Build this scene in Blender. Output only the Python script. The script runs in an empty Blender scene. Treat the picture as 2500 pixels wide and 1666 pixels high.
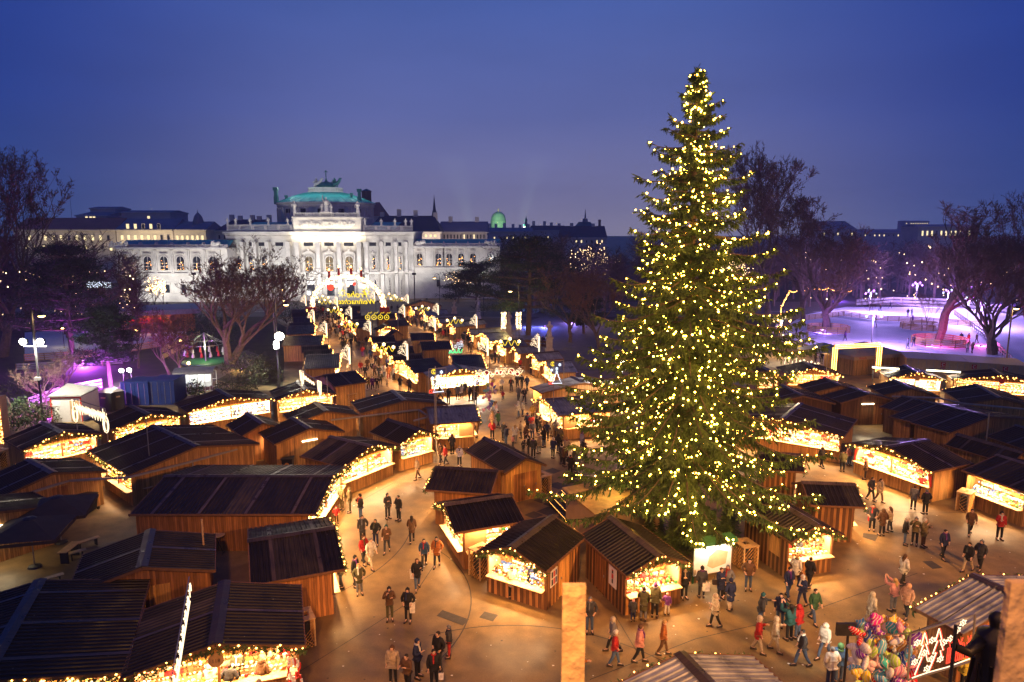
import bpy, math, random
from math import sin, cos, pi, radians as R
from mathutils import Vector as V
random.seed(7)
sc = bpy.context.scene
col = sc.collection
# ------------------------------------------------------------------ camera
CAMH, PITCH, FPX = 18.0, R(8.97), 1667.0
cam_data = bpy.data.cameras.new('camera'); cam = bpy.data.objects.new('camera', cam_data); col.objects.link(cam)
cam.location = (0, 0, CAMH); cam.rotation_euler = (pi/2-PITCH, 0, 0)
cam_data.sensor_width = 36; cam_data.lens = 24.0; cam_data.clip_end = 6000; cam_data.clip_start = 0.1
cam_data.dof.use_dof = True; cam_data.dof.focus_distance = 45; cam_data.dof.aperture_fstop = 2.8
sc.camera = cam
# ------------------------------------------------------------------ dusk sky
world = bpy.data.worlds.new('World'); sc.world = world; world.use_nodes = True
nt = world.node_tree; nt.nodes.clear()
def wn(t): return nt.nodes.new(t)
sky = wn('ShaderNodeTexSky'); sky.sky_type = 'NISHITA'; sky.sun_disc = False
sky.sun_elevation = R(-4.0); sky.sun_rotation = R(200)
tc = wn('ShaderNodeTexCoord'); sx = wn('ShaderNodeSeparateXYZ'); nt.links.new(tc.outputs['Generated'], sx.inputs[0])
ramp = wn('ShaderNodeValToRGB'); el = ramp.color_ramp.elements
el[0].position = 0.0; el[0].color = (.275, .255, .385, 1)
el[1].position = 0.62; el[1].color = (.014, .058, .290, 1)
for p, c in ((.06, (.205, .205, .390, 1)), (.16, (.115, .146, .385, 1)), (.32, (.060, .115, .395, 1)), (.45, (.030, .085, .350, 1))):
    e = el.new(p); e.color = c
nt.links.new(sx.outputs['Z'], ramp.inputs[0])
# the sky is brightest over the city ahead and falls off to both sides
absx = wn('ShaderNodeMath'); absx.operation = 'ABSOLUTE'; nt.links.new(sx.outputs['X'], absx.inputs[0])
mr = wn('ShaderNodeMapRange'); mr.inputs[1].default_value = .16; mr.inputs[2].default_value = .66; mr.inputs[3].default_value = 0.0; mr.inputs[4].default_value = .92
mr.interpolation_type = 'SMOOTHSTEP'
nt.links.new(absx.outputs[0], mr.inputs[0])
vm = wn('ShaderNodeMix'); vm.data_type = 'RGBA'; vm.blend_type = 'MULTIPLY'; nt.links.new(mr.outputs[0], vm.inputs[0]); nt.links.new(ramp.outputs[0], vm.inputs[6]); vm.inputs[7].default_value = (.05, .26, .64, 1)
bg1 = wn('ShaderNodeBackground'); bg1.inputs[1].default_value = 0.06; nt.links.new(sky.outputs[0], bg1.inputs[0])
cn_ = wn('ShaderNodeTexNoise'); cn_.inputs['Scale'].default_value = 3.5; cn_.inputs['Detail'].default_value = 5; mpc = wn('ShaderNodeMapping'); mpc.inputs['Scale'].default_value = (1, 1, 4); nt.links.new(tc.outputs['Generated'], mpc.inputs[0]); nt.links.new(mpc.outputs[0], cn_.inputs['Vector'])
cmr = wn('ShaderNodeMapRange'); cmr.inputs[1].default_value = .3; cmr.inputs[2].default_value = .7; cmr.inputs[3].default_value = .94; cmr.inputs[4].default_value = 1.06; nt.links.new(cn_.outputs[0], cmr.inputs[0])
bg2 = wn('ShaderNodeBackground'); bg2.inputs[1].default_value = 1.0; vs_ = wn('ShaderNodeVectorMath'); vs_.operation = 'SCALE'; nt.links.new(vm.outputs[2], vs_.inputs[0]); nt.links.new(cmr.outputs[0], vs_.inputs[3]); nt.links.new(vs_.outputs[0], bg2.inputs[0])
ad = wn('ShaderNodeAddShader'); nt.links.new(bg1.outputs[0], ad.inputs[0]); nt.links.new(bg2.outputs[0], ad.inputs[1])
wo = wn('ShaderNodeOutputWorld'); nt.links.new(ad.outputs[0], wo.inputs[0])
# last glow of the sun that has set: very weak and soft
sl = bpy.data.lights.new('sun', 'SUN'); sl.energy = .02; sl.angle = R(20); sl.color = (.7, .8, 1)
so = bpy.data.objects.new('sun', sl); col.objects.link(so); so.rotation_euler = (R(50), 0, R(20))
sc.view_settings.view_transform = 'Standard'; sc.view_settings.look = 'None'
sc.view_settings.gamma = 1; sc.view_settings.exposure = 0.0; sc.view_settings.use_curve_mapping = False
sc.cycles.use_denoising = True
sc.cycles.max_bounces = 5; sc.cycles.diffuse_bounces = 3; sc.cycles.glossy_bounces = 2
sc.cycles.transparent_max_bounces = 4; sc.cycles.sample_clamp_indirect = 4
sc.cycles.caustics_reflective = False; sc.cycles.caustics_refractive = False

def lamp(name, kind, loc, energy, color, parent=None, rot=None, size=.3, sizey=None, spot=None, blend=.5, target=None):
    l = bpy.data.lights.new(name, kind); l.energy = energy; l.color = color
    if kind == 'AREA':
        l.shape = 'RECTANGLE' if sizey else 'SQUARE'; l.size = size
        if sizey: l.size_y = sizey
    else: l.shadow_soft_size = size
    if kind == 'SPOT': l.spot_size = R(spot); l.spot_blend = blend
    o = bpy.data.objects.new(name, l); col.objects.link(o); o.location = loc
    if rot: o.rotation_euler = rot
    if target is not None: o.rotation_euler = (V(target)-V(loc)).to_track_quat('-Z', 'Y').to_euler()
    if parent: o.parent = parent
    return o
# floodlights on the two wings of the town hall behind the camera: they light the square and the stone posts of the balcony
lamp('town_hall_floodlight', 'SPOT', (34, -7, 26), 150000, (1, .43, .11), size=1.2, spot=64, blend=1, target=(9, 44, 0))
lamp('town_hall_floodlight', 'SPOT', (-4, -9, 29), 80000, (1, .43, .11), size=1.2, spot=50, blend=1, target=(1, 38, 0))

# ------------------------------------------------------------------ picture <-> world
def ray(x, y):
    dx, dy = (x-1250)/FPX, (833-y)/FPX
    return V((dx, cos(PITCH)+dy*sin(PITCH), -sin(PITCH)+dy*cos(PITCH)))
def P(x, y, z=0.0):
    d = ray(x, y); return V((0, 0, CAMH))+d*((z-CAMH)/d.z)
def PY(x, y, Y):
    d = ray(x, y); return V((0, 0, CAMH))+d*(Y/d.y)
def W(x, y, Y, yref=640):            # upright things far away: X from a reference row, Z from the row itself
    return V((PY(x, yref, Y).x, Y, PY(x, y, Y).z))

# ------------------------------------------------------------------ materials
def nmat(name):
    m = bpy.data.materials.new(name); m.use_nodes = True
    b = m.node_tree.nodes['Principled BSDF']; return m, m.node_tree, b
def mat(name, c, rough=.7, metal=0, var=.25, scale=4.0, bump=0, spec=.4):
    m, t, b = nmat(name)
    b.inputs['Roughness'].default_value = rough; b.inputs['Metallic'].default_value = metal
    b.inputs['Specular IOR Level'].default_value = spec
    tcn = t.nodes.new('ShaderNodeTexCoord')
    n = t.nodes.new('ShaderNodeTexNoise'); n.inputs['Scale'].default_value = scale; n.inputs['Detail'].default_value = 4
    t.links.new(tcn.outputs['Object'], n.inputs['Vector'])
    mx = t.nodes.new('ShaderNodeMapRange'); mx.inputs[1].default_value = .25; mx.inputs[2].default_value = .75
    mx.inputs[3].default_value = 1-var; mx.inputs[4].default_value = 1+var
    t.links.new(n.outputs['Fac'], mx.inputs[0])
    sc_ = t.nodes.new('ShaderNodeVectorMath'); sc_.operation = 'SCALE'; sc_.inputs[0].default_value = c
    t.links.new(mx.outputs[0], sc_.inputs[3]); t.links.new(sc_.outputs[0], b.inputs['Base Color'])
    if bump:
        bp = t.nodes.new('ShaderNodeBump'); bp.inputs['Strength'].default_value = bump; bp.inputs['Distance'].default_value = .05
        t.links.new(n.outputs['Fac'], bp.inputs['Height']); t.links.new(bp.outputs[0], b.inputs['Normal'])
    return m
def glow(name, c, s, sample='NONE'):
    m, t, b = nmat(name); t.nodes.remove(b)
    e = t.nodes.new('ShaderNodeEmission'); e.inputs[0].default_value = (*c, 1); e.inputs[1].default_value = s
    t.links.new(e.outputs[0], t.nodes['Material Output'].inputs[0])
    m.cycles.emission_sampling = sample
    return m
def wood(name, c, stripe=None, w=.12):
    m, t, b = nmat(name); b.inputs['Roughness'].default_value = .6; b.inputs['Specular IOR Level'].default_value = .3
    N = t.nodes.new; L = t.links.new
    tcn = N('ShaderNodeTexCoord'); sp = N('ShaderNodeSeparateXYZ'); L(tcn.outputs['Object'], sp.inputs[0])
    a = N('ShaderNodeMath'); L(sp.outputs['X'], a.inputs[0]); L(sp.outputs['Y'], a.inputs[1])
    d = N('ShaderNodeMath'); d.operation = 'DIVIDE'; d.inputs[1].default_value = w; L(a.outputs[0], d.inputs[0])
    fl = N('ShaderNodeMath'); fl.operation = 'FLOOR'; L(d.outputs[0], fl.inputs[0])
    wh = N('ShaderNodeTexWhiteNoise'); wh.noise_dimensions = '1D'; L(fl.outputs[0], wh.inputs['W'])
    fr = N('ShaderNodeMath'); fr.operation = 'FRACT'; L(d.outputs[0], fr.inputs[0])
    gap = N('ShaderNodeMath'); gap.operation = 'GREATER_THAN'; gap.inputs[1].default_value = .10; L(fr.outputs[0], gap.inputs[0])
    mp = N('ShaderNodeMapping'); mp.inputs['Scale'].default_value = (7, 7, .6); L(tcn.outputs['Object'], mp.inputs[0])
    nz = N('ShaderNodeTexNoise'); nz.inputs['Scale'].default_value = 2.2; nz.inputs['Detail'].default_value = 5; L(mp.outputs[0], nz.inputs[0])
    v1 = N('ShaderNodeMapRange'); v1.inputs[3].default_value = .62; v1.inputs[4].default_value = 1.25; L(wh.outputs[0], v1.inputs[0])
    v2 = N('ShaderNodeMapRange'); v2.inputs[1].default_value = .3; v2.inputs[2].default_value = .7; v2.inputs[3].default_value = .65; v2.inputs[4].default_value = 1.2; L(nz.outputs[0], v2.inputs[0])
    v3 = N('ShaderNodeMapRange'); v3.inputs[3].default_value = .35; v3.inputs[4].default_value = 1; L(gap.outputs[0], v3.inputs[0])
    m1 = N('ShaderNodeMath'); m1.operation = 'MULTIPLY'; L(v1.outputs[0], m1.inputs[0]); L(v2.outputs[0], m1.inputs[1])
    m2 = N('ShaderNodeMath'); m2.operation = 'MULTIPLY'; L(m1.outputs[0], m2.inputs[0]); L(v3.outputs[0], m2.inputs[1])
    oi = N('ShaderNodeObjectInfo'); orr = N('ShaderNodeMapRange'); orr.inputs[3].default_value = .68; orr.inputs[4].default_value = 1.3; L(oi.outputs['Random'], orr.inputs[0]); m3 = N('ShaderNodeMath'); m3.operation = 'MULTIPLY'; L(m2.outputs[0], m3.inputs[0]); L(orr.outputs[0], m3.inputs[1])
    s = N('ShaderNodeVectorMath'); s.operation = 'SCALE'; L(m3.outputs[0], s.inputs[3])
    if stripe:
        md = N('ShaderNodeMath'); md.operation = 'PINGPONG'; md.inputs[1].default_value = 1; L(fl.outputs[0], md.inputs[0])
        gx = N('ShaderNodeMix'); gx.data_type = 'RGBA'; gx.inputs[6].default_value = (*c, 1); gx.inputs[7].default_value = (*stripe, 1)
        L(md.outputs[0], gx.inputs[0]); L(gx.outputs[2], s.inputs[0])
    else: s.inputs[0].default_value = c
    L(s.outputs[0], b.inputs['Base Color'])
    return m
M = {}
M['wood'] = wood('wood', (.47, .245, .08)); M['wood_red'] = wood('wood_red', (.40, .17, .055))
M['wood_gold'] = wood('wood_gold', (.55, .29, .085)); M['wood_dark'] = wood('wood_dark', (.12, .055, .022))
M['stripe'] = wood('stripe_wood', (.42, .20, .065), (.12, .055, .022), w=.17)
M['beam'] = mat('beam', (.16, .075, .03), .6, 0, .3, 6)
M['pale_wood'] = mat('pale_wood', (.5, .32, .15), .6, 0, .25, 6)
M['ply'] = mat('plywood', (.5, .30, .10), .6, 0, .3, 3)
def roofmat(name, c, rough, spec=.14):
    m, t, b = nmat(name); N = t.nodes.new; L = t.links.new
    b.inputs['Metallic'].default_value = .0; b.inputs['Specular IOR Level'].default_value = spec
    tcn = N('ShaderNodeTexCoord'); nz = N('ShaderNodeTexNoise'); nz.inputs['Scale'].default_value = 1.3; nz.inputs['Detail'].default_value = 6
    L(tcn.outputs['Object'], nz.inputs[0])
    r = N('ShaderNodeMapRange'); r.inputs[1].default_value = .3; r.inputs[2].default_value = .7; r.inputs[3].default_value = rough-.1; r.inputs[4].default_value = rough+.16; L(nz.outputs[0], r.inputs[0]); L(r.outputs[0], b.inputs['Roughness'])
    v = N('ShaderNodeMapRange'); v.inputs[1].default_value = .3; v.inputs[2].default_value = .7; v.inputs[3].default_value = .6; v.inputs[4].default_value = 1.5; L(nz.outputs[0], v.inputs[0])
    oi = N('ShaderNodeObjectInfo'); orr = N('ShaderNodeMapRange'); orr.inputs[3].default_value = .6; orr.inputs[4].default_value = 1.7; L(oi.outputs['Random'], orr.inputs[0])
    # bird droppings and scuffs
    vo = N('ShaderNodeTexVoronoi'); vo.inputs['Scale'].default_value = 2.2; L(tcn.outputs['Object'], vo.inputs['Vector']); lt = N('ShaderNodeMath'); lt.operation = 'LESS_THAN'; lt.inputs[1].default_value = .045; L(vo.outputs['Distance'], lt.inputs[0])
    mp = N('ShaderNodeMapping'); mp.inputs['Scale'].default_value = (9, .5, .5); L(tcn.outputs['Object'], mp.inputs[0]); n2 = N('ShaderNodeTexNoise'); n2.inputs['Scale'].default_value = 1.5; n2.inputs['Detail'].default_value = 4; L(mp.outputs[0], n2.inputs[0])
    v2 = N('ShaderNodeMapRange'); v2.inputs[1].default_value = .35; v2.inputs[2].default_value = .7; v2.inputs[3].default_value = .7; v2.inputs[4].default_value = 1.5; L(n2.outputs[0], v2.inputs[0])
    k1 = N('ShaderNodeMath'); k1.operation = 'MULTIPLY'; L(v.outputs[0], k1.inputs[0]); L(orr.outputs[0], k1.inputs[1]); k2 = N('ShaderNodeMath'); k2.operation = 'MULTIPLY'; L(k1.outputs[0], k2.inputs[0]); L(v2.outputs[0], k2.inputs[1])
    s = N('ShaderNodeVectorMath'); s.operation = 'SCALE'; s.inputs[0].default_value = c; L(k2.outputs[0], s.inputs[3])
    mx = N('ShaderNodeMix'); mx.data_type = 'RGBA'; mx.inputs[7].default_value = (.16, .15, .14, 1); L(lt.outputs[0], mx.inputs[0]); L(s.outputs[0], mx.inputs[6]); L(mx.outputs[2], b.inputs['Base Color'])
    return m
M['roof'] = roofmat('dark_sheet_metal', (.0115, .0085, .0075), .38)
M['roof_patch'] = roofmat('patched_sheet_metal', (.028, .022, .019), .46)
M['roof_grey'] = roofmat('grey_sheet_metal', (.12, .125, .13), .34, .4)
M['flash'] = roofmat('flashing_metal', (.050, .035, .026), .32, .25)
M['white'] = mat('white_paint', (.72, .70, .66), .5, 0, .08, 3)
M['cream'] = mat('cream_board', (.50, .34, .18), .6, 0, .1, 3)
M['grey'] = mat('grey_metal', (.30, .29, .27), .5, .3, .15, 3)
M['steel'] = mat('galvanised_steel', (.33, .32, .30), .4, .7, .15, 5)
M['dark'] = mat('dark_metal', (.03, .03, .032), .5, .3, .2, 4)
M['black'] = mat('black_plastic', (.016, .016, .018), .5, 0, .2, 4)
M['stone'] = mat('limestone', (.54, .51, .46), .8, 0, .20, .5, .3)
M['stone_shaded'] = mat('shaded_limestone', (.46, .44, .40), .85, 0, .22, .45, .3); M['marble'] = mat('weathered_stone', (.46, .40, .30), .8, 0, .25, 2, .4)  # facade wall is the same limestone coloured darker, as shade behind the columns
M['copper'] = mat('green_copper', (.05, .36, .33), .55, .1, .25, .6)
M['copper_dark'] = mat('dark_copper', (.02, .13, .13), .55, .1, .25, .6)
M['red'] = mat('red_paint', (.5, .03, .025), .5); M['green'] = mat('green_paint', (.03, .16, .06), .5)
M['blue'] = mat('blue_paint', (.012, .03, .16), .38, .1, .2, 1.5)
M['glass'] = mat('dark_glass', (.02, .022, .03), .12, 0, .2, 1)
M['ice'] = mat('ice', (.72, .74, .80), .7, 0, .16, .12, 0, .15)
M['needle'] = mat('spruce_needles', (.060, .104, .018), .65, 0, .6, 1.0)
M['needle_dark'] = mat('pine_needles', (.022, .045, .018), .7, 0, .5, .6)
M['garland'] = mat('fir_garland', (.05, .095, .02), .65, 0, .5, 5)
M['bark'] = mat('bark', (.12, .085, .06), .9, 0, .4, 3, .6)
M['twig'] = mat('twigs', (.15, .095, .07), .9, 0, .3, 1)
M['leaf'] = mat('withered_leaves', (.18, .09, .04), .8, 0, .5, .7)
M['bush'] = mat('bush_leaves', (.05, .055, .02), .8, 0, .5, 1.2)
M['ivy'] = mat('ivy_leaves', (.03, .06, .015), .7, 0, .5, 1.2)
M['bulb'] = glow('bulb', (1, .42, .085), 14, 'AUTO'); M['tree_bulb'] = glow('tree_bulb', (1, .52, .05), 58, 'AUTO')
M['bulb_white'] = glow('bulb_white', (1, .66, .32), 8); M['tube'] = glow('fluorescent_tube', (1, .86, .55), 9)
M['neon_white'] = glow('neon_white', (1, .74, .46), 2.3); M['neon_cool'] = glow('neon_cool', (.75, .86, 1), 2.2)
M['neon_red'] = glow('neon_red', (1, .06, .03), 2.2); M['neon_green'] = glow('neon_green', (.05, 1, .35), 1.6); M['neon_gold'] = glow('neon_gold', (1, .72, .03), 1.7)
M['flood'] = glow('floodlight_lens', (1, .93, .75), 40); M['sodium'] = glow('sodium_lens', (1, .62, .2), 12); M['purple_lens'] = glow('purple_lens', (.62, .2, 1), 9)
M['win_warm'] = glow('lit_window', (1, .80, .42), 1.5); M['win_dim'] = glow('dimly_lit_window', (1, .75, .45), .30)
GOODS = [mat('goods_'+n, c, .45, 0, .2, 9) for n, c in (('white', (.78, .72, .62)), ('red', (.6, .03, .03)), ('gold', (.75, .42, .10)), ('brown', (.30, .13, .05)), ('green', (.05, .22, .06)), ('pink', (.75, .35, .33)), ('blue', (.08, .15, .42)), ('straw', (.75, .6, .33)))]
def objcol(name, rough=.75, v=.25, sc_=9):
    m, t, b = nmat(name); b.inputs['Roughness'].default_value = rough; b.inputs['Specular IOR Level'].default_value = .25
    N = t.nodes.new; L = t.links.new
    oi = N('ShaderNodeObjectInfo'); nz = N('ShaderNodeTexNoise'); nz.inputs['Scale'].default_value = sc_; tcn = N('ShaderNodeTexCoord'); L(tcn.outputs['Object'], nz.inputs[0])
    r = N('ShaderNodeMapRange'); r.inputs[1].default_value = .3; r.inputs[2].default_value = .7; r.inputs[3].default_value = 1-v; r.inputs[4].default_value = 1+v; L(nz.outputs[0], r.inputs[0])
    s = N('ShaderNodeVectorMath'); s.operation = 'SCALE'; L(oi.outputs['Color'], s.inputs[0]); L(r.outputs[0], s.inputs[3]); L(s.outputs[0], b.inputs['Base Color'])
    return m
M['cloth'] = objcol('cloth'); M['foil'] = objcol('foil', .18, .15, 5)
_t = M['foil'].node_tree; _b = _t.nodes['Principled BSDF']; _w = _t.nodes.new('ShaderNodeTexWave'); _w.inputs['Scale'].default_value = 2.6; _w.inputs['Distortion'].default_value = 7; _c = _t.nodes.new('ShaderNodeTexCoord'); _t.links.new(_c.outputs['Object'], _w.inputs['Vector'])
_g = _t.nodes.new('ShaderNodeMath'); _g.operation = 'GREATER_THAN'; _g.inputs[1].default_value = .86; _t.links.new(_w.outputs['Fac'], _g.inputs[0]); _m = _t.nodes.new('ShaderNodeMix'); _m.data_type = 'RGBA'; _t.links.new(_g.outputs[0], _m.inputs[0]); _t.links.new(_b.inputs['Base Color'].links[0].from_socket, _m.inputs[6]); _m.inputs[7].default_value = (.6, .58, .5, 1); _t.links.new(_m.outputs[2], _b.inputs['Base Color'])
M['skin'] = mat('skin', (.55, .33, .23), .55, 0, .08, 8); M['hair'] = objcol('hair', .6); M['trouser'] = mat('dark_trousers', (.025, .027, .035), .8, 0, .3, 8); M['shoe'] = mat('dark_shoes', (.03, .02, .016), .5)
M['eye'] = mat('eye', (.02, .015, .012), .3)

# ------------------------------------------------------------------ mesh builder
class MB:
    def __init__(s): s.v = []; s.f = []; s.m = []
    def add(s, vs, fs, m=0):
        n = len(s.v); s.v += [tuple(x) for x in vs]; s.f += [tuple(i+n for i in f) for f in fs]; s.m += [m]*len(fs)
    def hexa(s, p, m=0):
        s.add(p, [(0, 3, 2, 1), (4, 5, 6, 7), (0, 1, 5, 4), (1, 2, 6, 5), (2, 3, 7, 6), (3, 0, 4, 7)], m)
    def box(s, x0, x1, y0, y1, z0, z1, m=0):
        s.hexa([(x0, y0, z0), (x1, y0, z0), (x1, y1, z0), (x0, y1, z0), (x0, y0, z1), (x1, y0, z1), (x1, y1, z1), (x0, y1, z1)], m)
    def rbox(s, c, w, d, h, rot=0, m=0):
        ca, sa = cos(rot), sin(rot); q = []
        for z in (-h/2, h/2):
            for x, y in ((-w/2, -d/2), (w/2, -d/2), (w/2, d/2), (-w/2, d/2)): q.append((c[0]+x*ca-y*sa, c[1]+x*sa+y*ca, c[2]+z))
        s.hexa(q, m)
    def beam(s, a, b, w, h=None, m=0):
        a, b = V(a), V(b); h = h or w; d = (b-a).normalized(); up = V((0, 0, 1)) if abs(d.z) < .95 else V((0, 1, 0))
        r = d.cross(up).normalized()*(w/2); u = r.cross(d).normalized()*(h/2)
        s.hexa([a-r-u, a+r-u, a+r+u, a-r+u, b-r-u, b+r-u, b+r+u, b-r+u], m)
    def tube(s, pts, r, n=6, m=0, cap=True):
        pts = [V(p) for p in pts]; rs = r if isinstance(r, (list, tuple)) else [r]*len(pts); k0 = len(s.v); ref = None
        for i, p in enumerate(pts):
            d = (pts[min(i+1, len(pts)-1)]-pts[max(i-1, 0)])
            d = d.normalized() if d.length > 1e-9 else V((0, 0, 1))
            if ref is None: ref = V((0, 0, 1)) if abs(d.z) < .9 else V((1, 0, 0))
            a = d.cross(ref); a = a.normalized() if a.length > 1e-6 else d.orthogonal().normalized(); b = d.cross(a); ref = -b if False else ref
            for j in range(n):
                t = 2*pi*j/n; s.v.append(tuple(p+(a*cos(t)+b*sin(t))*rs[i]))
        for i in range(len(pts)-1):
            for j in range(n):
                a0 = k0+i*n+j; a1 = k0+i*n+(j+1) % n; s.f.append((a0, a1, a1+n, a0+n)); s.m.append(m)
        if cap and n > 2:
            s.f.append(tuple(k0+j for j in range(n))); s.f.append(tuple(k0+(len(pts)-1)*n+j for j in reversed(range(n)))); s.m += [m, m]
    def lathe(s, prof, n=16, c=(0, 0, 0), m=0, sx=1, sy=1):
        k0 = len(s.v)
        for r, z in prof:
            for j in range(n): s.v.append((c[0]+r*cos(2*pi*j/n)*sx, c[1]+r*sin(2*pi*j/n)*sy, c[2]+z))
        for i in range(len(prof)-1):
            for j in range(n):
                a0 = k0+i*n+j; a1 = k0+i*n+(j+1) % n; s.f.append((a0, a1, a1+n, a0+n)); s.m.append(m)
        s.f.append(tuple(k0+(len(prof)-1)*n+j for j in range(n))); s.m.append(m)
        s.f.append(tuple(k0+j for j in reversed(range(n)))); s.m.append(m)
    def octa(s, c, r, m=0, sz=1):
        x, y, z = c; s.add([(x+r, y, z), (x-r, y, z), (x, y+r, z), (x, y-r, z), (x, y, z+r*sz), (x, y, z-r*sz)],
            [(0, 2, 4), (2, 1, 4), (1, 3, 4), (3, 0, 4), (2, 0, 5), (1, 2, 5), (3, 1, 5), (0, 3, 5)], m)
    def ball(s, c, r, m=0, n=10, sx=1, sy=1, sz=1):
        k = max(4, n//2); s.lathe([(r*sin(pi*i/k)+1e-4, -r*cos(pi*i/k)*sz) for i in range(k+1)], n, c, m, sx, sy)
    def prism(s, pts, z0, z1, m=0):
        n = len(pts); s.add([(p[0], p[1], z0) for p in pts]+[(p[0], p[1], z1) for p in pts],
            [tuple(reversed(range(n))), tuple(range(n, 2*n))]+[(i, (i+1) % n, (i+1) % n+n, i+n) for i in range(n)], m)
    def blade(s, p, d, w, m=0):
        p, d = V(p), V(d); a = d.cross(V((random.uniform(-1, 1), random.uniform(-1, 1), random.uniform(-1, 1))))
        if a.length < 1e-6: return
        a = a.normalized()*w; s.add([p-a*.6, p+a*.6, p+d*.55+a, p+d, p+d*.55-a], [(0, 1, 2, 3, 4)], m)
    def build(s, name, mats, parent=None, smooth=False, loc=None, rz=0):
        me = bpy.data.meshes.new(name); me.from_pydata(s.v, [], s.f)
        for x in (mats if isinstance(mats, (list, tuple)) else [mats]): me.materials.append(x)
        if any(s.m): me.polygons.foreach_set('material_index', s.m)
        if smooth: me.polygons.foreach_set('use_smooth', [True]*len(me.polygons))
        me.update()
        o = bpy.data.objects.new(name, me); col.objects.link(o)
        if parent: o.parent = parent
        if loc is not None: o.location = loc
        if rz: o.rotation_euler.z = rz
        return o
def tag(o, label, cat, group=None, kind=None):
    if label: o['label'] = label
    if cat: o['category'] = cat
    if group: o['group'] = group
    if kind: o['kind'] = kind
    return o
def empty(name, loc, rz=0):
    o = bpy.data.objects.new(name, None); col.objects.link(o); o.location = loc; o.rotation_euler.z = rz; o.empty_display_size = .3
    return o
def kids(o): return [c for c in bpy.data.objects if c.parent == o]
def copy_tree(o, parent=None, loc=None, rz=None, kd=None):
    c = o.copy(); col.objects.link(c)
    if parent: c.parent = parent
    if loc is not None: c.location = loc
    if rz is not None: c.rotation_euler.z = rz
    for ch in (kids(o) if kd is None else kd.get(o.name, [])): copy_tree(ch, c, kd=kd)
    return c
def nodemat_ground():
    m, t, b = nmat('asphalt'); N = t.nodes.new; L = t.links.new
    b.inputs['Specular IOR Level'].default_value = .45
    g = N('ShaderNodeNewGeometry')
    def noise(s, d=6):
        n = N('ShaderNodeTexNoise'); n.inputs['Scale'].default_value = s; n.inputs['Detail'].default_value = d; L(g.outputs['Position'], n.inputs['Vector']); return n
    n1, n2, n3 = noise(.16), noise(1.1), noise(14, 3)
    def mrange(n, a, b_, lo=.32, hi=.68):
        r = N('ShaderNodeMapRange'); r.inputs[1].default_value = lo; r.inputs[2].default_value = hi; r.inputs[3].default_value = a; r.inputs[4].default_value = b_; L(n.outputs[0], r.inputs[0]); return r
    a = mrange(n1, .6, 1.25); c = mrange(n2, .7, 1.2); d = mrange(n3, .8, 1.2, .2, .8)
    m1 = N('ShaderNodeMath'); m1.operation = 'MULTIPLY'; L(a.outputs[0], m1.inputs[0]); L(c.outputs[0], m1.inputs[1])
    m2 = N('ShaderNodeMath'); m2.operation = 'MULTIPLY'; L(m1.outputs[0], m2.inputs[0]); L(d.outputs[0], m2.inputs[1])
    rg = mrange(n1, .42, .85, .38, .62); L(rg.outputs[0], b.inputs['Roughness'])
    # trodden litter: tiny pale specks
    vo = N('ShaderNodeTexVoronoi'); vo.inputs['Scale'].default_value = 1.6; L(g.outputs['Position'], vo.inputs['Vector'])
    lt = N('ShaderNodeMath'); lt.operation = 'LESS_THAN'; lt.inputs[1].default_value = .035; L(vo.outputs['Distance'], lt.inputs[0])
    s = N('ShaderNodeVectorMath'); s.operation = 'SCALE'; s.inputs[0].default_value = (.205, .128, .048); L(m2.outputs[0], s.inputs[3])
    mx = N('ShaderNodeMix'); mx.data_type = 'RGBA'; mx.inputs[7].default_value = (.4, .38, .33, 1); L(lt.outputs[0], mx.inputs[0]); L(s.outputs[0], mx.inputs[6])
    L(mx.outputs[2], b.inputs['Base Color'])
    bp = N('ShaderNodeBump'); bp.inputs['Strength'].default_value = .35; bp.inputs['Distance'].default_value = .01; L(n3.outputs[0], bp.inputs['Height']); L(bp.outputs[0], b.inputs['Normal'])
    return m
M['asphalt'] = nodemat_ground()
M['road'] = mat('road', (.085, .08, .075), .7, 0, .2, .3); M['lawn'] = mat('lawn', (.035, .032, .014), .9, 0, .5, .5)
M['paving'] = mat('paving', (.12, .10, .085), .8, 0, .2, 1)
gm = MB(); gm.add([(-4000, -60, 0), (4000, -60, 0), (4000, 4500, 0), (-4000, 4500, 0)], [(0, 1, 2, 3)]); tag(gm.build('ground', M['asphalt']), 'dark asphalt square between the stalls', 'ground', kind='structure')
def sheet(name, px, z, m, label, world=False):
    pts = [P(*p) for p in px] if not world else [V((p[0], p[1], 0)) for p in px]
    b = MB(); b.add([(p.x, p.y, z) for p in pts], [tuple(range(len(pts)))]); return tag(b.build(name, M[m]), label, name.replace('_', ' '), kind='structure')
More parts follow.
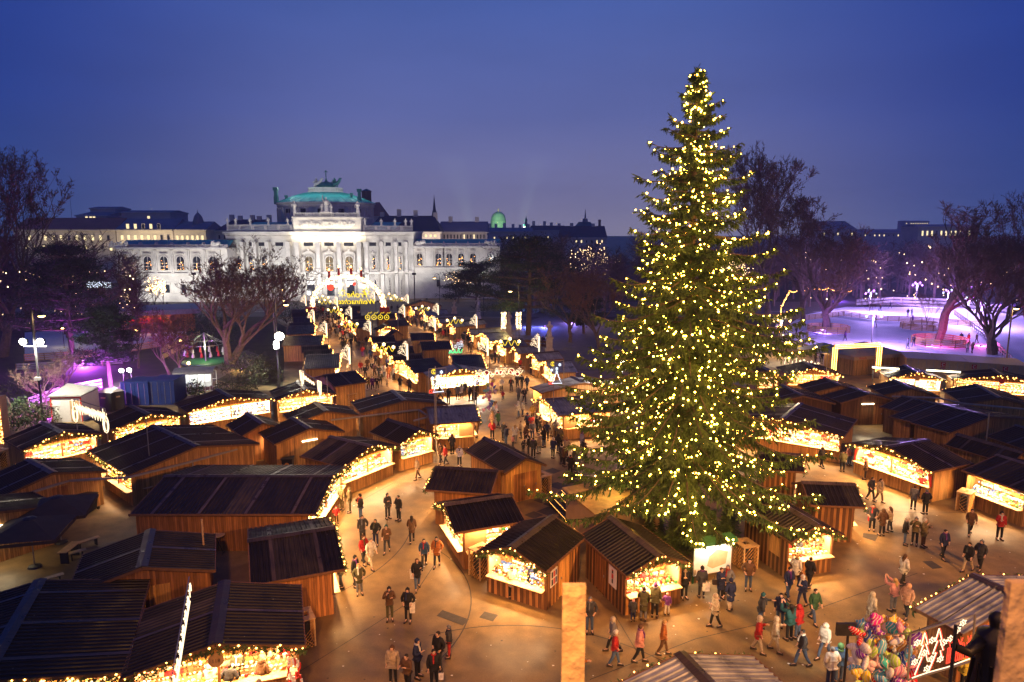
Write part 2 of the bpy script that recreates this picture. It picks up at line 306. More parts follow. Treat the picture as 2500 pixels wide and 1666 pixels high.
# ------------------------------------------------------------------ market stalls
STALL_GROUP = 'wooden market stalls'
def roof_part(L, hw, zr, ze, root, m, nfl):
    rb = MB(); pitch = .25; n = max(6, int(round(L/pitch))); p = L/n
    for sgn in (-1, 1):
        prof = []
        for i in range(n):
            x = -L/2+i*p
            prof += [(x, 0), (x+p*.55, 0), (x+p*.66, .045), (x+p*.89, .045)]
        prof.append((L/2, 0)); k = len(prof)
        vs = [(x, 0, zr+h) for x, h in prof]+[(x, sgn*hw, ze+h) for x, h in prof]
        npan = max(1, int(L/1.05)); odd = [random.random() < .16 for _ in range(npan+1)]
        for i in range(k-1):
            rb.add([], [], 0); rb.f.append(tuple(q_+len(rb.v) for q_ in ((i, i+1, k+i+1, k+i) if sgn < 0 else (i+1, i, k+i, k+i+1)))); rb.m.append(3 if odd[min(npan, int((prof[i][0]+L/2)/1.05))] else 0)
        rb.v += vs
        # underside and edges
        rb.add([(-L/2, 0, zr-.05), (L/2, 0, zr-.05), (L/2, sgn*hw, ze-.05), (-L/2, sgn*hw, ze-.05)], [(0, 1, 2, 3)], 2)
        rb.beam((-L/2, sgn*hw, ze-.02), (L/2, sgn*hw, ze-.02), .05, .12, 2)
        for e in (-1, 1): rb.beam((e*(L/2-.03), sgn*.02, zr-.06), (e*(L/2-.03), sgn*hw, ze-.06), .05, .14, 2)
        fs = [(-L/2+L*(j+.5)/nfl) for j in range(nfl)] if nfl else []
        for x in fs:
            dz = .055; rb.add([(x-.09, sgn*.1, zr-.1*(zr-ze)/hw+dz), (x+.09, sgn*.1, zr-.1*(zr-ze)/hw+dz), (x+.09, sgn*(hw+.01), ze+dz), (x-.09, sgn*(hw+.01), ze+dz)], [(0, 1, 2, 3)], 1)
    r = rb.build('roof', [m, M['flash'], M['beam'], M['roof_patch'] if m is not M['roof_grey'] else m], root)
    cb = MB(); s = (zr-ze)/hw
    for sgn in (-1, 1):
        cb.add([(-L/2-.02, 0, zr+.085), (L/2+.02, 0, zr+.085), (L/2+.02, sgn*.26, zr+.07-.26*s), (-L/2-.02, sgn*.26, zr+.07-.26*s)], [(0, 1, 2, 3)], 0)
    cb.build('ridge_cap', M['flash'], r)
    return r
def garland_part(path, root, rad, dens, drop=.16, smooth=False):
    g = MB(); b = MB()
    for a, c in zip(path[:-1], path[1:]):
        a, c = V(a), V(c); Ln = (c-a).length; k = max(2, int(Ln*dens))
        for i in range(k):
            q = a+(c-a)*((i+random.random())/k)+V((random.uniform(-.08, .08), random.uniform(-.08, .08), random.uniform(-.2, .06)-drop*.3))
            g.blade(q, V((random.uniform(-1, 1), random.uniform(-1, 1), random.uniform(-1.3, .5))).normalized()*random.uniform(.12, .26), .025)
        k = max(2, int(Ln/.24))
        for i in range(k):
            q = a+(c-a)*((i+random.random())/k)+V((random.uniform(-.09, .09), random.uniform(-.09, .09), random.uniform(-.22, .06)))
            b.octa(q, rad*random.uniform(.75, 1.25))
    go = g.build('garland', M['garland'], root); b.build('light_string', M['bulb'], go)
    return go
def goods_stuff(frames, root, label, rich=1.0):
    g = MB()
    for (o, u, w, width) in frames:       # o: middle of the opening, u: along it, w: inwards
        o, u, w = V(o), V(u), V(w)
        nrow = 4; per = max(4, int(width/.17*rich))
        fav = [random.randrange(8) for _ in range(3)]+[0, 7, 2]
        for r in range(nrow):
            for i in range(per):
                q = o+u*(-width/2+width*(i+.5+random.uniform(-.3, .3))/per)+w*(.10+r*.16); z = 1.04+r*.07; sz = random.uniform(.06, .15)
                mm = fav[(i//3+r) % len(fav)] if random.random() < .75 else random.choice(fav)
                if random.random() < .6: g.rbox((q.x, q.y, z+sz/2), sz, sz, sz*random.uniform(.5, 1.4), random.random()*3, mm)
                else: g.octa((q.x, q.y, z+sz/2), sz*.6, mm)
        for r in range(4):                 # shelves on the back panel
            for i in range(per):
                q = o+u*(-width/2+width*(i+.5+random.uniform(-.3, .3))/per)+w*(1.12); z = 1.05+r*.27; sz = random.uniform(.09, .21)
                g.rbox((q.x, q.y, z+sz/2+.03), sz, .1, sz*random.uniform(.7, 1.4), math.atan2(u.y, u.x), fav[(i//4+2*r) % len(fav)])
        for r in range(5): q = o+w*1.12; g.rbox((q.x, q.y, 1.045+r*.27), width, .16, .025, math.atan2(u.y, u.x), 3)
        for i in range(int(per*.7)):       # things hung from the lintel
            q = o+u*(random.uniform(-.5, .5)*width)+w*random.uniform(.0, .35); z = random.uniform(1.75, 2.1)
            g.octa((q.x, q.y, z), random.uniform(.03, .07), random.choice(fav), 1.6)
    ob = g.build('merchandise', GOODS); ob.parent = None
    ob.matrix_world = root_matrix(root)
    return tag(ob, label, 'merchandise', kind='stuff')
def root_matrix(root):
    from mathutils import Matrix
    return Matrix.Translation(root.location) @ Matrix.Rotation(root.rotation_euler.z, 4, 'Z')
STALLS = []
LAMPC = (1, .62, .32)
def stall(label, Fp, Np, Ep, op='N', wall='wood', tube='', door='', roof='roof', nfl=None, power=1.0, zr=3.05, ze=2.3, gdrop=.16, ov=.25, hwx=None, garl=None, white=False, sign=None, group=STALL_GROUP, short=None):
    f, n, e = P(*Fp, zr), P(*Np, zr), P(*Ep, ze); d = (n-f); d.z = 0; L = d.length; d.normalize()
    c = (f+n)/2; pv = V((-d.y, d.x, 0)); hw = hwx or abs((e-c).dot(pv)); hw = min(max(hw, 1.2), 5.2)
    ang = math.atan2(d.y, d.x); root = empty('market_stall', (c.x, c.y, 0), ang); tag(root, label, 'market stall', group)
    far = c.y > 75
    roof_part(L, hw, zr, ze, root, M[roof], nfl if nfl is not None else (0 if far else max(1, int(L/2.2))))
    ovN = .55 if 'N' in op else ov; ovF = .55 if 'F' in op else ov
    x0, x1, y1 = -L/2+ovF, L/2-ovN, hw-ov; wm = M[wall]; s = (zr-ze)/hw; zt = ze-.06+ov*s
    wb = MB(); t = .05; frames = []; cb = MB(); gp = MB(); lamps = []
    def end(x, sg, isopen):
        g = zr-.08
        lo, hi = (x, x+t) if sg < 0 else (x-t, x)
        if not isopen:
            pts = [(-y1, 0), (y1, 0), (y1, zt), (0, g), (-y1, zt)]
        else:
            pts = [(-y1, 2.12), (y1, 2.12), (y1, zt), (0, g), (-y1, zt)]
        k = len(pts); wb.add([(lo, a, b) for a, b in pts]+[(hi, a, b) for a, b in pts], [tuple(range(k)) if sg < 0 else tuple(range(k)), tuple(reversed(range(k, 2*k)))]+[(i, i+k, (i+1) % k+k, (i+1) % k) for i in range(k)], 0)
        if isopen:
            wb.box(lo, hi, -y1, y1, 0, .98, 0)
            for yy in (-y1+.05, y1-.05): wb.box(x-.05, x+.05, yy-.05, yy+.05, .98, 2.12, 1)
            if y1 > 2.2: wb.box(x-.05, x+.05, -.05, .05, .98, 2.12, 1)
            cb.box(min(x-sg*.18, x+sg*.34), max(x-sg*.18, x+sg*.34), -y1+.1, y1-.1, .98, 1.03, 0)
            bx = x-sg*1.25
            cb.box(bx-.02, bx+.02, -y1+.06, y1-.06, .02, 2.1, 1)
            for yy in (-y1+.07, y1-.07): cb.box(min(x-sg*.06, bx), max(x-sg*.06, bx), yy-.01, yy+.01, 1.03, 2.1, 1)
            frames.append(((x-sg*.02, 0, 0), (0, 1, 0), (-sg, 0, 0), 2*y1-.3))
            lamps.append(((x-sg*.22, 0, 2.06), .25, 2*y1-.4))
    end(x1, 1, 'N' in op); end(x0, -1, 'F' in op)
    def side(sg, isopen):
        y = sg*y1; lo, hi = min(y, y-sg*t), max(y, y-sg*t); a, b = x0+t+.003, x1-t-.003
        if not isopen: wb.box(a, b, lo, hi, 0, zt, 0); return
        wb.box(a, b, lo, hi, 0, .98, 0); wb.box(a, b, lo, hi, 2.08, zt, 0); k = max(1, int((b-a)/2))
        for i in range(1, k): xx = a+(b-a)*i/k; wb.box(xx-.05, xx+.05, y-.05, y+.05, .98, 2.08, 1)
        cb.box(a+.05, b-.05, min(y-sg*.18, y+sg*.34), max(y-sg*.18, y+sg*.34), .98, 1.03, 0)
        by = y-sg*1.2; cb.box(a+.1, b-.1, by-.02, by+.02, .02, 2.1, 1)
        frames.append((((a+b)/2, y-sg*.02, 0), (1, 0, 0), (0, -sg, 0), (b-a)-.3)); lamps.append((((a+b)/2, y-sg*.22, 2.04), (b-a)-.4, .25))
    side(-1, 'L' in op); side(1, 'R' in op)
    wb.build('wall', [wm, M['beam']], root)
    if cb.v: cb.build('counter', [M['pale_wood'], M['white' if white else 'cream']], root)
    for q, sx_, sy_ in lamps:
        a = max(sx_, sy_)
        lm = MB(); lm.box(q[0]-sx_/2, q[0]+sx_/2, q[1]-sy_/2, q[1]+sy_/2, q[2]+.012, q[2]+.04) if False else lm.box(q[0]-min(sx_, .05) if sx_ < sy_ else q[0]-sx_*.4, q[0]+min(sx_, .05) if sx_ < sy_ else q[0]+sx_*.4, q[1]-.05 if sy_ < sx_ else q[1]-sy_*.4, q[1]+.05 if sy_ < sx_ else q[1]+sy_*.4, q[2]+.015, q[2]+.05)
        lm.build('lamp', M['tube'], root)
        lamp('stall_light', 'AREA', q, 125*a*power, (1, .90, .72) if white else LAMPC, root, (0, 0, 0), size=max(sx_, .2), sizey=max(sy_, .2))
    for k in op:                          # the warm lamps under the open eaves
        if k in 'NF': sg = 1 if k == 'N' else -1; lamp('eave_light', 'AREA', (sg*(L/2-.15), 0, 2.3), 55*2*y1*power, (1, .50, .16), root, (0, 0, 0), size=.2, sizey=2*y1*.8)
        else: sg = 1 if k == 'R' else -1; lamp('eave_light', 'AREA', (0, sg*(hw-.1), 2.2), 45*(L-1)*power, (1, .50, .16), root, (0, 0, 0), size=(L-1)*.8, sizey=.2)
    rad = .042 if c.y < 45 else (.055 if c.y < 75 else .08)
    for k in (garl if garl is not None else op):
        if k in 'NF':
            x = L/2+.04 if k == 'N' else -L/2-.04
            path = [(x, -hw, ze-.05), (x, 0, zr-.02), (x, hw, ze-.05)]
        else:
            y = -hw-.03 if k == 'L' else hw+.03; path = [(-L/2, y, ze-.08), (L/2, y, ze-.08)]
        garland_part(path, root, rad, 90 if c.y < 60 else 26)
    def on_end(k):  return (x1, 1) if k == 'N' else (x0, -1)
    if tube:
        x, sg = on_end(tube); tb = MB(); tb.box(min(x+sg*.02, x+sg*.09), max(x+sg*.02, x+sg*.09), -.6, .6, 2.02, 2.1); tb.build('tube_lamp', M['tube'], root)
        lamp('tube_light', 'AREA', (x+sg*.14, 0, 2.04), 90, (1, .78, .45), root, (0, R(-90 if sg > 0 else 90)*.75, 0), size=.15, sizey=1.2)
    for k, yo in door or ():
        x, sg = on_end(k); a, b_ = min(x+sg*.003, x+sg*.035), max(x+sg*.003, x+sg*.035)
        db = MB(); db.box(a, b_, yo-.45, yo+.45, .05, 1.98); dd = db.build('door', M['wood_red' if wall != 'wood_red' else 'wood_gold'], root)
        hb = MB(); hb.box(min(x+sg*.036, x+sg*.09), max(x+sg*.036, x+sg*.09), yo+.33, yo+.37, .98, 1.12); hb.build('handle', M['steel'], dd)
    if sign:
        k, col_, txt = sign; x, sg = on_end(k)
        sb = MB(); sb.tube([(x+sg*.62, 0, 2.42), (x+sg*.66, 0, 2.42)], .28, 20, 0); so_ = sb.build('sign', M[col_], root); so_.scale = (1, 1.5, 1); so_.scale = (1, 1, 1)
        if txt: text_obj(txt, .2, M['dark' if col_ != 'red' else 'white'], (x+sg*.67, 0, 2.34), (R(90), 0, R(90) if sg > 0 else R(-90)), so_)
    root['_hw'] = hw; STALLS.append((root, L, hw))
    if frames: goods_stuff(frames, root, 'goods on show in the '+(short or label.replace('stall ', 'stall ', 1)), 1.0 if c.y < 60 else .55)
    return root
def text_obj(txt, size, m, loc, rot, parent=None, ext=.004, name='lettering', shear=0):
    cu = bpy.data.curves.new(name, 'FONT'); cu.body = txt; cu.size = size; cu.extrude = ext; cu.align_x = 'CENTER'; cu.shear = shear
    t = bpy.data.objects.new(name, cu); col.objects.link(t)
    dg = bpy.context.evaluated_depsgraph_get(); me = bpy.data.meshes.new_from_object(t.evaluated_get(dg)); bpy.data.objects.remove(t)
    o = bpy.data.objects.new(name, me); col.objects.link(o); me.materials.clear(); me.materials.append(m); o.location = loc; o.rotation_euler = rot
    if parent: o.parent = parent
    return o
S = stall
# -- left side of the square
S('brown roofed stall at the left edge with white hot display', (103, 1031), (153, 1056), (50, 1099), short='brown roofed stall at the left edge')
S('lit stall with red goods below the two toilets', (318, 990.6), (365, 1012), (272, 1050))
S('wide lit clothes stall in front of the glass shelter', (531, 951), (566, 971), (460, 1011), power=1.1, white=True)
S('glaring stall under the hanging star lights left of the lane', (728, 930), (748, 952), (673, 978), power=1.6)
S('broadest stall at left with bulbs along its left eave', (372, 1039), (482, 1090), (321, 1167), 'FL', zr=3.2, power=.5, garl='FL', short='broadest stall at left')
S('stall at left with wheelie bin at its back wall', (68, 1120.6), (131, 1155), (251, 1146), 'F', door=[('N', .3)])
S('stall cut by the left edge with tube lamp above parasols', (-90, 1216), (-25, 1252), (143, 1232), '', tube='N')
S('longest black roof stall lying across the view at left', (401, 1163), (814.5, 1163), (784, 1257), 'N', wall='wood_red', nfl=4)
S('black roof stall with silver far slope beside the walkway', (604, 1321), (818, 1288), (845, 1390), 'N', wall='wood_red', nfl=2)
S('nearest left stall number 118 with knitwear and red stockings', (548, 1420), (525, 1574), (745, 1569), 'N', zr=3.0, power=.9, nfl=1, sign=('N', 'ply', '118'), short='stall number 118')
S('big dark roof in the bottom left corner', (98, 1416.5), (-46, 1665), (365, 1421.6), 'N', nfl=3, power=.8)
S('dark shed with silver ridge and plank back wall', (367, 1294), (346, 1386), (525.5, 1391), '', wall='wood_red', door=[('N', .6)], nfl=1)
S('small shed squeezed behind the broadest left stall', (603, 1008), (643.6, 1034), (580, 1059.5), 'F', wall='wood_red')
S('shed with white tube lamp on its plank gable, left half', (714, 1020), (757, 1046.7), (668, 1085), 'F', tube='N', wall='wood')
S('shed with far bulbs behind the tube lamp shed', (768.6, 981.6), (798, 1004.6), (702, 1023.7), 'F')
S('large plank shed with cable duct on its back gable', (957, 953), (988, 978.6), (882, 1012), 'F', nfl=2)
S('lit pastry stall with long lit counter facing right', (805.6, 1065.8), (909, 1090), (831, 1141), 'N', power=1.2, nfl=1)
S('lit stall with arching garland next to the pastry stall', (947, 1023), (1026, 1051), (967.6, 1082), 'N', nfl=1)
S('grey roofed stall with open lit front, centre of the square', (1040, 996), (1159, 988.8), (1188, 1028), 'LN', roof='roof_grey', nfl=0, garl='N')
S('golden plank shed with double doors and open rear', (1183, 1068), (1284, 1120), (1230, 1156), 'F', wall='wood_gold', door=[('N', -.35), ('N', .6)], nfl=1)
S('dark roofed stall behind the small fir, left gable lit', (1217, 1150), (1062.5, 1140), (1048.5, 1197.6), 'N', wall='wood_red', nfl=0, power=.6)
S('dark roofed stall with lit corner and garlanded left gable', (1250, 1208), (1084, 1232), (1117, 1301), 'NR', wall='wood_red', nfl=0, garl='N', power=.9)
S('striped stall with lattice box, nearest stall in the middle', (1351, 1259), (1246, 1336.6), (1328, 1402), 'N', wall='stripe', nfl=0, door=[], power=1.0)
S('stall with nutcracker poster on its dark side wall', (1491, 1261), (1613, 1356), (1523.5, 1404), 'N', wall='stripe', nfl=0, power=1.1)
S('striped stall right of the big tree with white pool of light', (1868, 1206), (2000, 1283), (1934, 1328), 'N', wall='stripe', nfl=0, power=1.0)
S('striped stall behind with open right gable, right of tree', (1956, 1177), (2087, 1182), (2114, 1240), 'N', wall='stripe', nfl=0, power=1.3)
S('small dark roof half hidden by the tree branches at right', (1850, 1104), (1955, 1110), (2001, 1156), 'N', wall='stripe', nfl=0)
# -- right side of the square
S('long lit stall behind the tree with pale counter', (1955, 985), (1911, 1023), (2053, 1078), 'N', nfl=2, power=1.2)
S('lit sweet stall with red curtains at right', (2267, 1074), (2168, 1091), (2280, 1152), 'N', nfl=1, power=1.5)
S('stall at the right edge with lattice bin and low windows', (2434, 1111), (2600, 1163), (2354, 1151), 'L', nfl=2, garl='')
S('first of three stepped sheds with closed shutters', (2203, 967), (2262, 981), (2160, 997), '', nfl=1, ov=.3)
S('second of three stepped sheds with closed shutters', (2262, 981.5), (2320, 994.5), (2188, 1022), '', nfl=1, ov=.3)
S('third and largest of three stepped sheds with lamp', (2320.5, 995), (2420, 1018), (2277, 1072), '', nfl=1, ov=.3)
S('black roof behind the pole on the far right', (2337, 1059), (2500, 1105), (2290, 1082), '', nfl=2)
S('black roof cut by the right edge behind the pole', (2481, 1038.6), (2600, 1075), (2423, 1072), '', nfl=1)
S('right hand shed with tube lamp and brown door', (2077, 945.5), (2124.5, 963), (2039, 978.6), '', tube='N', wall='wood_dark', door=[('N', 1.1)])
S('dark roof with purple sheen left of the tube lamp shed', (2013.5, 922.5), (2053, 941.6), (1974, 954.4), 'F')
S('dark roof half behind the right edge of the tree', (1908, 940), (1961, 967), (2040, 985), '', wall='wood_dark')
S('lit stall next to the arch of lights at right', (1961, 882.4), (1992, 899.5), (1918, 912), 'N')
S('lit stall half hidden behind the tree by the rink path', (1850, 887), (1880, 905), (1838, 915), 'N')
S('lit stall with round brown sign before the white containers', (2208.7, 892), (2240.6, 909.7), (2168, 922.5), 'N', white=True, sign=('N', 'ply', ''))
S('lit stall with round red sign before the white containers', (2421.7, 901), (2447, 917), (2328.6, 930), 'N', sign=('N', 'red', ''))
S('dark shed with far bulbs behind the round brown sign stall', (2183, 927.6), (2226.5, 949), (2145, 959.5), 'F')
S('big plank shed with duct in front of the red sign stall', (2382, 938), (2443, 972), (2344, 982.4), 'F', nfl=2)
# -- middle distance
S('dazzling white stall with green ridge between the lanes', (1109, 889), (1127, 902), (1055, 930), 'N', roof='roof_grey', power=2.4, white=True, nfl=1)
S('grey roof with silver ridge left of the bauble tree', (1396, 920), (1425.5, 934), (1333.7, 968), 'L', roof='roof_grey', garl='', power=.8)
S('grey roofed stall beside the waiting crowd left of the tree', (1461, 964.5), (1331, 976), (1368, 1015.6), 'NR', roof='roof_grey', nfl=0, garl='N', power=1.2)
S('plain stall with orange wall at the end of left lane', (787, 917), (868, 906), (893, 934), '', wall='wood_gold', garl='N')
ORD = ['nearest', 'second', 'third', 'fourth', 'fifth', 'sixth', 'seventh', 'eighth', 'ninth', 'tenth', 'eleventh', 'twelfth']
rows = [
 ('left row of the left lane', 'roof', [((747, 868), (831, 865), (845, 907)), ((741, 856), (811, 853), (818, 868)), ((735, 845), (802, 842), (808, 854)), ((696, 822), (790, 819.5), (801, 842)), ((703, 797), (770, 795), (777, 815)), ((706, 789.5), (767, 787.5), (772, 794)), ((715, 775), (757, 773.5), (764, 787)), ((712, 764), (752, 762.5), (757, 772)), ((712, 757), (748, 756), (752, 762))]),
 ('middle row facing the left lane', 'roof', [((1059.5, 875), (984, 881.6), (998, 913.5)), ((1029, 864), (957, 869.6), (967, 880.6)), ((1007, 846.6), (942, 851), (954.5, 866)), ((982, 833), (920.5, 837), (934, 846)), ((962, 820), (905, 823.7), (919, 835.6)), ((905, 784.6), (859, 786), (868.6, 801.6)), ((893, 780), (853, 781.5), (860, 790)), ((891.6, 772), (846, 773.5), (853, 781)), ((881, 765.6), (838, 766.8), (845, 774)), ((871, 759), (830, 760.8), (836, 767)), ((880, 748), (827, 749), (833, 760))]),
 ('middle row facing the right lane', 'roof', [((1103, 869), (1177, 867), (1203.5, 898)), ((1025, 835.6), (1098, 833), (1113, 853)), ((1002, 815), (1059, 813.5), (1072.6, 830.5)), ((944, 784.6), (990, 781), (1000, 795)), ((919, 767.6), (964.7, 766), (973, 778))]),
 ('right row of the right lane', 'roof_grey', [((1395, 881.6), (1331, 884), (1345, 912)), ((1363, 857.7), (1299.6, 862.8), (1320, 881.5)), ((1320, 843), (1255, 847.5), (1272, 864.5)), ((1276, 828), (1216, 832), (1235, 850)), ((1235, 811), (1179, 814), (1194, 834)), ((1222, 801), (1145, 804), (1157, 817.7)), ((1179, 779.5), (1099, 788), (1115, 799)), ((1133, 773.5), (1068, 778), (1080, 785)), ((1110, 768.5), (1055, 771), (1066, 777)), ((1090.5, 756.5), (1032.7, 759), (1048, 771)), ((1050, 747), (1003, 749), (1010, 756))]),
]
for nm, rm, lst in rows:
    for i, (f_, n_, e_) in enumerate(lst):
        S('%s stall from the front in the %s' % (ORD[i], nm), f_, n_, e_, 'N', roof=rm, wall='wood_gold' if i % 3 == 1 else 'wood', garl='N', power=1.0, nfl=0, group='stalls in the '+nm)
S('arched lit stall facing forward between the two lanes', (936, 790.5), (946, 795.6), (910, 801.6), 'N')
S('closed shed just in front of the arched lit stall', (956, 806), (968, 808.4), (919, 815), '')
S('wide wooden hall by the road behind the right lane', (1030, 731), (1033, 734.5), (985, 746), '', zr=4.2, ze=3, wall='wood_gold')
# -- the two nearest roofs at the bottom
S('grey roofed stall in the bottom right corner with garland', (2373, 1404), (2500, 1462), (2228, 1484), 'F', roof='roof_grey', nfl=0, wall='wood_red', power=.5)
S('roof at the bottom middle edge, half black half grey', (1660, 1595), (1800, 1740), (1828, 1594), 'F', roof='roof_grey', nfl=0, wall='wood_red', power=.5)

def find(txt): return [t for t in STALLS if txt in t[0]['label']][0]
r_, L, hw = find('number 118'); b = MB(); rs = random.Random(4)
for i in range(26):
    q = V((L/2+.12+rs.uniform(-.08, .08), hw-.45+rs.uniform(-.25, .25), rs.uniform(1.0, 2.1))); b.tube([q, q+V((rs.uniform(-.05, .05), rs.uniform(-.06, .06), -.22)), q+V((.04, rs.uniform(-.12, .12), -.30))], [.05, .045, .02], 5, i % 2)
b.build('hanging_stockings', [M['red'], M['white']], r_)
r_, L, hw = find('nutcracker'); y = -(hw-.25); x = L/2-1.65; b = MB(); b.box(x-.36, x+.36, y-.035, y-.004, .95, 1.95); pp = b.build('poster', M['white'], r_); b = MB()
for z0, z1, w, m_ in ((1.62, 1.78, .07, 0), (1.36, 1.60, .09, 1), (1.12, 1.34, .065, 0), (1.78, 1.82, .085, 1)): b.box(x-w, x+w, y-.04, y-.036, z0, z1, m_)
b.build('printed_figure', [M['dark'], M['red']], pp); b = MB(); b.box(x-1.75, x-.75, y-.03, y-.004, .1, 1.95); dd = b.build('door', M['wood_red'], r_); b = MB(); b.box(x-.86, x-.82, y-.08, y-.031, 1.0, 1.12); b.build('handle', M['steel'], dd)
r_, L, hw = find('nearest stall in the middle'); y = hw-.25; b = MB(); b.box(-.7, .35, y+.004, y+.03, .1, 1.95); dd = b.build('door', M['wood_gold'], r_); b = MB(); b.box(.22, .26, y+.031, y+.08, 1.0, 1.12); b.build('handle', M['steel'], dd); b = MB(); b.box(.62, 1.3, y+.004, y+.03, 1.0, 1.85); pn = b.build('notice_board', M['white'], r_); b = MB()
for i in range(6): b.box(.68+.1*(i % 3)*2, .82+.1*(i % 3)*2, y+.031, y+.036, 1.08+.38*(i//3), 1.38+.38*(i//3), i % 3)
b.build('posters', [M['blue'], M['red'], M['dark']], pn)
r_, L, hw = find('right of the big tree'); y = -(hw-.25); b = MB(); b.box(.25, 1.2, y-.03, y-.004, .95, 1.95); b.build('shutter', M['wood_gold'], r_)
r_, L, hw = find('red curtains'); b = MB()
for s_ in (-1, 1): b.tube([(L/2-.5, s_*(hw-.5), 2.05), (L/2-.48, s_*(hw-.42), 1.5), (L/2-.5, s_*(hw-.36), 1.05)], [.16, .09, .07], 8)
b.build('curtains', M['red'], r_)
r_, L, hw = find('dazzling white'); b = MB(); b.beam((-L/2, 0, 3.16), (L/2, 0, 3.16), .12); b.build('ridge_trim', M['green'], r_)
# ------------------------------------------------------------------ theatre (white floodlit palace across the road)
def thr_Y(x):
    if x < 715: return 184+(715-x)/158*4.5
    if x > 895: return 184+(x-895)/115*6
    return 184.0
TH = empty('theatre', (W(800, 735, 184).x, 184, 0)); tag(TH, 'grand white floodlit theatre with green dome roof, columns and balustrades', 'theatre')
TO = TH.location.copy()
def tp(x, y, d=0, Y=None):
    p = W(x, y, (thr_Y(x) if Y is None else Y)); return V((p.x, p.y-d, p.z))-TO
def tb(b, x0, x1, y0, y1, d0, d1, m=0, Y=None):
    """box on the facade between picture columns x0-x1 and rows y0(top)-y1(bottom), standing out from d0 to d1 metres"""
    A = [tp(x0, y1, d1, Y), tp(x1, y1, d1, Y), tp(x1, y1, d0, Y), tp(x0, y1, d0, Y)]; B = [tp(x0, y0, d1, Y), tp(x1, y0, d1, Y), tp(x1, y0, d0, Y), tp(x0, y0, d0, Y)]
    for q in B: q.z = B[0].z
    for q in A: q.z = max(A[0].z, -.02)
    b.hexa(A+B, m)
def zrow(y, Y=184): return W(800, y, Y).z
def strip(b, xs, y0, y1, d, m=0, depth=None):
    z0, z1 = max(0, zrow(y1)), zrow(y0); f = [(tp(x, 640, d)) for x in xs]; bk = [V((p.x, (f[0].y+20) if depth is None else p.y+depth, 0)) for p in f]
    b.prism([(p.x, p.y) for p in f]+[(p.x, p.y) for p in reversed(bk)], z0, z1, m)
XS = [557, 715, 895, 1010]
b = MB(); strip(b, XS, 566, 742, 0)
for i in range(14):                     # rusticated courses of the ground floor
    y = 671+i*3.8; strip(b, XS, y, y+2.8, .14, depth=.16)
b.build('wall', M['stone_shaded'], TH)
b = MB(); strip(b, [553, 714, 896, 1016], 566, 570, 1.5); strip(b, [555, 714.5, 895.5, 1013], 570.2, 574, 1.0); strip(b, [556, 715, 895, 1011], 574.2, 583, .45)
for i in range(150):
    x = 560+i*3; tb(b, x, x+1.4, 574.4, 576.4, .45, .95)
b.build('cornice', M['stone'], TH)
b = MB(); strip(b, XS, 664, 669, .6, depth=.6); strip(b, XS, 724, 742, .5, depth=.5); b.build('string_course', M['stone'], TH)
def balustrade(b, x0, x1, yt, yb, d, step=2.6, Y=None):
    n = int((x1-x0)/step)
    tb(b, x0, x1, yt, yt+2, d-.25, d+.25, 0, Y); tb(b, x0, x1, yb-3, yb, d-.35, d+.35, 0, Y)
    for i in range(n):
        x = x0+(i+.5)*(x1-x0)/n
        if i % 12 in (0, 11): tb(b, x-1.6, x+1.6, yt+2, yb-3, d-.25, d+.25, 0, Y)
        else: tb(b, x-.6, x+.6, yt+2, yb-3, d-.1, d+.1, 0, Y)
b = MB(); balustrade(b, 558, 722, 549, 564, -.4); balustrade(b, 888, 1009, 551, 564, -.4); balustrade(b, 725, 884, 520, 533, .7)
b.build('balustrade', M['stone'], TH)
b = MB(); z0, z1 = zrow(565.5), zrow(533); L_, R_ = tp(723.5, 640, 1), tp(886, 640, 1)
b.box(L_.x, R_.x, L_.y, L_.y+16, z0, z1); b.box(L_.x-.3, R_.x+.3, L_.y-.35, L_.y+16.1, z1, z1+.35)
at = b.build('attic', M['stone'], TH)
b = MB(); tb(b, 737, 872, 541, 554, 1.01, 1.1)
for i in range(60):
    x = random.uniform(739, 870); y = random.uniform(543, 552); q = tp(x, y, 1.12); b.ball(q, random.uniform(.25, .55), 0, 6, 1, .4, 1.1)
b.build('relief', M['stone'], at)
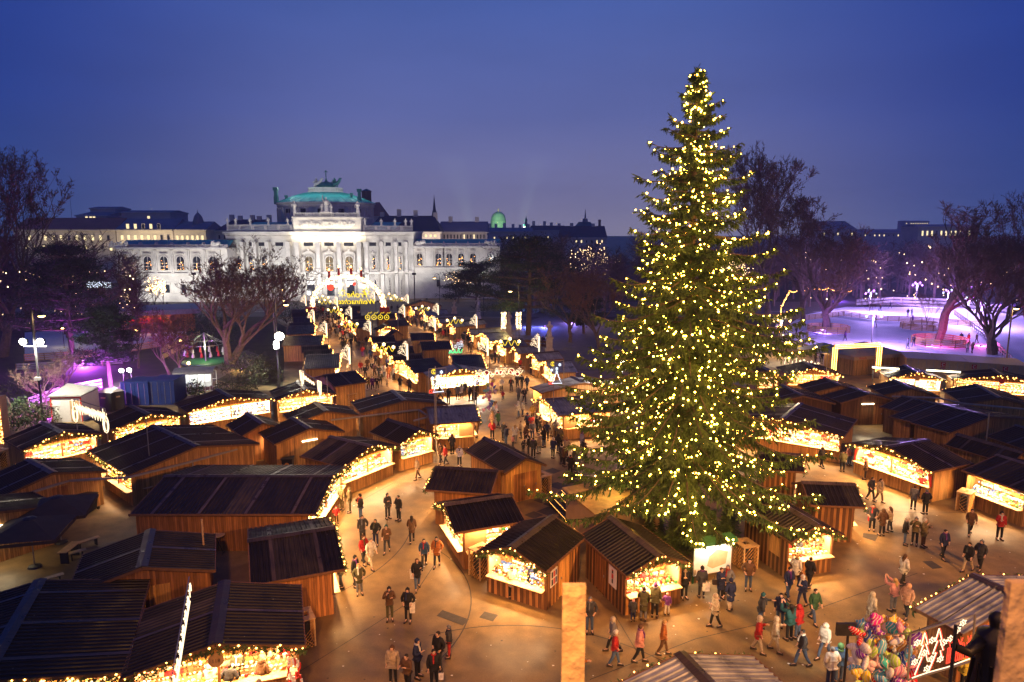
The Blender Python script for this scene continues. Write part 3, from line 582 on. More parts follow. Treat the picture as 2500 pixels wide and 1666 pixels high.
# giant order
cols = [597, 628, 659, 708.7, 730.5, 781, 831.5, 880, 897.5, 935, 969, 994]
for x in cols:
    w = 4.3 if 700 < x < 900 else 3.4; b = MB(); d = 1.5
    tb(b, x-w, x+w, 604, 664, .02, d); tb(b, x-w-1.2, x+w+1.2, 592, 604, .02, d+.35); tb(b, x-w-.8, x+w+.8, 590.6, 592, .02, d+.5); tb(b, x-w-.9, x+w+.9, 657, 664, .02, d+.3)
    tb(b, x-w-.6, x+w+.6, 669.4, 724, .02, d); b.build('column', M['stone'], TH)
def arch_window(x, w, yt, yb, Y=None, lit='glass', parent=TH, hood=True, name='window', glints=True, d=.08):
    fr = MB(); gl = MB(); c = tp(x, yb, 0, Y); l, r = tp(x-w/2, yb, 0, Y), tp(x+w/2, yb, 0, Y); hw = (r.x-l.x)/2; ztop = tp(x, yt, 0, Y).z; zb = max(c.z, .15); spring = ztop-hw; y0 = c.y-d
    pts = [(-hw, zb), (hw, zb), (hw, spring)]+[(hw*cos(a), spring+hw*sin(a)) for a in [pi*i/10 for i in range(1, 10)]]+[(-hw, spring)]
    gl.add([(c.x+a, y0, z) for a, z in pts], [tuple(range(len(pts)))])
    k = 1.22; out = [(-hw*k, zb), (hw*k, zb), (hw*k, spring)]+[(hw*k*cos(a), spring+hw*k*sin(a)) for a in [pi*i/10 for i in range(1, 10)]]+[(-hw*k, spring)]
    n = len(pts); yo = c.y-.32
    fr.add([(c.x+a, yo, z) for a, z in pts]+[(c.x+a, yo, z) for a, z in out], [(i, (i+1) % n, (i+1) % n+n, i+n) for i in range(n) if i != 0])
    fr.add([(c.x+a, yo, z) for a, z in out]+[(c.x+a, c.y, z) for a, z in out], [(i, (i+1) % n, (i+1) % n+n, i+n) for i in range(n)])
    fr.add([(c.x+a, yo, z) for a, z in pts]+[(c.x+a, c.y, z) for a, z in pts], [(i, (i+1) % n, (i+1) % n+n, i+n) for i in range(n)])
    for t in (0,): fr.box(c.x-.05, c.x+.05, y0-.05, y0-.01, zb, ztop)
    for f in (.35, .68): fr.box(c.x-hw, c.x+hw, y0-.05, y0-.01, zb+(spring-zb)*f, zb+(spring-zb)*f+.09)
    if hood:
        zt = ztop+hw*.7; fr.prism([], 0, 0) if False else None
        fr.hexa([V((c.x-hw*1.7, c.y-.5, zt)), V((c.x+hw*1.7, c.y-.5, zt)), V((c.x+hw*1.7, c.y, zt)), V((c.x-hw*1.7, c.y, zt)), V((c.x-.1, c.y-.5, zt+hw*.8)), V((c.x+.1, c.y-.5, zt+hw*.8)), V((c.x+.1, c.y, zt+hw*.8)), V((c.x-.1, c.y, zt+hw*.8))])
        fr.ball((c.x, c.y-.3, zt+hw*1.1), hw*.4, 0, 8)
        for s_ in (-1, 1): fr.box(c.x+s_*hw*1.45-.14, c.x+s_*hw*1.45+.14, c.y-.4, c.y, zb, zt)
        fr.box(c.x-hw*1.7, c.x+hw*1.7, c.y-.45, c.y, zb-.5, zb-.12)
    f = fr.build(name, M['stone'], parent); gl.build('pane', M[lit], f)
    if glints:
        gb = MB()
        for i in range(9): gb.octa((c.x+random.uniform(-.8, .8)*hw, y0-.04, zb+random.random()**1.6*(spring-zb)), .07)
        gb.build('reflection_lamp' if False else 'pane_glint', M['bulb'], f)  # reflected glints put on the pane as glowing dots
    return f
for x in (755, 804.8, 853): arch_window(x, 19, 626, 661, lit='win_dim')
for x, w in ((648, 15), (617, 13), (585, 13), (911, 12), (946, 10), (977, 8)): arch_window(x, w, 625, 657)
for x, w in ((594, 12), (617, 13), (641, 14), (684, 19), (755, 23), (804.8, 23), (853, 23), (911, 17), (949, 13), (976, 10)):
    b = MB(); tb(b, x-w/2, x+w/2, 592, 601, .01, .06); f = b.build('window', M['glass'], TH)
for x, w, arch in ((757, 19, 0), (806, 19, 0), (855, 19, 0), (912, 13, 1), (948, 9, 1), (977, 7, 1), (648, 14, 1), (617, 12, 1)):
    if arch: arch_window(x, w, 682, 722, hood=False, name='doorway', glints=False)
    else:
        b = MB(); tb(b, x-w/2-2, x+w/2+2, 676, 722, .0, .4); f = b.build('doorway', M['stone'], TH); b = MB(); tb(b, x-w/2, x+w/2, 684, 722, .41, .46); b.build('door_leaf', M['glass'], f)
        b = MB(); tb(b, x-w/2, x+w/2, 686, 695, .5, .55); b.build('banner', M['white'], f)
# festoon of lamps under the middle cornice
b = MB()
for i in range(52):
    x = 737+i*2.6; b.octa(tp(x, 579+(i % 2)*2.4, 1.6), .22)
b.build('lamp_row', M['bulb_white'], TH)
lamp('cornice_light', 'AREA', tp(804, 583, 2.6), 1700, (1, .86, .58), TH, size=18, sizey=.6, target=tp(804, 560, -1.5))
# statues on the balustrades, and the seated group over the middle
def statue_mesh(b, c, h, m=0, seat=False):
    c = V(c); r = h*.16
    b.lathe([(r*1.15, 0), (r*1.05, h*.12), (r*.8, h*.3), (r*.72, h*.5), (r*1.0, h*.68), (r*.9, h*.76), (r*.34, h*.82), (r*.5, h*.88), (r*.5, h*.95), (r*.2, h)], 10, c, m, 1, .8)
    a = random.uniform(-.5, .5); b.tube([c+V((r*.9, 0, h*.74)), c+V((r*1.35, -r*.3, h*.6)), c+V((r*1.0, -r*.9, h*.52+a*h*.1))], [r*.3, r*.26, r*.2], 6, m)
    b.tube([c+V((-r*.9, 0, h*.74)), c+V((-r*1.4, -r*.2, h*.62)), c+V((-r*1.2, -r*.6, h*.46))], [r*.3, r*.26, r*.2], 6, m)
for x, y, h, d in ((560, 549, 1.9, -.4), (580, 549, 1.9, -.4), (615, 549, 1.9, -.4), (659, 549, 1.9, -.4), (706, 549, 1.9, -.4), (719, 549, 2.0, -.4), (893, 550, 1.9, -.4), (933, 551, 1.9, -.4), (966, 551, 1.9, -.4), (992, 551, 1.9, -.4), (1006, 551, 1.9, -.4), (727, 520, 3.1, .7), (879, 520, 3.1, .7)):
    b = MB(); statue_mesh(b, tp(x, y, d), h); b.build('statue', M['stone'], TH)
b = MB(); c = tp(804, 520, .9); statue_mesh(b, c+V((0, 0, .2)), 3.9); b.box(c.x-1.6, c.x+1.6, c.y-.6, c.y+.6, c.z, c.z+.25)
for s_ in (-1, 1): statue_mesh(b, c+V((s_*1.2, .1, .1)), 2.3)
b.tube([c+V((-.5, -.1, 3)), c+V((-.9, -.2, 3.6)), c+V((-.85, -.2, 4.5))], [.18, .15, .1], 6); b.build('statue_group', M['stone'], TH)
# drum, dome roof, platform, green pavilion
YD = 204
def dz(y): return W(780, y, YD).z
cx = W(780, 560, YD).x-TO.x; rr = (W(899, 560, YD).x-W(662, 560, YD).x)/2; cy = YD+10-TO.y
b = MB(); zz = dz(493.5); b.lathe([(rr, dz(575)), (rr, zz-1.3), (rr+.25, zz-1.2), (rr+.25, zz-.5), (rr+.7, zz-.4), (rr+.7, zz)], 56, (cx, cy, 0), 0, 1, .85)
for i in range(28):
    a = -pi+pi*(i+.5)/28; b.rbox((cx+rr*cos(a)*1.003, cy+rr*.85*sin(a)*1.003, zz-4.2), .5, .5, 5.4, a)
dr = b.build('drum', M['stone'], TH)
for xw in (704, 746, 788, 835, 871):
    X = W(xw, 515, YD-2).x-TO.x; k = max(-.98, min(.98, (X-cx)/rr)); yy = cy-rr*.85*math.sqrt(1-k*k); b = MB(); b.rbox((X, yy-.05, dz(515)), 1.5, .5, 1.15, -math.asin(k)*-.85*0+math.atan2(.85*k, math.sqrt(1-k*k))); b.build('window', M['glass'], dr)
ztop = dz(466.5); r1 = (W(820, 466, YD+8).x-W(741, 466, YD+8).x)/2
b = MB(); prof = [(rr+.4, zz+.02)]
for i in range(1, 9):
    t = i/8; prof.append((rr+.4+(r1-rr-.4)*t, zz+.02+(ztop-zz)*(1-(1-t)**1.35)))
b.lathe(prof, 56, (cx, cy, 0), 0, 1, .85)
for i in range(40):
    a = 2*pi*i/40; b.tube([(cx+r_*cos(a), cy+r_*.85*sin(a), z_+.05) for r_, z_ in prof], .07, 4, 0, False)
ro = b.build('roof', M['copper'], TH)
b = MB(); zp = dz(454); b.lathe([(r1+.4, ztop), (r1+.4, ztop+.35), (r1+.05, ztop+.4), (r1+.05, zp-.3), (r1+.3, zp-.25), (r1+.3, zp), (r1-.3, zp)], 40, (cx, cy, 0), 0, 1, .85)
for i in range(40):
    a = 2*pi*i/40; b.rbox((cx+(r1+.1)*cos(a), cy+(r1+.1)*.85*sin(a), (ztop+zp)/2+.1), .25, .25, zp-ztop-.6, a)
b.build('platform', M['stone'], TH)
b = MB(); zq = dz(437); rp = 3.2; ox = .3
b.lathe([(rp*.8, zp), (rp*.8, zp+.4), (rp, zp+.5), (rp*.55, zp+.4+(zq-zp)*.6), (rp*.14, zq), (.12, zq+1), (.16, zq+2), (.05, dz(408))], 12, (cx+ox, cy, 0)); b.ball((cx+ox, cy, dz(411)), .3)
for s_ in (.6, -.6): b.beam((cx+ox-.7, cy, dz(413)), (cx+ox+.7, cy, dz(413)), .12)
pv_ = b.build('pavilion', M['copper_dark'], TH)
for s_, mm, x0 in ((1, 'copper_dark', 3.0), (-1, 'stone', -2.6)):
    b = MB(); q = V((cx+ox+x0, cy-1, zp+.2)); b.tube([q+V((-.9, 0, 0)), q+V((-.3, 0, .9)), q+V((.6, 0, 1.1)), q+V((1.2, 0, 1.8)), q+V((1.5, 0, 2.5)), q+V((2.0, 0, 2.6))], [.35, .55, .6, .45, .35, .15], 8)
    for k in range(5): b.blade(q+V((.2, .1, 1.2)), V((-.6-.3*k, .2, 1.8-.35*k)), .35)
    b.tube([q+V((-.4, .2, 0)), q+V((-.4, .2, .7))], .2); b.tube([q+V((.7, -.2, 0)), q+V((.6, -.2, .9))], .22); b.build('griffin', M[mm], TH)
for x0, x1, y0 in ((663, 674, 455), (869, 879, 459), (851, 858, 469), (690, 697, 475)):
    X0, X1 = W(x0, 490, YD).x-TO.x, W(x1, 490, YD).x-TO.x; c_ = (X0+X1)/2; h_ = (X1-X0)/2; b = MB(); zz0, zz1 = dz(497), dz(y0); Yc = cy-rr*.35
    b.box(c_-h_*.8, c_+h_*.8, Yc-h_, Yc+h_, zz0, zz0+(zz1-zz0)*.45); b.box(c_-h_*.65, c_+h_*.65, Yc-h_*.8, Yc+h_*.8, zz0+(zz1-zz0)*.45, zz0+(zz1-zz0)*.8); b.box(c_-h_, c_+h_, Yc-h_, Yc+h_, zz0+(zz1-zz0)*.8, zz1); b.build('chimney', M['copper_dark'], TH)
b = MB()
for x0, x1, dd in ((575, 722, 4), (888, 960, 4)):
    a, c_ = tp(x0, 640, -dd), tp(x1, 640, -dd); b.add([(a.x, a.y, zrow(560)), (c_.x, c_.y, zrow(560)), (c_.x, c_.y+12, zrow(540)), (a.x, a.y+12, zrow(540))], [(0, 1, 2, 3)])
b.build('roof', M['copper'], TH)
# side wings
def wing(x0, x1, Y, ywall, ybal, yroof, wins, yw, wy, ystr, low, lowy, dorm, ped, side):
    b = MB(); tb(b, x0, x1, ywall, 745, -14, 0, 0, Y); wg = b.build('wing', M['stone'], TH)
    b = MB(); tb(b, x0-1, x1+1, ywall-1.5, ywall+3, .05, .9, 0, Y); tb(b, x0, x1, ystr, ystr+3.5, .05, .45, 0, Y); tb(b, x0, x1, 716, 745, .05, .4, 0, Y); b.build('cornice', M['stone'], wg)
    b = MB(); balustrade(b, x0, x1, ybal, ywall-1.6, -.3, 2.0, Y); b.build('balustrade', M['stone'], wg)
    b = MB(); p, q = tp(x0, 640, -1.5, Y), tp(x1, 640, -1.5, Y); za, zb_ = W(800, ywall-2, Y).z, W(800, yroof, Y).z
    b.add([(p.x, p.y, za), (q.x, q.y, za), (q.x, q.y+3.2, zb_), (p.x, p.y+3.2, zb_), (q.x, q.y+11, zb_), (p.x, p.y+11, zb_)], [(0, 1, 2, 3), (3, 2, 4, 5)])
    n = int((q.x-p.x)/1.0)
    for i in range(n): X = p.x+(q.x-p.x)*i/n; b.beam((X, p.y, za+.05), (X, p.y+3.2, zb_+.05), .1)
    b.build('roof', M['copper'], wg)
    for x in wins:
        arch_window(x, yw, wy[0], wy[1], Y, parent=wg, hood=False)
        b = MB()
        for s_ in (-1, 1): tb(b, x+s_*yw*.95-1.5, x+s_*yw*.95+1.5, ywall+5, ystr, .03, .4, 0, Y)
        tb(b, x-yw*.5, x+yw*.5, wy[0]-7, wy[0]-5, .03, .5, 0, Y); b.build('pilaster', M['stone'], wg)
    for x, w in low:
        b = MB(); tb(b, x-w/2-2, x+w/2+2, lowy[0]-4, lowy[1]+1, .02, .3, 0, Y); f = b.build('window', M['stone'], wg); b = MB(); tb(b, x-w/2, x+w/2, lowy[0], lowy[1], .31, .36, 0, Y); b.build('pane', M['glass'], f)
    for x in dorm:
        b = MB(); a = tp(x-4.5, ywall-2, -.5, Y); c_ = tp(x+4.5, ywall-2, -.5, Y); t_ = tp(x, ybal-5, -.5, Y)
        b.add([a, c_, t_, a+V((0, 1.5, 0)), c_+V((0, 1.5, 0)), t_+V((0, 1.5, 0))], [(0, 1, 2), (0, 2, 5, 3), (1, 4, 5, 2)]); b.build('dormer', M['stone'], wg)
    for x, w, h in ped:
        b = MB(); a, c_, t_ = tp(x-w, ywall-1, .6, Y), tp(x+w, ywall-1, .6, Y), tp(x, ywall-h, .6, Y)
        b.add([a, c_, t_, a+V((0, 1.2, 0)), c_+V((0, 1.2, 0)), t_+V((0, 1.2, 0))], [(0, 1, 2), (0, 2, 5, 3), (1, 4, 5, 2)])
        for i in range(14): q = tp(x+random.uniform(-.8, .8)*w, ywall-h-random.uniform(-3, 5), .2, Y); b.ball(q, random.uniform(.3, .6), 0, 6)
        b.build('pediment', M['stone'], wg)
wing(1012, 1221, 191, 603, 594, 585, (1025, 1070.5, 1097, 1126, 1155, 1198), 14, (619, 648), 653, ((1070, 9), (1120, 9), (1170, 9)), (683, 700), (1053, 1083, 1113, 1142, 1170), ((1026, 14, 8), (1199, 16, 8)), 1)
wing(290, 556, 181, 606, 597, 587, (307, 361, 401, 441, 481, 521), 19, (626, 660), 667, ((365, 11), (405, 11), (445, 11)), (695, 715), (340, 379, 417, 457, 495), ((294, 26, 9), (528, 18, 9)), 0)
# floodlights that light the theatre (on the far pavement, out of sight behind the stalls and trees)
def flood(x, Y, tx, ty, e, c=(.93, .96, 1), sp=95):
    p = W(x, 735, Y); q = W(tx, ty, 186); r_ = empty('facade_floodlight', (p.x, Y, 0)); tag(r_, 'small floodlight on a stand aimed at the white theatre front', 'floodlight', 'floodlights for the theatre')
    b = MB(); b.tube([(0, 0, 0), (0, 0, .7)], .05, 6); b.build('stand', M['dark'], r_); b = MB(); b.rbox((0, 0, .85), .5, .3, .35); b.build('housing', M['dark'], r_)
    lamp('facade_light', 'SPOT', (0, .3, 1.1), e, c, r_, spot=sp, blend=.8, size=.4, target=(q.x-p.x, q.y-Y, q.z))
    r_.children[-1].rotation_euler = (V((q.x, q.y, q.z))-V((p.x, Y, 1.1))).to_track_quat('-Z', 'Y').to_euler()
for x in (600, 690, 770, 840, 920, 985): flood(x, 173, x+(34 if x < 804 else -34), 624, 6200, (1, .97, .93))
for x in (1040, 1110, 1180): flood(x, 180, x-26, 636, 4600, (1, .97, .93))
for x in (330, 400, 470, 530): flood(x, 169, x+28, 650, 6400, (1, .98, .95))
# roads in front
def road_sheet(name, Y0, Y1, z, m, lab):
    return sheet(name, [(-260, Y0), (260, Y0), (260, Y1), (-260, Y1)], z, m, lab, True)
road_sheet('ring_road', 148, 168, .008, 'road', 'wide asphalt road crossing in front of the theatre')
road_sheet('pavement', 168.1, 181, .012, 'paving', 'pale pavement before the theatre steps')
b = MB()
for i in range(40): b.box(-200+i*10, -196+i*10, 157.9, 158.1, .012, .016)
tag(b.build('road_markings', M['white']), 'white dashes down the middle of the road', 'road markings', kind='structure')
# ------------------------------------------------------------------ houses of the city behind
def wallmat(n, c): M[n] = mat(n, c, .85, 0, .12, .3)
wallmat('ochre_wall', (.62, .52, .36)); wallmat('grey_wall', (.42, .40, .42)); wallmat('rose_wall', (.55, .47, .43)); wallmat('brick', (.19, .10, .075)); wallmat('slate', (.22, .22, .25)); wallmat('tile_roof', (.42, .15, .10)); wallmat('dark_slate', (.075, .078, .10)); wallmat('purple_slate', (.22, .18, .22))
M['lit_dome'] = mat('lit_dome', (.20, .42, .30), .6, 0, .2, .2)
def house(label, x0, x1, Y, ye, yr, wm, rm, wins=(), d=16, hip=0, cat='building', lit=.5, ww=5, wh=9, chim=0, rows=()):
    a, c_ = W(x0, ye, Y), W(x1, ye, Y); zr_ = W(x0, yr, Y+d*.5).z; r_ = empty('house', ((a.x+c_.x)/2, Y, 0)); tag(r_, label, cat, 'houses of the city skyline'); w = (c_.x-a.x)/2
    b = MB(); b.box(-w, w, 0, d, 0, a.z); b.box(-w-.4, w+.4, -.5, d+.2, a.z-.5, a.z-.02); b.build('wall', M[wm], r_)
    hp = (W(x0+hip, ye, Y).x-a.x) if hip else 0
    b = MB(); b.add([(-w-.3, -.3, a.z), (w+.3, -.3, a.z), (w+.3, d+.3, a.z), (-w-.3, d+.3, a.z), (-w+hp, d/2, zr_), (w-hp, d/2, zr_)], [(0, 1, 5, 4), (1, 2, 5), (2, 3, 4, 5), (3, 0, 4)])
    rf = b.build('roof', M[rm], r_)
    for i in range(chim):
        X = -w+2*w*(i+.5)/chim+random.uniform(-1, 1); b = MB(); b.box(X-.7, X+.7, d/2-.6, d/2+.6, zr_-2.2, zr_+random.uniform(1, 2.4)); b.build('chimney', M['rose_wall'], rf)
    k = 0
    for (y, xs) in rows:
        for x in xs:
            X0, X1 = W(x-ww/2, y, Y).x-r_.location.x, W(x+ww/2, y, Y).x-r_.location.x; z0, z1 = W(x, y+wh/2, Y).z, W(x, y-wh/2, Y).z
            b = MB(); b.box(X0-.15, X1+.15, -.16, -.01, z0-.2, z1+.2); f = b.build('window', M[wm], r_); b = MB(); b.box(X0, X1, -.2, -.165, z0, z1); b.build('pane', M['win_warm' if random.random() < lit else 'glass'], f)
    return r_
wins = lambda x0, x1, n: [x0+(x1-x0)*(i+.5)/n for i in range(n)]
house('long pale house with red tiled roof and lit windows, left', 40, 288, 250, 561, 532, 'ochre_wall', 'tile_roof', rows=((581, wins(70, 280, 11)), (606, wins(60, 285, 11))), lit=.55, ww=6, wh=12)
r_ = house('pale house with warmly lit upper floor and grey attic roof', 290, 428, 249, 561, 534, 'ochre_wall', 'slate', rows=((580, wins(296, 424, 8)), (605, wins(296, 424, 8)), (553, wins(310, 404, 5))), lit=.8, ww=6, wh=11)
house('corner house with skylights below a small cupola, left', 430, 507, 249, 561, 541, 'ochre_wall', 'slate', rows=((581, wins(432, 505, 6)), (606, wins(432, 505, 6))), lit=.55, ww=5, wh=11)
house('flat roofed penthouse block with three lit windows', 196, 270, 290, 526, 518, 'grey_wall', 'slate', rows=((529, (222, 232, 240)),), lit=1, ww=6, wh=6, d=20)
house('rooftop plant room on the penthouse block', 232, 292, 300, 508, 505, 'grey_wall', 'slate', d=12)
house('grey rooftop storey right of the penthouse block', 305, 425, 300, 518, 514, 'grey_wall', 'slate', rows=((531, (372,)),), lit=1, ww=6, wh=6)
house('dark roofed house left of the theatre balustrade', 531, 660, 235, 563, 536, 'ochre_wall', 'dark_slate', hip=24, rows=((579, (540, 553)),), lit=.3, ww=4, wh=9, chim=5)
house('house with high black roof right of the theatre', 900, 1076, 240, 566, 527, 'rose_wall', 'dark_slate', rows=((576, wins(1012, 1070, 5)),), hip=20, lit=.9, ww=5, wh=6, chim=4)
house('long palace with purple slate roof and gable', 1072, 1190, 250, 566, 541, 'rose_wall', 'purple_slate', rows=((578, wins(1082, 1186, 13)),), lit=.12, ww=3, wh=10, chim=2)
house('low dark houses below the lit green dome', 1186, 1300, 330, 565, 556, 'grey_wall', 'slate', rows=((581, wins(1200, 1290, 6)),), lit=.4, ww=3, wh=4, chim=6)
house('dark roofs between dome and cathedral', 1296, 1380, 340, 562, 551, 'grey_wall', 'dark_slate', rows=((580, wins(1300, 1375, 5)),), lit=.5, ww=3, wh=4, chim=4)
house('long roof with row of dormers below the cathedral', 1370, 1480, 300, 580, 552, 'rose_wall', 'dark_slate', rows=((590, wins(1375, 1475, 8)),), lit=.4, ww=3, wh=6, chim=2)
house('far palace wing beyond the bare trees, right', 1985, 2085, 330, 560, 540, 'grey_wall', 'slate', rows=((572, wins(1990, 2080, 8)),), lit=.3, ww=3, wh=6, hip=10)
house('long low building on the right horizon', 2085, 2255, 420, 568, 560, 'grey_wall', 'slate', rows=((575, wins(2090, 2250, 14)),), lit=.35, ww=2.5, wh=4)
house('columned palace on the right horizon', 2235, 2370, 360, 553, 548, 'ochre_wall', 'slate', rows=((570, wins(2240, 2365, 11)),), lit=.5, ww=4, wh=12)
house('distant office block with many lights, right', 2200, 2260, 900, 540, 539, 'grey_wall', 'slate', rows=((546, wins(2202, 2258, 10)), (552, wins(2202, 2258, 10)), (557, wins(2202, 2258, 10))), lit=.8, ww=2.5, wh=2)
def tower(name, label, cat, x, Y, prof, mats_, n=8, sy=1):
    o = W(x, 560, Y); r_ = empty(name, (o.x, Y, 0)); tag(r_, label, cat)
    for nm_, pts, mm in zip(mats_[0], prof, mats_[1]):
        b = MB(); b.lathe([(max(.02, (W(x+r, 560, Y).x-o.x)), W(x, y, Y).z) for r, y in pts], n, (0, 0, 0)); b.build(nm_, M[mm], r_)
    return r_
tower('cupola_tower', 'small dark cupola on the corner house, left', 'cupola', 491, 256, [[(12, 600), (12, 549)], [(13, 549), (12, 540), (9, 529), (5, 523), (1, 519), (.5, 512)]], (('wall', 'dome'), ('grey_wall', 'slate')), 12)
tower('church_tower', 'brick church tower with green cap behind the theatre', 'tower', 900, 300, [[(11.5, 600), (11.5, 470), (12.5, 468.5), (12.5, 467)], [(12.8, 467), (6, 463.5), (.3, 461)]], (('wall', 'roof'), ('brick', 'copper_dark')), 4)
b = MB(); o_ = W(912, 520, 290); 
hs = house('steep red church roof beside the brick tower', 896, 934, 290, 528, 494, 'rose_wall', 'tile_roof', hip=14, d=20)
tower('church_spire', 'slender dark church spire on a lit white belfry', 'spire', 1062.5, 420, [[(7, 600), (7, 529), (7.6, 528), (7.6, 527)], [(7, 527), (3.4, 510), (1.6, 492), (.2, 476)]], (('belfry', 'spire'), ('ochre_wall', 'dark_slate')), 8)
dm = tower('palace_dome', 'floodlit green palace dome with golden finial', 'dome', 1217, 620, [[(19, 600), (19, 556), (18.5, 553), (18.5, 541), (19.5, 540), (19.5, 539)], [(18, 539), (17, 531), (14, 524), (9, 519.5), (3, 517)], [(2, 517), (1.6, 514), (2, 512), (.4, 509)]], (('drum', 'dome', 'finial'), ('lit_dome', 'lit_dome', 'ochre_wall')), 20)
o_ = dm.location; lamp('dome_floodlight', 'SPOT', (o_.x, o_.y-60, 18), 160000, (.85, 1, .55), spot=60, size=1, target=(o_.x, o_.y, 30))
tower('onion_tower', 'little green onion tower right of the lit dome', 'tower', 1284, 560, [[(5.5, 600), (5.5, 553)], [(6.5, 553), (6, 548), (3, 546), (2.6, 541), (3.4, 539), (2.5, 535), (.8, 532), (.2, 527)]], (('wall', 'roof'), ('grey_wall', 'copper_dark')), 10)
cr = house('green cathedral roof with white parapet on the skyline', 1404, 1452, 520, 556, 542, 'white', 'copper_dark', hip=10)
tower('cathedral_flèche'.replace('è', 'e'), 'thin gothic fleche above the green cathedral roof', 'spire', 1427, 525, [[(7, 543), (6, 535), (2.2, 533), (1.6, 524), (.2, 511)]], (('spire',), ('slate',)), 6)
tower('round_chimney', 'stout round chimney right of the cathedral fleche', 'chimney', 1462, 480, [[(3.4, 580), (3.2, 541), (3.8, 540), (3.8, 537.5), (2.5, 536.5)]], (('stack',), ('brick',)), 10)
tower('radio_mast', 'thin radio mast over the houses at left', 'mast', 186, 300, [[(.5, 560), (.3, 477)]], (('pole',), ('dark',)), 5)

# unseen lamps added to brighten the house fronts and the theatre's roof
for x0, x1, y, Y, e in ((290, 428, 600, 244, 1300), (40, 288, 612, 243, 800), (430, 507, 606, 244, 500), (1010, 1190, 590, 236, 1500)):
    p, q = W(x0, y, Y), W(x1, y, Y); lamp('street_and_wash_light', 'AREA', ((p.x+q.x)/2, Y, p.z), e, (1, .86, .66), size=q.x-p.x, sizey=1, target=((p.x+q.x)/2, Y+6, p.z+9))
for k in range(9): a_ = -pi*.5+(k-4)*.36; lamp('roof_fill_light', 'POINT', (cx+(rr*.78)*cos(a_), cy+rr*.78*.85*sin(a_), ztop+1.2), 230, (.85, 1, .97), TH, size=.3)

for i, (x, tx, e) in enumerate(((470, 640, 15000), (640, 780, 15000), (1010, 850, 15000), (1180, 1040, 13000), (300, 420, 14000))):
    p = W(x, 735, 150); o = empty('flood_mast', (p.x, 150, 0)); tag(o, 'slim flood mast by the road, %s from the left' % ('second', 'third', 'fourth', 'fifth', 'first')[i], 'lamp mast', 'flood masts by the road'); b = MB(); b.tube([(0, 0, 0), (0, 0, 9)], .09, 6); b.build('shaft', M['dark'], o); b = MB(); b.rbox((0, .1, 9.2), .9, .35, .45); b.build('floodlight', M['dark'], o)
    q = W(tx, 560, 186); l_ = lamp('mast_flood', 'SPOT', (0, .5, 9.2), e, (1, .97, .94), o, spot=75, blend=.9, size=.5); l_.rotation_euler = (V((q.x, q.y, 14))-V((p.x, 150.5, 9.2))).to_track_quat('-Z', 'Y').to_euler()
# searchlights behind the roofs, visible as faint beams in the haze
for x, Y, tx, e in ((1160, 560, 1095, 1500000), (1262, 560, 1330, 1500000)):
    p = W(x, 590, Y); q = W(tx, 380, Y); lamp('searchlight', 'SPOT', (p.x, Y, 8), e, (.75, 1, .62), spot=26, blend=.9, size=.6, target=(q.x, Y, 95))
# ------------------------------------------------------------------ the great Christmas tree
rnd = random.Random(11)
def U(a, b): return rnd.uniform(a, b)
TB = P(1662, 1330); TB.z = 0; TZ = 26.6
prof = [(2.4, 7.2), (4.4, 7.2), (6.7, 6.3), (9.2, 6.2), (11, 5.9), (12.6, 5.5), (16, 4.3), (18.9, 3.35), (20.6, 2.9), (22.7, 2.0), (24.8, 1.0), (26.3, .25)]
prof = [(a, r*(1.13 if a < 14 else .97)) for a, r in prof]
def trad(z):
    for (a, r0), (b_, r1) in zip(prof[:-1], prof[1:]):
        if z <= b_: return r0+(r1-r0)*max(0, (z-a))/(b_-a)
    return .1
spr = empty('christmas_tree', TB); tag(spr, 'huge dark spruce covered in golden bulbs, towering over the square', 'christmas tree')
b = MB(); b.tube([(0, 0, 0), (0, 0, 6), (-.03, 0, 14), (-.07, 0, 21), (-.12, 0, TZ)], [.42, .36, .24, .12, .02], 10); limb = MB(); crown = MB(); spots = []
def axis(z): return V((-.12*(z/TZ)**2, 0, z))
z = 4.1
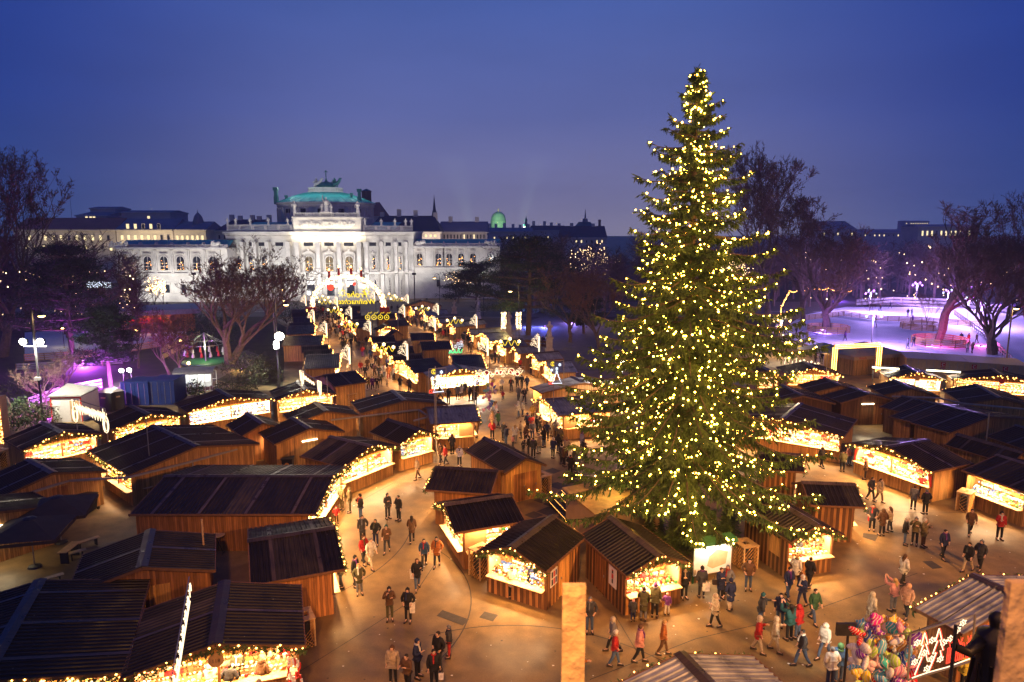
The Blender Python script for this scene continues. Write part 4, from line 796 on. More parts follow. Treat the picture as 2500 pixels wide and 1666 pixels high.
while z < TZ-.3:
    rr_ = trad(z); n = 9 if z < 18 else (7 if z < 23 else 5)
    for k in range(n):
        if rnd.random() < .08: continue
        a = 2*pi*(k+U(-.4, .4))/n+z*2.1; ln = rr_*U(.66, 1.2)*(1.0 if rnd.random() < .75 else .62)
        if ln < .25: ln = .25
        base = axis(z+U(-.3, .3)); up0 = -.10+.62*(z/TZ)**1.4; seg = max(4, int(ln/.38)); p = base.copy(); pts = [p.copy()]
        for i in range(seg):
            t = i/seg; d = V((cos(a), sin(a), up0-.50*sin(pi*min(1, t*1.25))*(1-.35*z/TZ)+.62*max(0, t-.62))).normalized(); p = p+d*(ln/seg); pts.append(p.copy())
        limb.tube(pts, [.05*(1-i/len(pts))+.008 for i in range(len(pts))], 4, 0, False)
        side = V((-sin(a), cos(a), 0))
        for i in range(1, len(pts)):
            t = i/(len(pts)-1); q0 = pts[i-1]; dirn = (pts[i]-q0)
            if t < .16 and z < 20: continue
            for s_ in (-1, 1):
                for rep in (0, 1):
                    sl_ = (.35+.85*min(1, ln/5))*(1.15-.75*t)*U(.6, 1.15); q = q0+dirn*U(0, 1); dd = (side*s_*U(.5, 1)+dirn.normalized()*U(.5, 1.1)+V((0, 0, -U(.1, .55)))).normalized()
                    m_ = max(2, int(sl_/.13))
                    for j in range(m_):
                        w = q+dd*sl_*(j/m_)+V((0, 0, -.22*(j/m_)**2*sl_))
                        for h in range(3):
                            v = (dd*U(.1, .9)+side*U(-.7, .7)+V((U(-.4, .4), U(-.4, .4), -U(.0, 1.15)))).normalized()*U(.16, .36); crown.blade(w, v, U(.022, .042))
                    if rnd.random() < .60: spots.append(q+dd*sl_*U(.5, 1.0)+V((0, 0, U(.0, .12))))
        for j in range(6): crown.blade(pts[-1]-(pts[-1]-pts[-2])*U(0, 1), ((pts[-1]-pts[-2]).normalized()+V((U(-.5, .5), U(-.5, .5), U(-.4, .4))))*U(.15, .3), .035)
        if rnd.random() < .75: spots.append(pts[-1]+V((0, 0, .05)))
    z += .53 if z < 14 else (.46 if z < 21 else .34)
for j in range(60): crown.blade(axis(TZ-U(0, 1.2)), V((U(-1, 1), U(-1, 1), U(.2, 1.4)))*.2, .03)
tr_ = b.build('trunk', M['bark'], spr); limb.build('branch', M['bark'], tr_); crown.build('crown', M['needle'], spr)
for i in range(170):
    zz_ = U(4, 25.5); rr_ = trad(zz_)*U(.12, .6); a = U(-pi*.95, -pi*.05); spots.append(axis(zz_)+V((cos(a)*rr_, sin(a)*rr_, U(-.2, .2))))
sl_o = empty('light_chain', TB); tag(sl_o, 'golden bulbs of the light chain wound through the great spruce', 'light chain')
rnd.shuffle(spots); spots = [s for s in spots if s.z < 25.4 or rnd.random() < .6][:2700]
spots.sort(key=lambda s: s.y+.35*abs(s.x)); big = MB(); bm = MB(); bm.ball((0, 0, 0), .046, 0, 6); proto = None
for i, s in enumerate(spots):
    if i < 100:
        if proto is None: proto = bm.build('bulb', M['tree_bulb'], sl_o); o = proto
        else: o = proto.copy(); col.objects.link(o)
        o.location = s
    else: big.octa(s, .043*U(.6, 1.4))
o = big.build('bulb', M['tree_bulb'], sl_o); o['kind'] = 'stuff'
# small firs round its foot and one beside the golden shed
def small_fir_mesh(h, seed):
    r_ = random.Random(seed); b = MB(); z = .15*h
    while z < h:
        rr_ = (h-z)*.36+.03; n = 9
        for k in range(n):
            a = 2*pi*(k+r_.random())/n; ln = rr_*r_.uniform(.75, 1.1)
            for j in range(max(2, int(ln/.07))):
                t = j*.07; w = V((cos(a)*t, sin(a)*t, z-.25*t))
                for h_ in range(3): b.blade(w, V((cos(a)*.7+r_.uniform(-.8, .8), sin(a)*.7+r_.uniform(-.8, .8), r_.uniform(-.7, .3))).normalized()*r_.uniform(.1, .2), .02)
        z += .13
    return b
sf = empty('small_fir', P(1560, 1300)); tag(sf, 'small unlit fir at the foot of the great spruce', 'fir tree', 'small firs fencing the great spruce')
b = MB(); b.tube([(0, 0, 0), (0, 0, 2.3)], [.05, .01], 6); b.build('trunk', M['bark'], sf); small_fir_mesh(2.4, 3).build('crown', M['needle'], sf)
for i, (x, y) in enumerate(((1585, 1322), (1612, 1340), (1640, 1352), (1672, 1352), (1705, 1348), (1738, 1345), (1768, 1338), (1600, 1290), (1655, 1320), (1725, 1318), (1783, 1312))):
    c_ = copy_tree(sf, None, P(x, y), i*1.7); s_ = U(.75, 1.15); c_.scale = (s_, s_, s_)
c_ = copy_tree(sf, None, P(1197, 1196), 1); c_['label'] = 'small fir standing between golden shed and black roof'; del c_['group']; c_.scale = (1.0, 1.0, 1.0)
# ------------------------------------------------------------------ bare trees
def bare_tree(label, base, H, spread, seed, name='bare_tree', lean=(0, 0), stems=1, leafy=.25, levels=5, trunk_r=None, droop=0.0, first=.25, group=None, twig=1.0, glit=0):
    r_ = random.Random(seed); o = empty(name, base); tag(o, label, 'tree', group)
    tk = MB(); tw = MB(); tr0 = trunk_r or H*.024; tips = []
    def branch(p, d, ln, rad, lev):
        pts = [p.copy()]; q = p.copy(); n = 4 if lev < 3 else 3; d = d.normalized()
        for i in range(n):
            d = (d+V((r_.uniform(-.22, .22), r_.uniform(-.22, .22), r_.uniform(-.12, .22)-droop*(lev > 1)))).normalized(); q = q+d*(ln/n); pts.append(q.copy())
        tgt = tk if lev <= 2 else tw
        tgt.tube(pts, [rad*(1-.45*i/n) for i in range(n+1)], 7 if lev == 0 else (5 if lev < 3 else 3), 0, False)
        if lev >= levels:
            for i in range(int(12*twig)+1):
                s = pts[r_.randrange(1, n+1)]; v = (d+V((r_.uniform(-.9, .9), r_.uniform(-.9, .9), r_.uniform(-.6, .8)))).normalized()*ln*r_.uniform(.25, .68); w_ = max(.016, H*.0014)
                tw.blade(s, v, w_)
                if r_.random() < leafy:
                    for k in range(2): tw.blade(s+v*r_.uniform(.3, 1), V((r_.uniform(-1, 1), r_.uniform(-1, 1), r_.uniform(-1, 1)))*.16, .07, 1)
            tips.append(q); return
        k = 3 if lev in (0, 1, 2) else (3 if r_.random() < .55 else 2)
        if lev == 0: k = 4+int(spread/H*3)
        for i in range(k):
            s = pts[-1] if i < 2 else pts[r_.randrange(max(1, n-2), n)]
            a = 2*pi*(i+r_.random()*.7)/k; out = V((cos(a), sin(a), 0)); sp = spread/H*(1.15 if lev == 0 else .95)
            nd = (d*(.75 if lev else .6)+out*sp*r_.uniform(.6, 1.25)+V((0, 0, .12)))
            branch(s, nd, ln*r_.uniform(.62, .86) if lev else H*(1-first)*.30*r_.uniform(.85, 1.15), rad*(.62 if i else .7)*(.75 if lev == 0 else .85), lev+1)
    for i in range(stems):
        a = 2*pi*i/max(1, stems)+r_.random(); branch(V((cos(a)*.25*(stems > 1), sin(a)*.25*(stems > 1), 0)), V((lean[0]+cos(a)*.28*(stems > 1), lean[1]+sin(a)*.28*(stems > 1), 1)), H*first, tr0, 0)
    # fit the height and the width to the tree's real size
    top = max(v[2] for v in tw.v); hx = sorted(abs(v[0]) for v in tw.v)[int(.97*len(tw.v))]; sz, sxy = H/top, spread/hx
    for m_ in (tk, tw): m_.v = [(x*(1+(sxy-1)*min(1, z_/H*2.5)), y*(1+(sxy-1)*min(1, z_/H*2.5)), z_*sz) for x, y, z_ in m_.v]
    tk.build('trunk', M['bark'], o); tw.build('crown', [M['twig'], M['leaf']], o)
    if glit:
        g = MB(); vs = tw.v[::max(1, len(tw.v)//glit)]
        for v in vs: g.octa(v, .10)
        g.build('fairy_lights', M['bulb_white'], o)
    return o
bare_tree('tall bare plane tree with brown twigs at the left edge', P(6, 872), 31, 9.5, 1, leafy=.6, lean=(.05, 0), levels=6, twig=.8)
bare_tree('second bare plane tree behind at the left edge', P(-45, 850), 32, 10, 2, leafy=.6, levels=6, twig=.6)
bare_tree('wide many stemmed bare tree before the theatre, left', P(564, 889), 18.2, 9.0, 5, stems=2, leafy=.06, first=.30, trunk_r=.62, levels=6, twig=1.3)
bare_tree('thin bare tree behind the glass shelter', P(443, 925), 8.5, 3.0, 8, leafy=.2, levels=5)
bare_tree('slim leaning bare tree right of the glass shelter tree', P(415, 918), 9, 2.6, 9, lean=(-.3, 0), leafy=.1, levels=5)
bare_tree('bare sapling by the two white floodlights', P(338, 900), 8, 3.2, 10, leafy=.2, levels=5)
bare_tree('small bare tree lit violet behind the left lamp post', P(113, 1008), 5.6, 2.2, 12, leafy=0, levels=4, trunk_r=.16)
bare_tree('small bare tree lit violet left of the toilets', P(168, 985), 6.2, 2.4, 13, leafy=0, levels=4, trunk_r=.16)
bare_tree('huge bare plane tree rising behind the spruce at right', P(1872, 800), 36, 14.0, 21, leafy=.6, first=.3, levels=6, twig=1.0, trunk_r=.7, lean=(-.05, 0))
bare_tree('broad bare tree lit violet inside a round rink fence', P(2018, 806), 21, 9.0, 22, leafy=.5, first=.22, stems=1, levels=6, twig=1.0, trunk_r=.85)
bare_tree('pollarded bare tree lit magenta inside a rink fence', P(2290, 838), 23.5, 7.5, 24, leafy=0, first=.42, levels=5, twig=1.6, trunk_r=.62)
bare_tree('dark bare tree with low arching boughs, right edge', P(2424, 866), 20, 8, 26, leafy=.05, first=.22, stems=2, levels=6, twig=.8, trunk_r=.6)
bare_tree('tall dark bare tree cut by the right edge', P(2520, 840), 25, 9, 28, leafy=.3, levels=6, twig=.9)
bare_tree('bare tree strung with fairy lights behind the spruce', P(1790, 752), 15, 6.5, 31, leafy=0, levels=5, glit=260)
bare_tree('bare tree with scattered fairy lights left of the spruce', P(1455, 748), 16, 6, 33, leafy=0, levels=5, glit=220)
bare_tree('glittering small tree before the theatre wing', P(1118, 742), 9, 4, 35, leafy=0, levels=5, glit=60)
for i, (x, y, h) in enumerate(((375, 755, 8), (400, 752, 6), (322, 762, 5))):
    bare_tree(('taller middle', 'right', 'left')[i]+' one of three light wrapped trees by the left road', P(x, y), h, h*.3, 40+i, leafy=0, levels=4, glit=240)
for i, (x, y) in enumerate(((2140, 800), (2262, 805))): bare_tree(('slender young tree standing on the rink, left of pair', 'slender young tree standing on the rink, right of pair')[i], P(x, y), 7.5, 2.2, 50+i, leafy=0, levels=4, trunk_r=.09)
# ------------------------------------------------------------------ pines
def pine(label, base, H, spread, seed, trunk_r=.4, first=.35, m='needle_dark', layers=9, dens=1.0):
    r_ = random.Random(seed); o = empty('pine_tree', base); tag(o, label, 'tree'); tk = MB(); cr = MB()
    tk.tube([(0, 0, 0), (r_.uniform(-.3, .3), 0, H*.4), (r_.uniform(-.5, .5), 0, H*.75), (0, 0, H*.97)], [trunk_r, trunk_r*.8, trunk_r*.5, .06], 8)
    for L_ in range(layers):
        t = first+(1-first)*(L_+r_.random()*.5)/layers; zz_ = H*t; rad = spread*(1-.72*((t-first)/(1-first))**1.5)
        for k in range(6):
            a = 2*pi*(k+r_.random())/6; ln = rad*r_.uniform(.55, 1.05); end = V((cos(a)*ln, sin(a)*ln, zz_+ln*r_.uniform(-.12, .22))); mid = V((cos(a)*ln*.5, sin(a)*ln*.5, zz_+ln*.02))
            tk.tube([(0, 0, zz_-.3), mid, end], [.14*spread/8, .09*spread/8, .03], 4, 0, False)
            for j in range(int(11*dens)):
                f = .3+.7*math.sqrt(r_.random()); c_ = V((0, 0, zz_)).lerp(end, f)+V((r_.gauss(0, .11)*spread*.8, r_.gauss(0, .11)*spread*.8, r_.uniform(-.25, .35))); cl = spread*.085*r_.uniform(.7, 1.3)
                for h in range(30):
                    p = c_+V((r_.gauss(0, cl), r_.gauss(0, cl), r_.gauss(0, cl*.36))); cr.blade(p, V((r_.uniform(-1, 1), r_.uniform(-1, 1), r_.uniform(-.2, .9))).normalized()*r_.uniform(.25, .55), .05)
    tk.build('trunk', M['bark'], o); cr.build('crown', M[m], o); return o
pine('dark umbrella pine lit violet from below, left', P(180, 890), 16.2, 7.2, 3, first=.30, dens=1.3)
pine('smaller pine glowing violet before the umbrella pine', P(272, 948), 9.6, 3.7, 4, trunk_r=.24, first=.35, layers=7)
pine('great dark cedar right of the theatre', P(1290, 818), 17.5, 10.5, 6, trunk_r=.5, first=.28, layers=10, dens=1.25)
pine('low spreading pine lit gold by a street lamp', P(1165, 775), 12, 8.5, 7, trunk_r=.35, first=.35, layers=7, dens=1.2)
pine('young pine between cedar and statue', P(1268, 792), 8.5, 3.4, 15, trunk_r=.22, first=.3, layers=5)
# ------------------------------------------------------------------ bushes
def bush(label, base, w, h, seed, m='bush', n=900, name='bush'):
    r_ = random.Random(seed); o = empty(name, base); tag(o, label, 'bush'); b = MB()
    st = MB()
    for i in range(7):
        a = r_.random()*2*pi; st.tube([(0, 0, 0), (cos(a)*w*.2, sin(a)*w*.2, h*.5), (cos(a)*w*.42, sin(a)*w*.42, h*.9)], [.05, .035, .012], 4, 0, False)
    for i in range(n):
        a = r_.random()*2*pi; u = r_.random(); q = V((cos(a)*w*.5*math.sqrt(u), sin(a)*w*.5*math.sqrt(u), h*(.08+.9*r_.random()*(1-.6*u)))); b.blade(q, V((r_.uniform(-1, 1), r_.uniform(-1, 1), r_.uniform(-.6, 1))).normalized()*r_.uniform(.12, .34), r_.uniform(.03, .08))
    st.build('stem', M['bark'], o); b.build('foliage', M[m], o); return o
bush('brown leafy bush behind the left lane stalls', P(640, 935), 5, 3.6, 1, n=1500); bush('brown bush beside the wide bare tree', P(600, 915), 6, 3.2, 2, n=1300); bush('low bush right of the glass shelter', P(575, 960), 5, 2.0, 3)
bush('dark shrub at the left edge under the lamp post', P(45, 1045), 5, 3.0, 4, 'ivy', 1400); bush('rounded shrub left of the white site hut', P(88, 1040), 4, 2.8, 5, 'bush', 1200)
bush('tall ivy green bush behind the wide bare tree', P(520, 850), 8, 7.5, 6, 'ivy', 2600); bush('tall green bush beside the first stall row', P(700, 790), 8, 6.5, 7, 'ivy', 1800); bush('potted green bush in front of glass shelter', P(475, 968), 2.2, 2.0, 8, 'ivy', 600); bush('dark bush at the edge of the lawn, left', P(70, 965), 7, 2.6, 9, 'bush', 900)
# ------------------------------------------------------------------ far woods (one mass)
def woods(label, x0, x1, Y0, Y1, n, h0, h1, seed):
    r_ = random.Random(seed); b = MB()
    for i in range(n):
        Y = r_.uniform(Y0, Y1); x = r_.uniform(x0, x1); c_ = PY(x, 640, Y); h = r_.uniform(h0, h1); sp = h*.26
        b.tube([(c_.x, Y, 0), (c_.x+r_.uniform(-.6, .6), Y, h*.5), (c_.x, Y, h*.92)], [.3, .2, .04], 4, 0, False)
        for k in range(60):
            z_ = h*r_.uniform(.22, .9); f = sin(pi*min(1, (z_/h-.1)/.9))**.7; a = r_.random()*2*pi; d = V((cos(a), sin(a), r_.uniform(.2, 1.1)))*sp*f*r_.uniform(.5, 1.15); p = V((c_.x, Y, z_-d.z*.3)); b.tube([p, p+d*.6+V((0, 0, .2)), p+d], [.09, .05, .02], 3, 0, False)
            for j in range(6): b.blade(p+d*r_.uniform(.3, 1), V((r_.uniform(-1, 1), r_.uniform(-1, 1), r_.uniform(-.3, 1)))*r_.uniform(.7, 1.9), .05, 0)
    return tag(b.build('woods', M['twig']), label, 'woods', kind='stuff')
woods('dense bare park trees behind the ice rink', 1960, 2560, 182, 235, 110, 11, 17, 1)
woods('dense bare trees behind the cedar', 1225, 1520, 150, 215, 55, 10, 19, 2)
woods('bare park trees behind the left lawn', -60, 330, 112, 160, 36, 10, 20, 3)
bare_tree('second tall bare tree right of the spruce top', P(1960, 792), 27, 11.0, 61, leafy=.6, first=.3, levels=6, twig=.9, trunk_r=.5)
bare_tree('bare tree on the violet plaza, nearest the spruce', P(1462, 852), 13, 5.5, 63, leafy=.4, first=.3, levels=5, twig=1.2)
bare_tree('bare tree on the violet plaza behind the statues', P(1392, 835), 14, 5.5, 64, leafy=.3, first=.3, levels=5, twig=1.2)
pine('small dark pine on the plaza edge left of the spruce', P(1425, 815), 10, 4.5, 66, trunk_r=.25, first=.2, layers=7)
woods('bare trees behind the spruce and its lights', 1560, 1990, 165, 225, 60, 12, 20, 4)
# ------------------------------------------------------------------ grounds: lawn, ice, paths
sheet('lawn', [(-900, 1100), (-60, 1000), (300, 960), (640, 840), (640, 762), (-900, 762)], .004, 'lawn', 'dark park ground under the trees, left')
sheet('lawn', [(1230, 765), (3400, 765), (3400, 640), (1230, 640)], .004, 'lawn', 'dark park ground under the far trees, right')
sheet('lawn', [(1260, 905), (1620, 905), (1900, 830), (1900, 766), (1260, 766)], .004, 'lawn', 'dark park ground behind the spruce')
sheet('lawn', [(-60, 990), (420, 905), (560, 935), (690, 945), (700, 800), (640, 770), (300, 790), (-60, 800)], .006, 'lawn', 'worn park lawn with fallen leaves, left')
sheet('footpath', [(300, 985), (420, 985), (640, 870), (600, 855), (430, 905), (290, 940)], .010, 'paving', 'pale footpath past the blue containers')
sheet('ice_rink', [(1905, 832), (2010, 872), (2160, 892), (2330, 908), (2520, 915), (2560, 780), (2350, 752), (2100, 743), (1960, 770), (1915, 800)], .012, 'ice', 'large outdoor ice rink glowing violet, right')
sheet('ice_rink', [(60, 880), (250, 868), (420, 838), (460, 800), (330, 798), (60, 812)], .012, 'ice', 'smaller pale ice rink behind the trees, left')
sheet('plaza', [(1270, 905), (1520, 905), (1620, 790), (1330, 770), (1255, 800)], .009, 'paving', 'paved strip lit violet behind the statues')
def patch(px, lab): 
    pts = [P(*q) for q in px]; c = sum(pts, V((0, 0, 0)))/len(pts); b = MB(); b.prism([(q.x-c.x, q.y-c.y) for q in reversed(pts)], .001, .006); tag(b.build('cover_plate', M['patch'], loc=(c.x, c.y, 0)), lab, 'cover plate', 'cover plates in the asphalt')
M['tan'] = mat('map_print', (.5, .36, .2), .7, 0, .15, 3); M['bronze'] = mat('bronze', (.02, .017, .014), .5, .4, .3, 5)
M['patch'] = mat('dark_plate', (.045, .035, .027), .7, 0, .3, 4)
patch([(1080, 1490), (1145, 1513), (1130, 1528), (1066, 1504)], 'long dark plate in the asphalt, front middle'); patch([(1183, 1494), (1216, 1502), (1203, 1518), (1170, 1508)], 'small dark plate right of the long plate')
patch([(2108, 1302), (2145, 1307), (2137, 1322), (2106, 1312)], 'dark plate among the people right of the tree'); patch([(2252, 1371), (2275, 1370), (2302, 1387), (2277, 1390)], 'dark framed plate near the bottom right roof')
b = MB()
for c0, r0, a0, a1 in ((P(700, 1480), 9.0, -.6, .9), (P(560, 1300), 11, -.9, .2), (P(1250, 1900), 9, .6, 2.0), (P(2050, 1100), 13, -1.9, -.7)):
    pts = [(c0.x+r0*cos(a0+(a1-a0)*i/24), c0.y+r0*sin(a0+(a1-a0)*i/24)) for i in range(25)]
    for p, q in zip(pts[:-1], pts[1:]):
        d = V((q[0]-p[0], q[1]-p[1], 0)).normalized().cross(V((0, 0, 1)))*.03; b.add([(p[0]-d.x, p[1]-d.y, .0045), (p[0]+d.x, p[1]+d.y, .0045), (q[0]+d.x, q[1]+d.y, .0045), (q[0]-d.x, q[1]-d.y, .0045)], [(0, 1, 2, 3)])
tag(b.build('asphalt_seams', M['patch']), 'curved seams between asphalt strips', 'seams', kind='structure')
# ------------------------------------------------------------------ lamps
def pole(label, top, base, r=.04, m='steel', name='pole', cat='pole', group=None, zt=None):
    B = P(*base); T = PY(top[0], top[1], B.y); h = T.z if zt is None else zt
    o = empty(name, (B.x, B.y, 0)); tag(o, label, cat, group); b = MB(); b.tube([(0, 0, 0), ((T.x-B.x)*.0, 0, h)], r, 8); b.build('shaft', M[m], o)
    b = MB(); b.tube([(0, 0, 0), (0, 0, .12)], r*2.2, 8); b.build('foot', M['dark'], o); return o, h
def hook(o, h, dx, reach, mlen='sodium', e=600, c=(1, .62, .25), r=.05, name='arm', dz=0.0):
    """curved lamp arm with a shallow bell shade"""
    b = MB(); pts = [(dx*reach*(1-cos(pi*i/8))/2, 0, h+dz+reach*.55*sin(pi*i/8)) for i in range(9)]; pts.append((pts[-1][0], 0, h+dz-.35)); b.tube(pts, r, 6); arm = b.build(name, M['dark'], o)
    q = V(pts[-1]); b = MB(); b.lathe([(.06, .3), (.12, .2), (.34, .05), (.42, -.05), (.40, -.06)], 14, q); b.build('lamp_shade', M['dark'], arm)
    b = MB(); b.ball(q+V((0, 0, -.08)), .3, 0, 10, 1, 1, .55); b.build('lens', M[mlen], arm); lamp('street_and_wash_light', 'POINT', q+V((0, 0, -.4)), e, c, o, size=.25)
def floods(o, pts, tgt, e, c=(1, .92, .72), sz=.32):
    for q in pts:
        q = V(q); b = MB(); b.rbox(q, sz*1.6, .3, sz*1.3); hd = b.build('floodlight', M['dark'], o); b = MB(); b.ball(q+V((0, -.2, 0)), sz*1.0, 0, 12, 1.1, .35, .95); b.build('lens', M['flood'], hd)
        lamp('flood_beam', 'SPOT', q+V((0, -.5, -.1)), e*1.6, c, o, rot=(R(52), 0, 0), size=.35, spot=140, blend=.7)
LPG = 'street lamps'
o, h = pole('lamp post with two glaring floodlights over the left lawn', (92, 760), (107, 1040), .10, 'dark', 'lamp_post', 'lamp post')
hook(o, h, 1, .9, e=250); b = MB(); b.beam((-1.1, 0, h*.70), (1.1, 0, h*.70), .09); b.build('cross_bar', M['dark'], o); floods(o, [(-.85, -.15, h*.72+.25), (.75, -.15, h*.72+.25)], None, 5000)
b = MB(); b.rbox((0, -.15, h*.42), .5, .3, .3); b.build('junction_box', M['grey'], o)
o, h = pole('lamp post with one dazzling floodlight left of the lane', (680, 735), (682, 946), .11, 'dark', 'lamp_post', 'lamp post'); hook(o, h, 1, 1.3, e=300); floods(o, [(.45, -.2, h*.60)], None, 6500, (.95, 1, .88), .5)
b = MB(); b.rbox((0, -.2, h*.50), .55, .35, .9); b.build('junction_box', M['white'], o)
o, h = pole('slim pole with two lamps behind the dazzling floodlight', (668, 700), (672, 850), .07, 'grey', 'lamp_post', 'lamp post'); hook(o, h, 1, 1.5, e=200); hook(o, h*.82, 1, 1.9, e=200)
o, h = pole('lamp post at the right edge before the dark tree', (2476, 745), (2452, 925), .09, 'pale_wood', 'lamp_post', 'lamp post'); hook(o, h, 1, .5, e=350)
o, h = pole('lamp post glowing gold in front of the cedar', (1268, 705), (1267, 845), .07, 'dark', 'lamp_post', 'lamp post'); hook(o, h, -1, 1.4, e=1100, c=(1, .72, .2))
o, h = pole('tall lamp post before the right theatre wing', (1073, 675), (1074, 756), .07, 'dark', 'lamp_post', 'lamp post'); hook(o, h, -1, 1.2, e=200)
o, h = pole('lamp post by the road left of the spruce', (1420, 735), (1432, 800), .08, 'dark', 'lamp_post', 'lamp post'); hook(o, h, 1, 1.2, e=300)
o, h = pole('pole with a cold white floodlight behind the spruce', (1515, 888), (1515, 1015), .07, 'steel', 'lamp_post', 'lamp post'); floods(o, [(0, -.2, h)], None, 1800, (1, .97, .9))
for i, (x, y) in enumerate(((303, 904), (322, 903))):
    o, h = pole(('left', 'right')[i]+' of two small white floodlights by the blue containers', (x, y), (x, y+38), .05, 'dark', 'lamp_post', 'lamp post'); floods(o, [(0, -.1, h)], None, 500, (1, 1, 1), .26)
for i, (x, y, yb, e) in enumerate(((338, 808, 868, 300), (463, 890, 925, 200), (443, 834, 870, 150), (238, 783, 830, 120), (157, 806, 850, 150))):
    o, h = pole('small park lamp, %s from the left on the far lawn' % ('fourth', 'fifth and nearest', 'third', 'second', 'first')[i] if False else ('park lamp before the left pavilion', 'low park lamp left of the carousel', 'park lamp on the timber ramp', 'park lamp behind the umbrella pine', 'park lamp left of the umbrella pine')[i], (x, y), (x, yb), .05, 'dark', 'park_lamp', 'lamp', 'park lamps'); b = MB(); b.ball((0, 0, h+.15), .22, 0, 8); b.build('globe', M['sodium'], o); lamp('park_light', 'POINT', (0, 0, h-.2), e, (1, .75, .4), o, size=.2)
# rink lights
for i, (x, yt, yb, c_, e) in enumerate(((2127, 765, 845, (.52, .30, 1), 2600), (2235, 692, 745, (.52, .31, 1), 4500), (2122, 712, 765, (.52, .31, 1), 4500), (2310, 710, 770, (.52, .31, 1), 3250), (2378, 697, 760, (.52, .31, 1), 3250), (2360, 728, 790, (.52, .31, 1), 3000), (2392, 742, 800, (.52, .31, 1), 2750), (1903, 775, 870, (1, .72, .4), 1100))):
    lab = ('nearest lamp mast rising from the middle of the rink', 'rink mast with green and white lamps at the far board', 'rink mast with violet lamps at the far left board', 'rink mast between the two rink trees', 'tall rink mast near the right dark tree', 'rink mast left of the right dark tree', 'short rink mast right of the magenta tree', 'warm lamp mast at the left rink board')[i]
    o, h = pole(lab, (x, yt), (x, yb), .08, 'steel', 'rink_mast', 'lamp mast', 'rink lamp masts')
    b = MB(); b.beam((-1.3, 0, h-.2), (1.3, 0, h-.2), .1); b.build('cross_bar', M['dark'], o)
    for j in range(5):
        b = MB(); b.ball((-1.2+.6*j, -.15, h+(.18 if j % 2 else -.5)), .2, 0, 8); b.build('lamp_head', M['neon_cool' if (i+j) % 3 == 0 else ('purple_lens' if i != 7 else 'sodium')], o)
    lamp('rink_light', 'POINT', (0, -.6, h-.8), e*3.0, c_, o, size=.4)
def uplight(px, c, e, dz=.4, lab='', tgt=None):
    p = P(*px); o = empty('uplighter', p); tag(o, lab, 'uplighter', 'coloured uplighters in the park'); b = MB(); b.tube([(0, 0, 0), (0, 0, .25)], .14, 8); b.build('housing', M['dark'], o); b = MB(); b.tube([(0, 0, .255), (0, 0, .28)], .12, 8); b.build('lens', M['purple_lens'], o); lamp('uplight', 'POINT', (0, 0, dz+.3), e*2.2, c, o, size=.15)
VIO = (.55, .08, 1)
for px, c, e, lab in (((290, 955), VIO, 900, 'violet uplighter beside the blue containers'), ((255, 957), VIO, 2600, 'violet uplighter at the smaller pine'), ((112, 1018), VIO, 700, 'violet uplighter under the small tree by the lamp post'), ((170, 995), VIO, 350, 'violet uplighter behind the white site hut'), ((205, 895), VIO, 4200, 'violet uplighter at the umbrella pine'), ((330, 935), VIO, 350, 'violet uplighter left of the toilets path'), ((2010, 815), (.35, .15, 1), 900, 'blue violet uplighter in the left rink fence'), ((2298, 847), (1, .05, .35), 420, 'magenta uplighter at the pollarded tree'), ((2276, 847), (.6, .1, 1), 500, 'violet uplighter at the pollarded tree'), ((2395, 845), (1, .1, .5), 350, 'pink uplighter behind the dark tree'), ((1330, 800), (.12, .14, 1), 1500, 'blue uplighter under the cedar'), ((1290, 800), (.15, .2, 1), 700, 'blue uplighter left of the cedar trunk'), ((1400, 790), (.3, .2, 1), 1300, 'blue violet uplighter right of the cedar'), ((2200, 735), (.22, .07, 1), 1750, 'violet uplighter in the park trees, middle'), ((2330, 735), (.22, .07, 1), 1750, 'violet uplighter in the park trees, right'), ((2050, 735), (.22, .07, 1), 1250, 'violet uplighter in the park trees, left'), ((2450, 745), (.22, .07, 1), 1500, 'violet uplighter in the park trees, far right'), ((590, 905), (1, .55, .15), 350, 'amber uplighter at the wide bare tree')): uplight(px, c, e, lab=lab)
# lights of the far park
b = MB(); r_ = random.Random(5)
for i in range(90):
    x, y = r_.uniform(1960, 2490), r_.uniform(600, 735); q = PY(x, y, r_.uniform(176, 184)); b.octa(q, r_.choice((.10, .13, .2)))
tag(b.build('park_glimmer', M['bulb_white']), 'scattered far lamp glimmers among the park trees', 'glimmer', kind='stuff')
b = MB()
for i in range(70):
    x, y = r_.uniform(-10, 330), r_.uniform(660, 790); q = PY(x, y, r_.uniform(108, 118)); b.octa(q, r_.choice((.06, .08, .12)))
tag(b.build('park_glimmer', M['bulb_white']), 'far lamp glimmers behind the left trees', 'glimmer', kind='stuff')
for i, pts in enumerate((((1900, 870), (1905, 790), (1925, 745)), ((1925, 745), (1990, 735), (2080, 742)))):
    b = MB(); w_ = MB(); q = [P(x, y) for x, y in pts]
    for a, c_ in zip(q[:-1], q[1:]):
        n = 26
        for j in range(n):
            p = a.lerp(c_, j/n); p.z = 3.6-.5*sin(pi*((j % 9)/9)); b.octa(p, .11)
        w_.tube([a.lerp(c_, j/12)+V((0, 0, 3.65)) for j in range(13)], .02, 4, 0, False)
        w_.tube([a, a+V((0, 0, 3.7))], .05, 5)
    o = w_.build('festoon', M['dark']); tag(o, ('bulb festoon along the left rink board', 'bulb festoon along the far rink board')[i], 'festoon'); b.build('light_string', M['bulb'], o)
